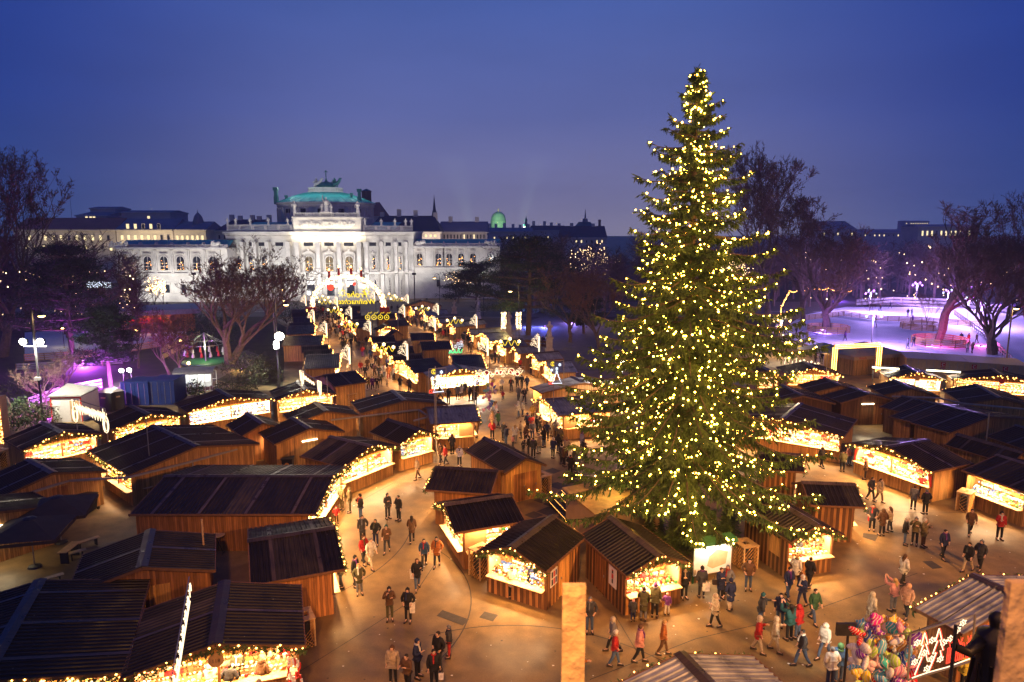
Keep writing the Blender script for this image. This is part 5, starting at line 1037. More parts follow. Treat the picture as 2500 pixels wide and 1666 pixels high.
# ------------------------------------------------------------------ rink boards, round tree fences
def boards(label, pts, h=1.1, m='pale_wood', closed=False, world=False, slats=4, name='rink_barrier', cat='barrier'):
    q = [V(p) for p in pts] if world else [P(*p) for p in pts]
    if closed: q.append(q[0])
    o = empty(name, q[0]); tag(o, label, cat); b = MB()
    for a, c_ in zip(q[:-1], q[1:]):
        a = a-q[0]; c_ = c_-q[0]
        for k in range(slats): z_ = h*(k+.7)/slats; b.beam(a+V((0, 0, z_)), c_+V((0, 0, z_)), .05, h/slats*.72)
    for a, c_ in zip(q[:-1], q[1:]):
        n = max(1, int((c_-a).length/2))
        for i in range(n): p = a.lerp(c_, i/n)-q[0]; b.rbox((p.x, p.y, h/2), .1, .1, h, 0, 1)
    b.build('boarding', [M[m], M['beam']], o)
def ring(x, y, r, n=12): c_ = P(x, y); return [(c_.x+r*cos(2*pi*i/n), c_.y+r*sin(2*pi*i/n), 0) for i in range(n)]
boards('round plank fence about the violet rink tree', ring(2022, 810, 3.6), closed=True, world=True, h=1.2); boards('round plank fence about the magenta rink tree', ring(2293, 842, 4.0), closed=True, world=True, h=1.3); boards('round plank fence in the middle of the rink', ring(2250, 803, 3.6), closed=True, world=True, h=1.1)
boards('plank barrier along the near left rink edge', [(1905, 832), (1945, 852), (2010, 872)], slats=3, m='beam'); boards('plank barrier across the middle of the rink', [(1910, 775), (1960, 783), (2060, 772), (2140, 783), (2250, 788), (2400, 800)]); boards('long white board at the far rink edge', [(2090, 748), (2180, 741), (2300, 745), (2460, 765)], m='grey', slats=2, h=1.6); boards('board wall along the right side of the rink', [(2330, 770), (2400, 820), (2470, 890)], m='grey', slats=2)
boards('sloping board at the left rink corner', [(1885, 822), (1908, 790), (1915, 770)], m='white', slats=1); boards('timber barrier round the left rink', [(60, 884), (250, 872), (425, 842)], m='pale_wood'); boards('yellow lit timber ramp wall beside the left rink', [(395, 885), (425, 868), (490, 838)], m='pale_wood', slats=2, h=2.0); boards('dark railing of the violet plaza', [(1255, 870), (1300, 880), (1345, 893)], m='beam', slats=2); boards('railing of the violet plaza behind the statues', [(1205, 838), (1255, 846), (1340, 850)], m='beam', slats=2)
boards('low railings beside the far left rink', [(40, 905), (200, 895), (300, 890)], m='grey', slats=3, h=.9); boards('mesh fence behind the white site hut', [(70, 1000), (150, 970), (250, 950)], m='grey', slats=3, h=1.2, name='fence', cat='fence')
# ------------------------------------------------------------------ containers, huts, pavilion
def rootbox(name, label, cat, A, B, depth, group=None):
    """frame with local x along A->B (front edge), y to the back"""
    a, b_ = P(*A), P(*B); d = b_-a; ang = math.atan2(d.y, d.x); o = empty(name, a, ang); tag(o, label, cat, group); return o, d.length
def container(label, A, B, h, dep, m, txt=None, open_ends=False):
    o, L = rootbox('container', label, 'container', A, B, dep, 'shipping containers'); b = MB(); b.box(0, L, .02, dep, .08, h)
    n = int(dep/.3)
    for i in range(n):
        for x in (-.0, L): b.box(x-.025, x+.025, .1+i*.3, .25+i*.3, .2, h-.1)
    b.build('body', M[m], o); b = MB()
    for x in (.0, L): b.box(x-.06, x+.06, -.05, .07, 0, h+.03)
    b.box(0, L, -.04, .06, h-.12, h+.03); b.box(0, L, -.04, .06, 0, .14); b.build('frame', M[m], o)
    for s_ in (0, 1):
        b = MB(); x0, x1 = L*.5*s_+.07, L*.5*(s_+1)-.03; b.box(x0, x1, -.02, .015, .16, h-.14); d_ = b.build('door', M[m], o); b = MB()
        for x in (x0+.25*(x1-x0), x0+.75*(x1-x0)): b.tube([(x, -.05, .15), (x, -.05, h-.13)], .022, 6)
        b.build('lock_rod', M['steel'], d_)
    if txt:
        for i, ch in enumerate(txt):
            b = MB(); b.box(.25, .75, -.06, -.03, h-.75-i*.62, h-.22-i*.62); p = b.build('letter_panel', M['red'], o); text_obj(ch, .5, M['white'], (.5, -.066, h-.66-i*.62), (R(90), 0, 0), p)
    return o
container('left one of two dark blue containers', (300, 990), (364, 990), 2.5, 3.0, 'blue'); container('right one of two dark blue containers', (365, 989), (427, 988), 2.6, 3.2, 'blue')
xs = [2210, 2287, 2362, 2437, 2512]
for i in range(4): container(('first white container from the left, no lettering', 'second white container with letters CH', 'third white container with letter C', 'fourth white container at the right edge')[i], (xs[i], 927+i*6), (xs[i+1]-2, 932+i*6), 2.7, 5.5, 'cream', ('', 'CH', 'C', 'C')[i])
o, L = rootbox('site_hut', 'white site hut with red trim before the violet trees', 'hut', (128, 1032), (203, 1030), 3.2); b = MB(); b.box(0, L, 0, 3.4, 0, 2.5); b.build('wall', M['white'], o); b = MB(); b.box(-.1, L+.1, -.1, 3.5, 2.5, 2.62); b.add([(-.1, -.1, 2.63), (L+.1, -.1, 2.63), (L+.1, 3.5, 2.75), (-.1, 3.5, 3.1)], [(0, 1, 2, 3)]); b.build('roof', M['grey'], o)
b = MB()
for x in (-.02, L-.10): b.box(x, x+.12, -.03, 0, 0, 2.5)
b.box(0, L, -.03, 0, 2.36, 2.5); b.build('trim', M['red'], o); b = MB(); b.box(L*.62, L*.92, -.02, 0, .1, 2.1); b.build('door', M['cream'], o); b = MB(); b.box(.3, .9, -.02, 0, 1.6, 2.1); b.build('notice', M['white'], o)
def toilet(label, A, B):
    o, L = rootbox('portable_toilet', label, 'toilet', A, B, 1.1, 'portable toilets'); b = MB(); b.box(0, L, 0, 1.1, 0, 1.95); b.build('cabin', M['black'], o); b = MB(); pts = [(-.06, 1.95), (L/2, 2.3), (L+.06, 1.95)]
    b.add([(x, -.06, z_) for x, z_ in pts]+[(x, 1.16, z_) for x, z_ in pts], [(0, 1, 2), (5, 4, 3), (0, 3, 4, 1), (1, 4, 5, 2)]); b.build('roof', M['white'], o); b = MB(); b.box(.12, L-.12, -.03, 0, .1, 1.85); d_ = b.build('door', M['dark'], o); b = MB(); b.box(L*.35, L*.65, -.04, -.031, 1.35, 1.5); b.build('plate', M['cream'], d_)
toilet('left portable toilet with white roof', (236, 1004), (274, 1006)); toilet('right portable toilet with white roof', (276, 1004), (306, 999))
o, L = rootbox('glass_shelter', 'glass shelter with curved roof right of the blue containers', 'shelter', (430, 968), (520, 964), 3); b = MB()
for i in range(6):
    for y in (0, 2.2): b.beam((L*i/5, y, 0), (L*i/5, y, 2.4), .07)
for y in (0, 2.2):
    for z_ in (.5, 1.4, 2.4): b.beam((0, y, z_), (L, y, z_), .05)
b.build('frame', M['white'], o); b = MB()
for i in range(8): a, c_ = pi*i/8, pi*(i+1)/8; b.add([(-.2, 1.1-1.3*cos(a), 2.45+.55*sin(a)), (L+.2, 1.1-1.3*cos(a), 2.45+.55*sin(a)), (L+.2, 1.1-1.3*cos(c_), 2.45+.55*sin(c_)), (-.2, 1.1-1.3*cos(c_), 2.45+.55*sin(c_))], [(0, 1, 2, 3)])
b.build('roof', M['grey'], o); b = MB(); b.box(.5, L-.5, 1.9, 2.0, .6, 2.0); b.build('map_panel', M['white'], o); lamp('shelter_light', 'AREA', (L/2, 1, 2.35), 130, (.85, 1, .95), o, size=L*.8, sizey=.3)
o, L = rootbox('pavilion', 'long flat roofed rental pavilion with red lit counter', 'pavilion', (300, 818), (478, 808), 8); b = MB(); b.box(0, L, 4, 9, 0, 3.4); b.box(0, .3, 0, 4, 0, 3.4); b.box(L-4, L, 0, 4, 0, 3.4); b.box(.3, L-4, .3, .5, 0, 1.1); b.build('wall', M['wood_red'], o); b = MB(); b.box(-1, L+1, -1.6, 9.5, 3.42, 4.3); b.build('roof', M['grey'], o); lamp('pavilion_light', 'AREA', (L*.4, 2, 3.3), 480, (1, .40, .25), o, size=L*.6, sizey=1); b = MB()
for i in range(24): b.rbox((1+i*(L-6)/24, 3.7, 1.6+.5*(i % 2)), .5, .3, .6)
b.build('shelf_goods', M['red'], o)
# small round carousel on the lawn
c0 = P(503, 884); o = empty('carousel', c0); tag(o, 'small carousel of hanging figures on a green lit lawn disc', 'carousel'); b = MB(); b.lathe([(3.2, 0), (3.2, .12), (3.0, .15)], 28); b.build('base_disc', M['green'], o); b = MB(); b.tube([(0, 0, .1), (0, 0, 4.2)], .12, 8); b.build('pole', M['steel'], o); b = MB()
for i in range(14):
    a = 2*pi*i/14; b.tube([(0, 0, 4.2), (2.6*cos(a), 2.6*sin(a), 2.6)], .03, 4); b.tube([(2.6*cos(a), 2.6*sin(a), 2.6), (2.6*cos(a), 2.6*sin(a), 1.8)], .02, 4)
for i in range(28): a, a2 = 2*pi*i/28, 2*pi*(i+1)/28; b.beam((2.6*cos(a), 2.6*sin(a), 2.6), (2.6*cos(a2), 2.6*sin(a2), 2.6), .07)
b.build('spokes', M['steel'], o)
for i in range(14):
    a = 2*pi*i/14; b = MB(); b.lathe([(.05, 1.0), (.22, 1.1), (.16, 1.5), (.1, 1.6), (.13, 1.7), (.02, 1.85)], 8, (2.6*cos(a), 2.6*sin(a), 0)); b.build('figure', M['red' if i % 2 else 'white'], o)
lamp('carousel_light', 'POINT', (0, -.4, 2.2), 350, (.85, 1, .5), o, size=.3)
# ------------------------------------------------------------------ punch tent, gate of light
o, L = rootbox('punch_tent', 'cream pagoda tent with plank walls beside the light gate', 'tent', (2082, 918), (2200, 908), 5); b = MB(); b.box(0, L, 0, 5, 0, 2.3); b.build('wall', M['wood_gold'], o); b = MB(); b.add([(-.3, -.3, 2.5), (L+.3, -.3, 2.5), (L+.3, 5.3, 2.5), (-.3, 5.3, 2.5), (L/2, 2.5, 3.9)], [(0, 1, 4), (1, 2, 4), (2, 3, 4), (3, 0, 4)]); b.box(-.32, L+.32, -.32, -.28, 2.05, 2.52); b.box(-.32, -.28, -.28, 5.3, 2.05, 2.52); b.build('canopy', M['cream'], o); text_obj('Punsch', .42, M['red'], (1.1, -.335, 2.14), (R(90), 0, 0), o)
o, L = rootbox('canopy_tent', 'grey canopy tent behind the light gate', 'tent', (1998, 908), (2070, 902), 5); b = MB()
for x in (0, L):
    for y in (0, 4): b.tube([(x, y, 0), (x, y, 2.5)], .05, 6)
b.build('frame', M['steel'], o); b = MB(); b.add([(-.3, -.3, 2.5), (L+.3, -.3, 2.5), (L+.3, 4.3, 2.5), (-.3, 4.3, 2.5), (L/2, 2, 3.5)], [(0, 1, 4), (1, 2, 4), (2, 3, 4), (3, 0, 4)]); b.build('canopy', M['grey'], o); lamp('tent_light', 'AREA', (L/2, 1.5, 2.45), 160, (1, .7, .4), o, size=2)
A, B = P(2031, 928), P(2139, 921); o = empty('light_gate', A); tag(o, 'square gate covered in white bulbs leading to the rink', 'gate'); d = B-A; b = MB(); g = MB()
for q in (V((0, 0, 0)), d): b.rbox((q.x, q.y, 2.4), .5, .5, 3.4); b.rbox((q.x, q.y, .35), .7, .7, .7)
b.beam(V((0, 0, 4.2)), d+V((0, 0, 4.2)), .5, .45); fr = b.build('frame', M['cream'], o)
for t in range(34):
    for k in range(3):
        for q in (V((0, 0, 0)), d): g.octa((q.x-.26+.26*k, q.y-.29, .8+t*.1), .06)
        g.octa(V((0, -.29, 4.0+.2*k)).lerp(d+V((0, -.29, 4.0+.2*k)), t/33), .07); g.octa(V((0, -.29, 4.0+.2*k)).lerp(d+V((0, -.29, 4.0+.2*k)), (t+.5)/34), .07)
g.build('light_string', M['bulb'], fr)
b = MB(); o = empty('glowing_figure', P(1962, 898)); tag(o, 'low white neon figure left of the light gate', 'light figure')
for i in range(10): b.octa((-2.5+i*.5, 0, 1.3-.1*i+.2*(i % 2)), .2); b.tube([(-2.6+i*.5, 0, .5), (-2.5+i*.5, 0, 1.4-.1*i)], .05, 5)
b.build('neon', M['neon_white'], o)
# ------------------------------------------------------------------ arch with greeting
Ya = 150; A = empty('light_arch', W(845, 748, Ya)); A.location.z = 0; tag(A, 'white semicircular arch of lights with red candles and yellow greeting', 'arch')
def ap(x, y, dy=0): q = W(x, y, Ya, 700); return V((q.x-A.location.x, dy, max(0, q.z)))
cxa, rxo = 845, 97; zb = ap(845, 750).z
Rw = ap(cxa+rxo, 750).x-ap(cxa, 750).x; Rh = ap(cxa, 667).z-zb
b = MB(); pts = [(Rw*.95*cos(pi*i/40), 0, zb+(Rh-.4)*sin(pi*i/40)) for i in range(41)]
for dy in (-.35, .35):
    for k in (1, .90): b.tube([(x*k, dy, zb+(z_-zb)*k) for x, _, z_ in pts], .06, 5)
fr = b.build('frame', M['white'], A); g = MB()
for i in range(700):
    t = pi*random.random(); k = random.uniform(.89, 1.02); g.octa((Rw*.95*cos(t)*k, random.uniform(-.42, .4), zb+(Rh-.4)*sin(t)*k), .10)
g.build('light_string', M['bulb_white'], fr)
for s_ in (-1, 1): b = MB(); b.rbox((s_*Rw*.93, 0, zb/2), 2.0, 1.2, max(.6, zb)); b.build('plinth', M['red'], A)
for x, y0, y1 in ((804.5, 662, 672), (828, 655, 666), (858.5, 655, 665), (882.5, 660, 671)):
    b = MB(); q0, q1 = ap(x, y1), ap(x, y0); b.tube([q0-V((0, 0, .6)), q1], .26, 10); cd = b.build('candle', M['red'], A); b = MB(); b.ball(q1+V((0, 0, .3)), .16, 0, 8, 1, 1, 1.8); b.build('flame', M['bulb'], cd)
for x, y, r, mm in ((807, 702, .72, 'neon_red'), (820, 698, .5, 'neon_white'), (835, 695, .42, 'neon_white'), (849, 697, .42, 'neon_white'), (865, 693.5, .38, 'neon_red'), (880, 698, .55, 'neon_white'), (888, 700, .6, 'neon_white')):
    q = ap(x, y); b = MB(); b.ball(q, r, 0, 12); bl = b.build('bauble', M[mm], A); b = MB(); b.tube([q+V((0, 0, r)), (q.x, 0, zb+Rh*.94*math.sqrt(max(.02, 1-(q.x/Rw)**2)))], .03, 4); b.build('cord', M['dark'], bl)
q = ap(872, 722); t1 = text_obj('Frohe', 1.9, M['neon_gold'], q+V((0, 0, -.4)), (R(90), 0, R(180)), A, .05, 'lettering', .25); q = ap(866, 737); t2 = text_obj('Weihnachten', 1.7, M['neon_gold'], q+V((0, 0, -.5)), (R(90), 0, R(180)), A, .05, 'lettering', .25)
def star_pts(c, r, k=8, ri=.45, ax=V((1, 0, 0)), up=V((0, 0, 1))):
    return [c+ax*(r*(1 if i % 2 == 0 else ri)*sin(pi*i/k))+up*(r*(1 if i % 2 == 0 else ri)*cos(pi*i/k)) for i in range(2*k+1)]
for x, y in ((835, 716), (894, 712)): b = MB(); b.tube(star_pts(ap(x, y), .95), .09, 5); b.build('star', M['neon_gold'], A)
# ------------------------------------------------------------------ hanging light motifs
def flower(b, c, r, m, ax=V((1, 0, 0)), up=V((0, 0, 1)), tr=.03):
    b.tube(star_pts(c, r, 6, .55, ax, up), tr, 4, m); b.octa(c, tr*2, m)
b = MB(); f = MB(); f.box(-.09, .09, -.05, .05, 0, 2.0)
for (x, z_, r) in ((-.35, 1.9, .28), (-.75, 1.55, .26), (-.55, 1.2, .24), (-.95, 1.0, .24), (-.2, 2.15, .22)): flower(b, V((x, -.06, z_)), r, 0, tr=.024); b.tube([(-.1, -.05, .5), (x*.6, -.05, z_*.75), (x, -.05, z_)], .02, 4)
star_post = empty('star_motif', (0, 0, 0)); tag(star_post, 'x', 'light motif'); f.build('light_bar', M['neon_white'], star_post); b.build('stars', M['neon_white'], star_post); b = MB(); b.tube([(.2, .1, -2.8), (.2, .1, 2.1)], .04, 6); b.build('pole', M['dark'], star_post)
spots_ = [(767, 788), (798, 822), (854, 890), (858, 779), (905, 818), (995, 880), (988, 775), (1063, 808), (1191, 869), (1164, 803), (1070, 771), (1316, 859), (747, 747), (824, 751), (997, 745), (915, 736)]
wh = ['left lane, %s from the front' % w for w in ('third', 'second', 'nearest', 'fourth', 'fifth', 'sixth')]
labs = ['left edge of the left lane, third from the front', 'left edge of the left lane, second from the front', 'left edge of the left lane, nearest', 'middle of the market near the arch', 'before the arched lit stall', 'nearest in the middle row', 'start of the right lane by the road', 'left edge of the right lane', 'right lane, nearest', 'right lane above the gold roofs', 'right lane near the wooden hall', 'above the plaza statues', 'beside the left foot of the arch', 'inside the arch at its left', 'right of the wooden hall', 'beside the right foot of the arch']
for i, (x, y) in enumerate(spots_):
    p = P(x, y, 2.8); o = star_post if i == 0 else copy_tree(star_post); o.location = p; o['label'] = 'white star light motif, '+labs[i]; o['group'] = 'star light motifs'
b = MB(); b2 = MB()
for s_ in (-1, 0, 1): flower(b2, V((s_*1.2, 0, .1+.35*(s_ == 0))), .22, 0, tr=.035); b2.octa((s_*1.2, 0, .1+.35*(s_ == 0)), .09)
b.tube([(-1.3, 0, .1)]+[(-1.3+2.6*i/24, 0, -.1+.35*sin(i*.8)) for i in range(25)]+[(1.3, 0, .1)], .04, 5)
swag = empty('swag_motif', (0, 0, 0)); tag(swag, 'x', 'light motif'); b.build('wave', M['neon_gold'], swag); b2.build('lights', M['bulb_white'], swag); b = MB(); b.beam((-1.4, .05, .7), (1.4, .05, .7), .04); b.build('bar', M['steel'], swag)
for i, (x, y, lb) in enumerate(((937, 850, 'over the nearest left lane stalls'), (853, 793, 'over the crowded left lane'), (817, 758, 'at the far end of left lane'), (1031, 754, 'at the far end of right lane'), (1110, 784, 'over the lit counters of right lane'), (1245, 836, 'over the gold roofs by the plaza'), (788, 728, 'left inside the arch, upper'), (793, 738, 'left inside the arch, lower'), (950, 723, 'beyond the road, upper'), (968, 731, 'beyond the road, lower'))):
    p = P(x, y, 3.9) if y > 740 else PY(x, y, 147); o = swag if i == 0 else copy_tree(swag); o.location = p; o['label'] = 'golden wave light motif '+lb; o['group'] = 'wave light motifs'
# gold ornament row behind
p = P(920, 770, 4.2); o = empty('ornament_motif', p); tag(o, 'row of four golden bauble outlines over the middle roofs', 'light motif'); b = MB()
for i in range(4): b.tube([(-2.2+1.5*i+.55*cos(2*pi*j/14), 0, -.5+.55*sin(2*pi*j/14)) for j in range(15)], .07, 5); b.tube([(-2.2+1.5*i, 0, .1), (-2.0+1.5*i, 0, .6), (-1.5+1.5*i, 0, .5), (-1.2+1.5*i, 0, .8)], .05, 5); b.octa((-2.2+1.5*i, 0, -.5), .2)
b.build('neon', M['neon_gold'], o); o.scale = (.72,)*3; b = MB(); b.beam((-2.9, .1, 1), (2.9, .1, 1), .05); b.tube([(-1.2, .1, -4.2), (-1.2, .1, 1)], .05, 6); b.build('frame', M['steel'], o)
def motif(label, TL, TR, BL, Y0, Y1=None, name='framed_motif', polebase=None, polex=None):
    """framed light panel: local frame u (0..1 across), v (0..1 up)"""
    Y1 = Y1 or Y0; tl, tr, bl = PY(*TL, Y0), PY(*TR, Y1), PY(*BL, Y0); o = empty(name, bl); tag(o, label, 'light motif'); ux = (tr-tl); uh = (tl-bl); b = MB(); c = [V((0, 0, 0)), ux, ux+uh, uh]
    for i in range(4): b.beam(c[i], c[(i+1) % 4], .05)
    fr = b.build('frame', M['steel'], o); ax = ux.normalized(); up = V((0, 0, 1)); nrm = V((0, -.06, 0))
    def at_(u, v): return ux*u+uh*v+nrm
    if polex is not None: b = MB(); q = ux*polex; b.tube([V((q.x, q.y+.08, -bl.z)), V((q.x, q.y+.08, uh.z+.2))], .05, 6); b.build('pole', M['steel'], o)
    return o, at_, ax, up, ux.length, uh.length
o, q, ax, up, w_, h_ = motif('framed light panel of candles, stars and green leaves', (1057, 834), (1135.5, 831), (1057, 866), 99, 99, polex=.25)
b = MB(); 
for u in (.43, .57):
    for du in (-.045, 0, .045): b.tube([q(u+du, .2), q(u+du, .72)], .028, 5, 0)
    b.tube([q(u-.05, .72), q(u, .9), q(u+.05, .72)], .028, 5, 0)
for u, v in ((.10, .62), (.18, .45), (.22, .75), (.30, .55), (.9, .62), (.82, .45), (.78, .75), (.70, .55), (.12, .84), (.88, .84)): flower(b, q(u, v), .26, 0, ax, up, .024)
b.build('white_neon', M['neon_cool'], o); b = MB(); [b.tube([q(u+.045*cos(2*pi*j/10), .80+.1*sin(2*pi*j/10)) for j in range(11)], .05, 5) for u in (.43, .57, .5)]; b.build('red_neon', M['neon_red'], o); b = MB()
for u in (.15, .27, .38, .5, .62, .73, .85): b.tube([q(u-.06, .30-.2*abs(u-.5)*-1), q(u-.01, .1), q(u+.05, .22), q(u+.07, .34)], .05, 5); b.tube([q(u-.07, .14), q(u, .05), q(u+.07, .14)], .05, 5)
b.build('green_neon', M['neon_green'], o)
o, q, ax, up, w_, h_ = motif('framed red and white bauble garland beside the balloons', (1157, 902), (1281, 895), (1157, 926), 69, 68.2, polex=.0)
b = MB(); b.tube([q(.03+.94*i/60, .5+.22*sin(i*.75)*(1-.3*(i % 2))) for i in range(61)], .03, 5)
for u, v in ((.12, .75), (.17, .3), (.36, .3), (.58, .25), (.62, .8), (.9, .72), (.45, .8), (.78, .4)): flower(b, q(u, v), .22, 0, ax, up, .022)
b.build('white_neon', M['neon_white'], o)
for u, v, r in ((.25, .52, .30), (.10, .25, .17), (.46, .55, .22), (.53, .55, .20), (.74, .6, .30), (.86, .3, .2)):
    b = MB(); b.tube([q(u, v)+ax*(r*cos(2*pi*j/16))+up*(r*sin(2*pi*j/16)) for j in range(17)], .03, 5); rg = b.build('bauble', M['neon_white'], o); b = MB(); b.tube([q(u, v)+V((0, .03, 0)), q(u, v)+V((0, .05, 0))], r*.8, 16); b.build('disc', M['neon_red'] if False else M['red'], rg)
for lab, TL, TR, BL, Y0, px in (('framed light panel with moon left of the bauble garland', (1046.7, 901), (1088.7, 898), (1046.7, 962), 52, .4), ('framed light panel with moon beside the grey roof', (1338, 882), (1376.6, 881), (1338, 940), 60, .36)):
    o, q, ax, up, w_, h_ = motif(lab, TL, TR, BL, Y0, polex=px); b = MB(); mz = [q(.3, .88)+ax*(.18*cos(a))+up*(.18*sin(a)) for a in [R(60+240*i/10) for i in range(11)]]; b.tube(mz+[q(.34, .88)+ax*(.11*cos(a))+up*(.11*sin(a)) for a in [R(300-240*i/10) for i in range(11)]], .03, 5); b.build('moon', M['neon_gold'], o)
    b = MB()
    for u, v in ((.22, .62), (.74, .84), (.55, .68)): flower(b, q(u, v), .13, 0, ax, up, .025)
    b.tube([q(.55, .52), q(.42, .38), q(.48, .38), q(.34, .24), q(.42, .24), q(.25, .06), q(.88, .06), q(.70, .24), q(.76, .24), q(.62, .38), q(.68, .38), q(.55, .52)], .03, 5); flower(b, q(.55, .55), .12, 0, ax, up, .02); b.build('tree_outline', M['neon_cool'], o); b = MB(); b.tube([q(.05, .04), q(.3, .04), q(.3, .18), q(.05, .14), q(.05, .04)], .03, 5); b.tube([q(.17, .04), q(.18, .16)], .03, 5); b.build('parcel', M['neon_red'], o)
# the big panel at the bottom right: two trees, stars and parcels
o, q, ax, up, w_, h_ = motif('large light panel of two trees and red parcels, bottom right', (2223, 1547), (2381, 1500), (2216, 1661), 21.0, 21.0)
def tree_(b, u, m, s=1): b.tube([q(u-.01, .95), q(u-.055, .70), q(u-.02, .70), q(u-.085, .44), q(u-.03, .45), q(u-.13, .10)], .018, 5, m); b.tube([q(u-.01, .95), q(u+.045, .68), q(u+.015, .70), q(u+.075, .46), q(u+.03, .46), q(u+.06, .32)], .018, 5, m)
b = MB(); tree_(b, .22, 0); tree_(b, .44, 0)
for u, v in ((.10, .78), (.33, .74), (.22, .52), (.52, .62), (.08, .38), (.34, .34), (.48, .28), (.62, .66), (.72, .80), (.80, .92), (.28, .16)): flower(b, q(u, v), .12, 0, ax, up, .018)
b.tube([q(.05, .05), q(.3, .07), q(.6, .06), q(.95, .10)], .018, 5); b.build('white_neon', M['neon_white'], o); b = MB()
for u, w2 in ((.58, .10), (.72, .12), (.88, .08)):
    for k in range(5): b.tube([q(u+w2*k/4, .14), q(u+w2*k/4+.01, .46)], .016, 4)
    for v in (.14, .30, .46): b.tube([q(u, v), q(u+w2, v+.03)], .016, 4)
    b.tube([q(u+w2*.5, .47), q(u+w2*.2, .6), q(u+w2*.5, .5), q(u+w2*.8, .6), q(u+w2*.5, .47)], .016, 4)
tree_(b, .235, 0); tree_(b, .455, 0); b.build('red_neon', M['neon_red'], o); b = MB(); b.tube([q(-.62, 1.20), q(0, 1.04), q(.5, 1.1), q(1.3, 1.5)], .02, 5); b.tube([q(.12, 1.03), q(.12, 1.1)], .015, 4); b.build('cable', M['dark'], o)
# neon garland seen edge-on over stall 118 and the garland motif at the upper left
Z = 5.6; a, c_ = P(462, 1412, Z), P(418, 1668, Z-.2); o = empty('edge_on_light_panel', a); tag(o, 'light panel seen edge-on, glowing line over the stall 118', 'light motif'); b = MB(); d = c_-a
b.beam(V((0, 0, -.55)), d*1.0+V((0, 0, -.55)), .04); b.beam(V((0, 0, .05)), d+V((0, 0, .05)), .03); b.build('frame', M['steel'], o); b = MB()
for k in range(40): t = k/40; b.tube([d*t+V((.03, 0, -.5+.22*(k % 3))), d*(t+.02)+V((.05, 0, -.2+.15*(k % 2)))], .02, 4); 
b.tube([d*.12+V((.04, 0, -.5)), d+V((.04, 0, -.5))], .03, 5); b.build('neon', M['neon_white'], o)
pA, pB = P(180, 975, 5.2), P(256, 1008, 4.9); o = empty('garland_motif', pA); tag(o, 'white neon garland hung between two drops, upper left stalls', 'light motif'); b = MB(); d = pB-pA; d.z = 0
for k in range(36): t = k/36; q0 = d*t+V((0, 0, -.25-.25*abs(sin(k*.9)))); b.tube([q0, q0+V((.08, 0, -.35-.3*(k % 3)*.5)), q0+V((.16, 0, -.1))], .035, 4)
for t in (0, 1): b.tube([d*t+V((.2*cos(2*pi*j/12)-.02, 0, -1.2+.65*sin(2*pi*j/12))) for j in range(13)], .04, 5); b.tube([d*t+V((.12*cos(2*pi*j/12), 0, -1.3+.4*sin(2*pi*j/12))) for j in range(13)], .03, 5); b.tube([d*t+V((-.15, 0, 0)), d*t+V((-.15, 0, -1.6))], .03, 5)
b.build('neon', M['neon_white'], o); b = MB(); b.beam((0, .05, 0), d+V((0, .05, 0)), .05)
for t in (0, 1): b.tube([d*t+V((0, .06, 0)), d*t+V((0, .06, -pA.z))], .04, 6)
b.build('frame', M['steel'], o)
pA, pB = P(732, 905, 5.2), P(775, 930, 4.8); o = empty('garland_motif', pA); tag(o, 'white neon garland above the glaring stall left of the lane', 'light motif'); b = MB(); d = pB-pA
for t in (0, 1): b.tube([d*t, d*t+V((.05, 0, -.9)), d*t+V((.25, 0, -1.3)), d*t+V((.3, 0, -.1)), d*t], .06, 5); b.tube([d*t+V((.15, 0, -.1)), d*t+V((.15, 0, -1.5))], .05, 5)
b.tube([d*(.2+.6*i/14)+V((0, 0, -.2-.4*abs(sin(i)))) for i in range(15)], .07, 5); b.build('neon', M['neon_white'], o); b = MB(); b.beam((0, .05, 0), d+V((0, .05, 0)), .05); b.tube([(0, .06, 0), (0, .06, -5.2)], .04, 6); b.build('frame', M['steel'], o)
o = empty('star_curtain', P(240, 700, 8)); 
q0 = PY(212, 695, 92); o.location = q0; tag(o, 'cold white net of lights in front of the umbrella pine', 'light motif'); b = MB()
for i in range(90): b.octa((random.random()*3.2, 0, random.uniform(-.4, .4)), .05)
b.build('lights', M['neon_cool'], o); b = MB(); b.beam((0, .05, .45), (3.2, .05, .45), .04); b.tube([(0, .06, .45), (0, .06, -q0.z)], .04, 5); b.build('frame', M['dark'], o)
o = empty('light_column', P(6, 1090)); tag(o, 'column wrapped in white bulbs at the left edge', 'light column'); b = MB(); b.box(-.45, .45, -.45, .45, 0, 4.4); b.build('core', M['cream'], o); g = MB()
for i in range(260): g.octa((random.choice((-.47, .47)) if random.random() < .4 else random.uniform(-.45, .45), -.48, random.uniform(.4, 4.4)), .05)
g.build('light_string', M['bulb'], o)
for x, y, lb in ((1238, 800, 'left'), (1252, 800, 'right')):
    o = empty('light_column', P(x-8 if lb == 'left' else x+14, 806)); tag(o, lb+' bulb covered column of the plaza entrance', 'light column'); b = MB(); b.box(-.5, .5, -.3, .3, 0, 3.4); b.build('core', M['white'], o); g = MB()
    for i in range(160): g.octa((random.uniform(-.5, .5), -.34, random.uniform(.2, 3.4)), .06)
    g.build('light_string', M['bulb_white'], o)
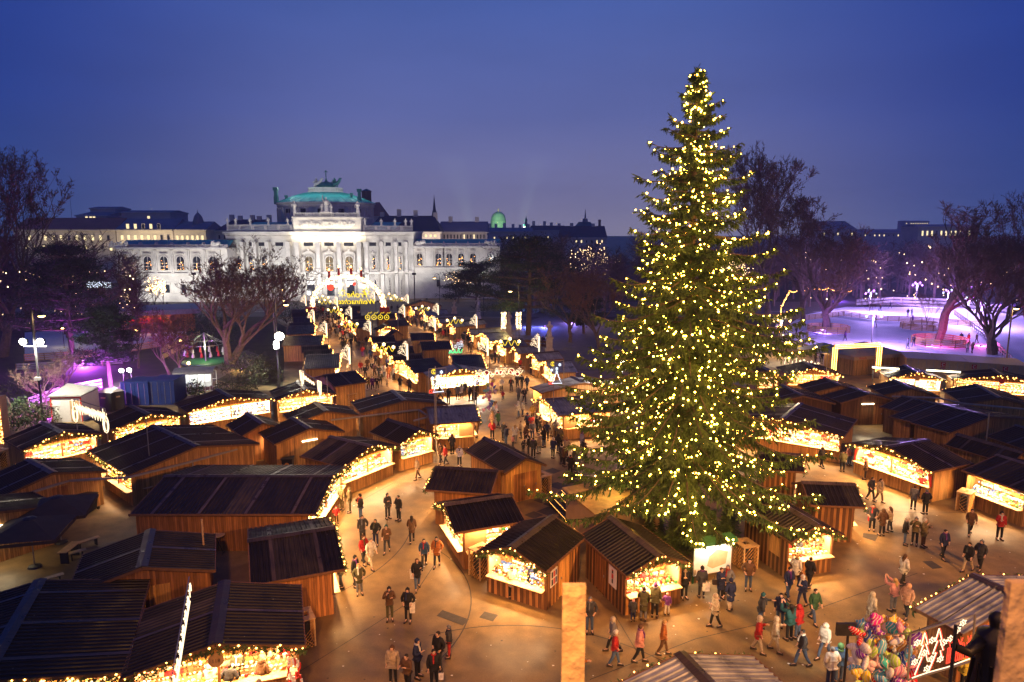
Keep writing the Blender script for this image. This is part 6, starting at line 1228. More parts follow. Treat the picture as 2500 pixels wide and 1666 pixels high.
# ------------------------------------------------------------------ statues on pedestals
def statue(label, base, hp, hs):
    o = empty('statue', P(*base)); tag(o, label, 'statue', 'stone statues along the plaza'); b = MB(); b.rbox((0, 0, .2), 1.3, 1.3, .4); b.rbox((0, 0, hp/2+.1), .95, .95, hp-.3); b.rbox((0, 0, hp), 1.2, 1.2, .22); b.build('pedestal', M['marble'], o); b = MB(); statue_mesh(b, (0, 0, hp+.1), hs); b.build('figure', M['marble'], o, True)
statue('nearest stone statue on a tall pedestal by the plaza', (1341, 858), 2.1, 2.5); statue('second stone statue left of the nearest one', (1242, 823), 2.0, 2.4); statue('third stone statue under the cedar boughs', (1167, 778), 2.0, 2.4); statue('far stone statue beside the wooden hall', (1109, 766), 1.4, 1.6)
# ------------------------------------------------------------------ foreground: balcony pinnacles and bronze figure
def pinnacle(label, x0, x1, ytop, Y, dep):
    a, c_ = PY(x0, ytop, Y), PY(x1, ytop, Y); w = c_.x-a.x; o = empty('stone_post', ((a.x+c_.x)/2, Y, 0)); tag(o, label, 'post'); b = MB(); t = a.z; b.rbox((0, dep/2, t/2), w, dep, t); b.rbox((0, dep/2, t-.01), w*1.01, dep*1.01, .016); b.build('shaft', M['pale_wood2'], o)
M['pale_wood2'] = mat('warm_sandstone', (.66, .45, .20), .8, 0, .35, 11, .8)
pinnacle('pale stone post rising into view at the bottom centre', 1374, 1431, 1431, 3.0, .03); pinnacle('broad stone post at the bottom right corner', 2470, 2570, 1425, 2.2, .03)
q = PY(2418, 1507, 13.5); o = empty('bronze_statue', (q.x+.15, 13.5, 0)); tag(o, 'dark bronze figure with outstretched arm, bottom right', 'statue'); b = MB(); zt = q.z
b.box(-.6, .6, -.5, .7, 0, zt-2.6); b.build('pedestal', M['stone'], o); b = MB()
b.lathe([(.52, zt-2.6), (.50, zt-2.0), (.40, zt-1.4), (.34, zt-.95), (.40, zt-.55), (.36, zt-.36), (.12, zt-.26), (.13, zt-.18), (.17, zt-.06), (.15, zt+.04), (.05, zt+.12)], 14, (0, 0, 0), 0, 1, .8); b.tube([(-.3, -.05, zt-.5), (-.62, -.1, zt-.75), (-1.0, -.2, zt-.55)], [.14, .11, .08], 8); b.tube([(.3, 0, zt-.5), (.5, -.1, zt-.9), (.35, -.3, zt-1.2)], [.14, .11, .08], 8)
for k in range(9): a = 2*pi*k/9; b.tube([(.36*cos(a), .3*sin(a), zt-1.0), (.5*cos(a+.2), .42*sin(a+.2), zt-2.5)], [.04, .09], 5)
b.build('figure', M['bronze'] if 'bronze' in M else M['dark'], o, True); b = MB(); b.tube([(-1.0, -.22, zt-2.4), (-1.02, -.22, zt-.05)], .035, 6); b.build('staff', M['dark'], o)
# ------------------------------------------------------------------ things between the stalls
def parasol(label, tip, base, r, rot=.5, h=2.9):
    o = empty('parasol', P(*base), rot); tag(o, label, 'parasol', 'grey patio parasols'); b = MB(); b.tube([(0, 0, 0), (0, 0, h)], .035, 8); b.build('pole', M['steel'], o); b = MB(); b.lathe([(.35, 0), (.3, .1), (.06, .16)], 12); b.build('base', M['dark'], o); b = MB(); c = [(-r, -r), (r, -r), (r, r), (-r, r)]
    for i in range(4):
        x0, y0 = c[i]; x1, y1 = c[(i+1) % 4]; mx_, my_ = (x0+x1)/2, (y0+y1)/2
        for (p0, p1) in (((x0, y0), (mx_, my_)), ((mx_, my_), (x1, y1))): z0 = h-.75 if p0 in c else h-.68; z1 = h-.75 if p1 in c else h-.68; b.add([(0, 0, h+.02), (p0[0], p0[1], z0), (p1[0], p1[1], z1)], [(0, 1, 2)])
        b.add([(x0, y0, h-.75), (x1, y1, h-.75), (x1, y1, h-.93), (x0, y0, h-.93)], [(0, 1, 2, 3)])
    cn = b.build('canopy', M['canvas'], o); b = MB(); b.lathe([(.16, h), (.3, h-.06), (.34, h-.1)], 10); b.build('vent_cap', M['dark'], cn); b = MB()
    for x, y in c: b.tube([(0, 0, h-.06), (x*.97, y*.97, h-.8)], .015, 4)
    b.build('ribs', M['steel'], o)
M['canvas'] = mat('grey_canvas', (.055, .038, .026), .85, 0, .15, 2)
parasol('rear grey parasol beside the plank stall at left', None, (150, 1325), 1.75, .35); parasol('front grey parasol at the left edge', None, (85, 1385), 1.75, .25)
def bench(label, A, B, seat=.45, name='bench', w=.35, cat='bench'):
    a, c_ = P(*A, seat), P(*B, seat); d = c_-a; o = empty(name, (a.x, a.y, 0), math.atan2(d.y, d.x)); tag(o, label, cat, None); L = d.length; b = MB(); b.box(0, L, -w/2, w/2, seat-.04, seat); b.build('seat' if name == 'bench' else 'table_top', M['pale_wood'], o)
    for x in (.2, L-.2): b = MB(); b.box(x-.03, x+.03, -w/2+.03, w/2-.03, 0, seat-.042); b.build('leg', M['dark'], o)
bench('pale beer bench behind the parasols, upper', (183, 1328), (242, 1309)); bench('pale beer bench behind the parasols, lower', (163, 1352), (210, 1340)); bench('pale beer table behind the front parasol', (150, 1350), (186, 1322), .74, 'beer_table', .5, 'table'); bench('pale beer bench below the front parasol', (108, 1413), (155, 1400))
def bar_table(label, px, h=1.1, r=.38, tilt=False):
    o = empty('bar_table', P(*px)); tag(o, label, 'table', 'round bar tables'); b = MB()
    if tilt: b.tube([(0, 0, .75), (.12, 0, .75)], r, 24)
    else: b.tube([(0, 0, h-.035), (0, 0, h)], r, 24)
    b.build('table_top', M['cream'], o); 
    for s_ in (-1, 1): b = MB(); b.tube([(s_*.25, 0, 0), (-s_*.2, 0, h-.04 if not tilt else .8)], .018, 6); b.tube([(s_*.25, .2, 0), (s_*.25, -.2, 0)], .018, 6); b.build('leg', M['dark'], o)
bar_table('round bar table tilted upright behind the broadest stall', (343, 1228), tilt=True); bar_table('round white bar table beside the tilted one', (362, 1226)); bar_table('round bar table between the dark roofs at left', (535, 1350)); bar_table('round bar table beside the lattice near right stall', (1338, 1052), r=.45)
def bin_(label, px, name, m, top, h=1.05, w=.55, sticker=False):
    o = empty(name, P(*px), random.uniform(-.3, .3)); tag(o, label, 'bin'); b = MB(); b.hexa([V((-w*.42, -w*.42, .08)), V((w*.42, -w*.42, .08)), V((w*.42, w*.42, .08)), V((-w*.42, w*.42, .08)), V((-w*.5, -w*.5, h)), V((w*.5, -w*.5, h)), V((w*.5, w*.5, h)), V((-w*.5, w*.5, h))]); b.build('body', M[m], o); b = MB(); b.box(-w*.54, w*.54, -w*.56, w*.54, h+.003, h+.08); b.build('lid', M[top], o)
    for s_ in (-1, 1): b = MB(); b.tube([(s_*w*.45, w*.45, .1), (s_*w*.52, w*.45, .1)], .1, 10); b.build('wheel', M['dark'], o)
    if sticker: b = MB(); b.tube([(0, -w*.50, h*.62), (0, -w*.53, h*.62)], .16, 16); b.build('sticker', M['orange'], o)
M['orange'] = mat('orange_sticker', (.7, .25, .03), .5)
bin_('black wheelie bin with orange sticker at the plank wall', (212, 1250), 'wheelie_bin', 'black', 'black', 1.1, 1.0, True); bin_('black wheelie bin below the tube lamp shed', (704, 1150), 'wheelie_bin', 'black', 'black', 1.0, .8, True); bin_('grey litter bin with red lid by the broadest stall', (268, 1196), 'litter_bin', 'grey', 'red', .95, .5); bin_('dark bin behind the lamp post with floodlight', (659, 925), 'wheelie_bin', 'black', 'black', 1.2, 1.1)
for i, (A, B) in enumerate((((510, 1142), (549, 1134)), ((552, 1140), (590, 1132)), ((596, 1142), (617, 1140)))):
    o, L = rootbox('electric_cabinet', ('left', 'middle', 'right')[i]+' pale cabinet behind the broadest stall', 'cabinet', A, B, .5, 'pale cabinets'); b = MB(); b.box(0, L, 0, .5, 0, 1.25); b.build('body', M['grey'], o); b = MB(); b.box(-.04, L+.04, -.04, .54, 1.252, 1.3); b.build('lid', M['white'], o)
    for s_ in (0, 1): b = MB(); b.box(L*.5*s_+.03, L*.5*(s_+1)-.03, -.02, -.002, .08, 1.2); b.build('door', M['grey'], o)
def lattice(label, A, B, h=1.35, dep=1.0):
    o, L = rootbox('lattice_box', label, 'lattice box', A, B, dep, 'wooden lattice boxes'); b = MB(); n = max(3, int(L/.22)); m_ = max(3, int(dep/.22))
    def panel(p, d, nrm, ln):
        k = max(3, int(ln/.2))
        for i in range(-k, k+1):
            for s_ in (1, -1):
                a0, a1 = i*ln/k, i*ln/k+s_*h; t0, t1 = 0., 1.
                lo, hi = (0-a0)/(a1-a0) if a1 != a0 else 0, (ln-a0)/(a1-a0)
                lo, hi = min(lo, hi), max(lo, hi); lo, hi = max(0, lo), min(1, hi)
                if hi-lo < .05: continue
                b.beam(p+d*(a0+(a1-a0)*lo)+V((0, 0, h*lo))+nrm*.012*s_, p+d*(a0+(a1-a0)*hi)+V((0, 0, h*hi))+nrm*.012*s_, .035, .02)
    panel(V((0, 0, 0)), V((1, 0, 0)), V((0, -1, 0)), L); panel(V((0, 0, 0)), V((0, 1, 0)), V((-1, 0, 0)), dep); panel(V((L, 0, 0)), V((0, 1, 0)), V((1, 0, 0)), dep); b.build('lattice', M['wood_gold'], o); b = MB()
    for x in (0, L):
        for y in (0, dep): b.rbox((x, y, h/2), .07, .07, h)
    b.box(-.06, L+.06, -.06, dep*.3, h, h+.05); b.box(-.06, L+.06, dep*.7, dep+.06, h, h+.05); b.box(-.06, L*.3, dep*.3+.002, dep*.7-.002, h, h+.05); b.box(L*.7, L+.06, dep*.3+.002, dep*.7-.002, h, h+.05); b.build('frame', M['pale_wood'], o); b = MB(); b.box(.15, L-.15, .15, dep-.15, .05, h-.2); b.build('waste_container', M['black'], o)
lattice('lattice box with round hole beside the golden shed', (1321, 1213), (1345, 1206)); lattice('lattice box left of the nearest striped stall', (1146, 1404), (1172, 1419), 1.5, .9); lattice('lattice box at the corner of stall 118', (742, 1585), (770, 1577), 1.3); lattice('lattice box beside the poster board', (1815, 1395), (1848, 1389), 1.3); lattice('lattice box left of the right edge stall', (2333, 1246), (2362, 1254), 1.25); lattice('lattice box at the orange walled stall', (832, 986), (852, 992), 1.2); lattice('pale lattice box before the dazzling stall', (1022, 958), (1038, 956), 1.2)
for i, (A, B) in enumerate((((0, 1146), (26, 1138)),)): lattice('lattice box at the left edge below the first stall', A, B)
# map board with green roof
o, L = rootbox('map_board', 'large map board under a green roof before the firs', 'board', (1692, 1428), (1783, 1410), .3); b = MB(); b.box(0, L, 0, .08, .45, 2.1); b.build('panel', M['white'], o); b = MB(); b.add([(L*.35, -.004, .9), (L*.5, -.004, .7), (L*.85, -.004, .85), (L*.9, -.004, 1.5), (L*.6, -.004, 1.75), (L*.4, -.004, 1.4)], [(0, 1, 2, 3, 4, 5)]); b.add([(.03, -.004, .5), (.15, -.004, .5), (.15, -.004, .8), (.03, -.004, .8)], [(0, 1, 2, 3)]); b.build('map', M['tan'], o)
b = MB(); b.hexa([V((-.12, -.35, 2.15)), V((L+.12, -.35, 2.15)), V((L+.12, .35, 2.15)), V((-.12, .35, 2.15)), V((-.12, -.3, 2.3)), V((L+.12, -.3, 2.3)), V((L+.12, .35, 2.38)), V((-.12, .35, 2.38))]); b.build('roof', M['green'], o)
for x in (.05, L-.05): b = MB(); b.rbox((x, .12, 1.05), .08, .08, 2.1); b.build('post', M['green'], o)
lamp('board_light', 'AREA', (L/2, -.3, 2.13), 70, (1, .9, .7), o, size=L*.8, sizey=.1)
# stage steps and plywood box under the tree
o, L = rootbox('stage_steps', 'dark steps edged with tiny lights leading to a tiled landing', 'steps', (1335, 1226), (1420, 1318), 2); b = MB()
for i in range(4): b.box(0, L, .35*i, 2.6, .17*i+.002*i, .17*(i+1))
b.build('treads', M['dark'], o); b = MB(); b.box(.02, L-.02, 1.42, 2.58, .682, .70); b.build('landing', M['paving'], o); g = MB()
for i in range(4):
    for j in range(int(L/.11)): g.octa((j*.11, .35*i+.01, .17*(i+1)+.01), .014)
g.build('light_string', M['bulb'], o)
o, L = rootbox('plywood_booth', 'yellow plywood booth under the spruce branches', 'booth', (1452, 1336), (1610, 1300), 4); b = MB(); b.box(0, L, 0, 3.4, 0, 2.0); b.build('wall', M['cream'], o); b = MB(); b.hexa([V((-.15, -.2, 2.02)), V((L+.15, -.2, 2.02)), V((L+.15, 3.6, 2.3)), V((-.15, 3.6, 2.3)), V((-.15, -.2, 2.1)), V((L+.15, -.2, 2.1)), V((L+.15, 3.6, 2.4)), V((-.15, 3.6, 2.4))]); b.build('roof', M['ply'], o); lamp('booth_light', 'POINT', (L*.5, 1.4, 3.4), 260, (1, .68, .2), o, size=.3)
o = empty('tree_stump', P(1650, 1452)); tag(o, 'upright log standing beside the nutcracker stall', 'log'); b = MB(); b.lathe([(.27, 0), (.25, .5), (.25, 1.1)], 12); b.build('bark', M['bark'], o); b = MB(); b.tube([(0, 0, 1.102), (0, 0, 1.11)], .24, 12); b.build('cut_face', M['pale_wood'], o)
# posters and baskets on stalls
def poster(label, stall_i, side_, u, z, w, h, kind):
    pass
# cable ducts, poles
def duct(label, pts, z, w=.16):
    q = [P(*p, z) for p in pts]; o = empty('cable_duct', q[0]); tag(o, label, 'cable duct'); b = MB()
    for a, c_ in zip(q[:-1], q[1:]): b.beam(a-q[0], c_-q[0], w, .12)
    b.build('channel', M['grey'], o); b = MB()
    for a in q[1:-1:2]: b.beam((a-q[0])-V((0, 0, .06)), (a-q[0])-V((0, 0, z-.02)), .06)
    if len(b.v): b.build('support', M['grey'], o)
duct('pale cable duct bridging the two plank stalls at left', [(77, 1203), (168, 1174), (315, 1166), (470, 1127), (571, 1099), (603, 1090)], 2.2); duct('pale cable duct behind the large plank shed', [(808, 1026), (877, 1018), (1000, 1003), (1022, 1001), (1048, 1018), (1010, 1028)], 2.2, .14); duct('pale cable duct across the sheds at right', [(2178, 968), (2293, 972), (2346, 985), (2500, 999)], 2.55, .14)
for lb, t, bs, r, m in (('slim mast before the broadest stall at left', (358, 1022), (372, 1205), .035, 'steel'), ('wooden mast between the dark roofs at left', (485, 1268), (505, 1440), .05, 'pale_wood'), ('slim mast beside the glaring stall', (798, 920), (803, 1040), .035, 'steel'), ('mast leaning behind the stepped sheds, right', (2424, 1010), (2401, 1140), .05, 'steel'), ('slim mast near the light gate', (2015, 860), (2013, 965), .035, 'steel'), ('slim mast in the middle market roofs', (972, 776), (973, 840), .04, 'steel'), ('small pole at the stall with lattice front', (1230, 1120), (1231, 1200), .025, 'steel'), ('tall mast with cable by the grey fronted stall', (1063, 900), (1063, 1102), .04, 'steel')): pole(lb, t, bs, r, m, group='thin masts')
o, h = pole('black tripod lamp pole left of the balloons', (2068, 1548), (2058, 1700), .05, 'dark', 'lamp_pole', 'lamp pole'); b = MB(); b.rbox((-.1, 0, h+.2), .75, .12, .5); hd = b.build('floodlight', M['dark'], o); b = MB(); b.rbox((-.1, .08, h+.2), .68, .03, .43); b.build('lens', M['flood'], hd); lamp('balloon_light', 'SPOT', (-.1, .4, h+.2), 350, (1, .85, .6), o, spot=120, size=.3, target=(3, 8, -2))
def wire(label, a, c_, sag=.4, r=.012):
    a, c_ = V(a), V(c_); o = empty('wire', a); tag(o, label, 'wire'); b = MB(); d = c_-a; b.tube([d*t-V((0, 0, sag*sin(pi*t))) for t in [i/16 for i in range(17)]], r, 4); b.build('strand', M['dark'], o)
wire('wire from the spruce across to the rink trees', PY(1830, 655, 60), PY(2360, 760, 80), .8, .02); wire('guy wire over the garland motif at left', P(262, 1005, 4.8), P(335, 1022, 4.5), .3)
# ------------------------------------------------------------------ balloons
def balloon_mesh(k):
    b = MB()
    if k == 0: b.ball((0, 0, 0), .27, 0, 12, 1, .55, 1)
    elif k == 1: b.ball((0, 0, 0), .20, 0, 12, 1, .7, 1.8)
    elif k == 2:
        pts = star_pts(V((0, 0, 0)), .32, 5, .6)[:-1]; n = len(pts); b.add([(0, -.14, 0), (0, .14, 0)]+[tuple(p) for p in pts], [(0, 2+i, 2+(i+1) % n) for i in range(n)]+[(1, 2+(i+1) % n, 2+i) for i in range(n)])
    elif k == 3: b.ball((-.1, 0, .07), .17, 0, 10, 1, .7, 1); b.ball((.1, 0, .07), .17, 0, 10, 1, .7, 1); b.ball((0, 0, -.1), .17, 0, 10, .9, .7, 1.2)
    else: b.ball((0, 0, 0), .18, 0, 12, 1.9, .6, .9); b.ball((.34, 0, .08), .1, 0, 8, 1, .6, 1.2)
    zb_ = min(v[2] for v in b.v); b.tube([(0, 0, zb_+.02), (0, 0, zb_-.05)], [.015, .04], 6, 0)
    return b
BM = []
for k in range(5): o = balloon_mesh(k).build('balloon', M['foil'], None, True); BM.append(o.data); bpy.data.objects.remove(o)
BC = {'pink': (.75, .25, .38), 'lime green': (.40, .62, .10), 'yellow': (.8, .6, .05), 'sky blue': (.12, .42, .62), 'silver': (.62, .62, .66), 'pale pink': (.78, .5, .52), 'white': (.75, .75, .75), 'magenta': (.6, .03, .30), 'red': (.6, .02, .03), 'royal blue': (.03, .09, .45), 'gold': (.5, .25, .05), 'purple': (.22, .04, .38), 'turquoise': (.05, .45, .45)}
SHN = ('round', 'long', 'star shaped', 'heart shaped', 'fish shaped')
def balloons(lst, Yc, grp, where, seed, knot):
    r_ = random.Random(seed); kn = PY(*knot, Yc)
    for i, (x, y) in enumerate(lst):
        cn = list(BC)[(i*7+r_.randrange(3)) % len(BC)]; k = r_.randrange(5); Y = Yc+r_.uniform(-.5, .5); o = bpy.data.objects.new('balloon', BM[k]); col.objects.link(o); p = PY(x, y, Y); o.location = p; o.color = (*BC[cn], 1); o.rotation_euler = (r_.uniform(-.3, .3), r_.uniform(-.5, .5), r_.uniform(-1, 1)); o.scale = [r_.uniform(.66, .95)]*3
        tag(o, '%s %s foil balloon %s' % (cn, SHN[k], where(x, y)), 'balloon', grp)
big_b = []
r_ = random.Random(77)
for gy in range(10):
    for gx in range(11):
        x = 2088+gx*13.5+(gy % 2)*6+r_.uniform(-5, 5); y = 1512+gy*17+r_.uniform(-6, 6)
        if ((x-2155)/88)**2+((y-1600)/100)**2 < 1: big_b.append((x, y))
def w1(x, y): return 'in the big cluster, '+('top' if y < 1550 else ('bottom' if y > 1625 else 'middle'))+(' left' if x < 2125 else (' right' if x > 2185 else ' centre'))
balloons(big_b, 21.8, 'balloons of the big cluster', w1, 3, (2150, 1690))
sm = [(1180+r_.uniform(0, 34), 932+i*3.1+r_.uniform(-3, 3)) for i in range(24)]
balloons(sm, 63, 'balloons of the far cluster', lambda x, y: 'in the far cluster before the white stall, '+('upper' if y < 955 else ('lower' if y > 982 else 'middle'))+(' left' if x < 1197 else ' right'), 5, (1195, 1010))

for i, (x0, x1, y0, y1) in enumerate(((2130, 2195, 857, 861), (2262, 2345, 864, 869))):
    a, c_ = P(x0, y0+40, 2.9), P(x1, y1+40, 2.9); o = empty('strip_light', a); tag(o, ('left', 'right')[i]+' long fluorescent strip above the white containers', 'strip light'); b = MB(); b.beam((0, 0, 0), c_-a, .14); b.build('tube', M['tube'], o); b = MB(); b.beam((0, .1, .1), c_-a+V((0, .1, .1)), .2)
    for t in (.05, .95): q0 = (c_-a)*t; b.tube([q0+V((0, .1, 0)), q0+V((0, .1, -2.9))], .04, 5)
    b.build('bracket', M['dark'], o); lamp('strip_glow', 'AREA', ((c_-a)*.5).lerp(V((0, 0, 0)), 0)+V((0, -.1, -.1)), 420, (1, .86, .62), o, size=(c_-a).length, sizey=.2)

# pattern of dark and pale asphalt wedges round the golden shed, joints, litter
r_ = random.Random(9); b = MB()
for i in range(16):
    x, y = 1290+r_.uniform(0, 130), 1150+i*9; p = P(x, y); w = r_.uniform(.5, .9); a = .6; b.add([(p.x, p.y-w, .0052), (p.x+w, p.y, .0052), (p.x, p.y+w, .0052), (p.x-w, p.y, .0052)], [(0, 1, 2, 3)])
tag(b.build('asphalt_inlay', M['patch']), 'dark diamond inlays in the asphalt behind the golden shed', 'inlay', kind='structure')
b = MB()
for pts in (((700, 1660), (860, 1560), (1000, 1470), (1060, 1380)), ((1440, 1660), (1700, 1560), (1960, 1500), (2240, 1400)), ((1560, 1600), (1500, 1500)), ((2000, 1240), (2180, 1300), (2400, 1340)), ((850, 1240), (960, 1180), (1060, 1180), (1180, 1130))):
    q = [P(*k) for k in pts]
    for p0, p1 in zip(q[:-1], q[1:]):
        dd = (p1-p0).normalized().cross(V((0, 0, 1)))*.022; b.add([p0-dd+V((0, 0, .0047)), p0+dd+V((0, 0, .0047)), p1+dd+V((0, 0, .0047)), p1-dd+V((0, 0, .0047))], [(0, 1, 2, 3)])
tag(b.build('asphalt_joints', M['patch']), 'thin dark joints between asphalt lanes', 'joints', kind='structure')
b = MB()
for i in range(420):
    p = P(r_.uniform(650, 2480), r_.uniform(1050, 1664)); s_ = r_.uniform(.02, .075); t = r_.random()*6; b.add([(p.x+s_*cos(t+k*1.6), p.y+s_*sin(t+k*1.6)*.8, .008+.012*(k % 2)) for k in range(4)], [(0, 1, 2, 3)], r_.choice((0, 0, 1, 2)))
tag(b.build('litter', [M['white'], M['leaf'], M['patch']]), 'bits of paper and dead leaves strewn over the asphalt', 'litter', kind='stuff')
# ------------------------------------------------------------------ people
def skin_mesh(name, verts, edges, m, sub=1, root=0, smooth=True):
    """verts: (x,y,z,r); grown into one continuous surface with a Skin modifier"""
    me = bpy.data.meshes.new(name); me.from_pydata([v[:3] for v in verts], edges, []); o = bpy.data.objects.new(name, me); col.objects.link(o)
    md = o.modifiers.new('skin', 'SKIN'); md.use_smooth_shade = smooth
    for i, v in enumerate(verts):
        sv = me.skin_vertices[0].data[i]; r = v[3]; sv.radius = r if isinstance(r, tuple) else (r, r); sv.use_root = (i == root)
    if sub: s_ = o.modifiers.new('sub', 'SUBSURF'); s_.levels = sub; s_.render_levels = sub
    dg = bpy.context.evaluated_depsgraph_get(); nm = bpy.data.meshes.new_from_object(o.evaluated_get(dg)); bpy.data.objects.remove(o); nm.name = name
    nm.materials.clear()
    for x in (m if isinstance(m, list) else [m]): nm.materials.append(x)
    return nm
def pose_joints(p):
    J = {}; st = p.get('stride', 0); lean = p.get('lean', 0)
    J['pel'] = V((0, 0, .93)); J['waist'] = V((0, lean*.3, 1.08)); J['chest'] = V((0, lean*.8, 1.29)); J['neck'] = V((0, lean, 1.455)); J['head'] = V((0, lean+.02, 1.555)); J['top'] = V((0, lean+.015, 1.67))
    for s, n in ((-1, 'l'), (1, 'r')):
        f = st*s; J['hip'+n] = V((s*.09, 0, .90)); J['knee'+n] = V((s*.105, .5*f+abs(f)*.12, .50)); J['ank'+n] = V((s*.11, f-(.06 if f < 0 else 0), .085+(.05 if f < 0 else 0))); J['toe'+n] = J['ank'+n]+V((s*.02, .15, -.045)); J['sh'+n] = V((s*.185, lean*.9, 1.405))
        a = p.get('arm'+n, 'down'); sh = J['sh'+n]
        if a == 'down': e, w, d = V((s*.055, -.02-.1*f, -.28)), V((s*.06, .05-.15*f, -.52)), V((0, .04, -1))
        elif a == 'swing': e, w, d = V((s*.06, -.25*f, -.25)), V((s*.05, -.25*f+.12, -.46)), V((0, .3, -1))
        elif a == 'cup': e, w, d = V((s*.07, .05, -.27)), V((-s*.05, .26, -.14)), V((-s*.5, .6, .35))
        elif a == 'face': e, w, d = V((s*.10, .10, -.24)), V((-s*.08, .22, .03)), V((-s*.5, .2, .7))
        elif a == 'pocket': e, w, d = V((s*.13, -.06, -.26)), V((s*.04, .10, -.42)), V((-s*.6, .3, -.7))
        elif a == 'photo': e, w, d = V((s*.06, .26, -.06)), V((-s*.10, .46, .12)), V((-s*.4, .3, .8))
        elif a == 'reach': e, w, d = V((s*.05, .22, -.16)), V((s*.02, .46, -.14)), V((0, 1, -.1))
        J['el'+n] = sh+e; J['wr'+n] = sh+w; J['hd'+n] = d.normalized()
    return J
def body_mesh(p):
    J = pose_joints(p); v = []; e = []
    def add(q, r, par=None):
        v.append((q.x, q.y, q.z, r)); i = len(v)-1
        if par is not None: e.append((par, i))
        return i
    pe = add(J['pel'], (.13, .10)); wa = add(J['waist'], (.12, .09), pe); ch = add(J['chest'], (.15, .105), wa); ne = add(J['neck'], .052, ch); jaw = add(J['neck']+V((0, .02, .055)), .058, ne); hd = add(J['head']+V((0, .005, .01)), (.082, .095), jaw); up = add(J['head']+V((0, -.005, .075)), (.078, .092), hd); add(J['top'], .035, up)
    for s, n in ((-1, 'l'), (1, 'r')):
        hp = add(J['hip'+n], .085, pe); kn = add(J['knee'+n], .056, hp); ca = add(J['knee'+n].lerp(J['ank'+n], .35), .055, kn); an = add(J['ank'+n], .038, ca); add(J['toe'+n], .035, an)
        sh = add(J['sh'+n], .058, ch); el = add(J['el'+n], .043, sh); wr = add(J['wr'+n], .028, el); d = J['hd'+n]; pm = add(J['wr'+n]+d*.05, (.034, .02), wr)
        sd = d.cross(V((0, 1, 0))); sd = sd.normalized() if sd.length > .1 else V((1, 0, 0)); cu = sd.cross(d).normalized()*(1 if True else -1)
        for k, (o_, ln) in enumerate(((-.026, .062), (-.009, .074), (.009, .078), (.026, .070))):
            b0 = add(J['wr'+n]+d*.088+sd*o_, .010, pm); b1 = add(J['wr'+n]+d*(.088+ln*.55)+sd*o_*1.15+cu*.010, .009, b0); add(J['wr'+n]+d*(.088+ln*.9)+sd*o_*1.15+cu*.030, .0075, b1)
        t0 = add(J['wr'+n]+d*.035-sd*.032*s, .011, pm); add(J['wr'+n]+d*.075-sd*.056*s+cu*.01, .009, t0)
    me = skin_mesh('person', v, e, [M['skin'], M['eye']], 1)
    # face: nose, ears, eyes, mouth joined to the head
    b = MB(); b.v = [tuple(x.co) for x in me.vertices]; b.f = [tuple(q.vertices) for q in me.polygons]; b.m = [0]*len(b.f); H_ = J['head']
    b.add([H_+V((-.014, .088, .0)), H_+V((.014, .088, .0)), H_+V((0, .118, -.004)), H_+V((0, .09, .045))], [(0, 1, 2), (0, 2, 3), (1, 3, 2)], 0)
    for s in (-1, 1): b.octa(H_+V((s*.032, .088, .04)), .011, 1, .7); b.ball(H_+V((s*.086, -.005, .01)), .026, 0, 6, .4, .7, 1.2)
    b.hexa([H_+V((x, y, z)) for z in (-.043, -.035) for x, y in ((-.024, .082), (.024, .082), (.02, .092), (-.02, .092))], 1)
    return b, J
def cloth_mesh(p, J, kind):
    v = []; e = []
    def add(q, r, par=None):
        v.append((q.x, q.y, q.z, r)); i = len(v)-1
        if par is not None: e.append((par, i))
        return i
    hem = {'jacket': .80, 'coat': .58, 'puffer': .74, 'long': .46}[kind]; k = 1.22 if kind == 'puffer' else 1.06
    pe = add(J['pel']+V((0, 0, .05)), (.165*k, .135*k)); q = pe; z = .86
    while z > hem: q = add(V((0, 0, z)), ((.178+.06*(.95-z))*k, (.15+.06*(.95-z))*k), q); z -= .12
    wa = add(J['waist'], (.155*k, .13*k), pe); ch = add(J['chest'], (.185*k, .145*k), wa); nk = add(J['neck']+V((0, -.005, -.035)), .085*k, ch); add(J['neck']+V((0, -.005, .03)), .078*k, nk)
    for n in 'lr':
        sh = add(J['sh'+n], .085*k, ch); el = add(J['el'+n], .068*k, sh); add(J['wr'+n]*.94+J['el'+n]*.06, .052*k, el)
    return skin_mesh('coat', v, e, M['cloth'], 1)
def trouser_mesh(J):
    v = []; e = []
    def add(q, r, par=None):
        v.append((q.x, q.y, q.z, r)); i = len(v)-1
        if par is not None: e.append((par, i))
        return i
    pe = add(J['pel'], (.15, .12))
    for n in 'lr':
        hp = add(J['hip'+n]+V((0, 0, -.06)), .098, pe); kn = add(J['knee'+n], .074, hp); add(J['ank'+n]+V((0, 0, .03)), .058, kn)
    return skin_mesh('trousers', v, e, M['cloth'], 1)
def shoe_mesh(J):
    b = MB()
    for n in 'lr':
        a, t = J['ank'+n], J['toe'+n]; d = (t-a); d.z = 0; d.normalize(); s = d.cross(V((0, 0, 1)))*.05; z0 = a.z-.085
        q = [a-d*.075-s, a-d*.075+s, a+d*.2+s*.8, a+d*.2-s*.8]
        b.hexa([V((x.x, x.y, z0)) for x in q]+[V((x.x, x.y, z0+(.12 if i < 2 else .06))) for i, x in enumerate(q)])
    return b
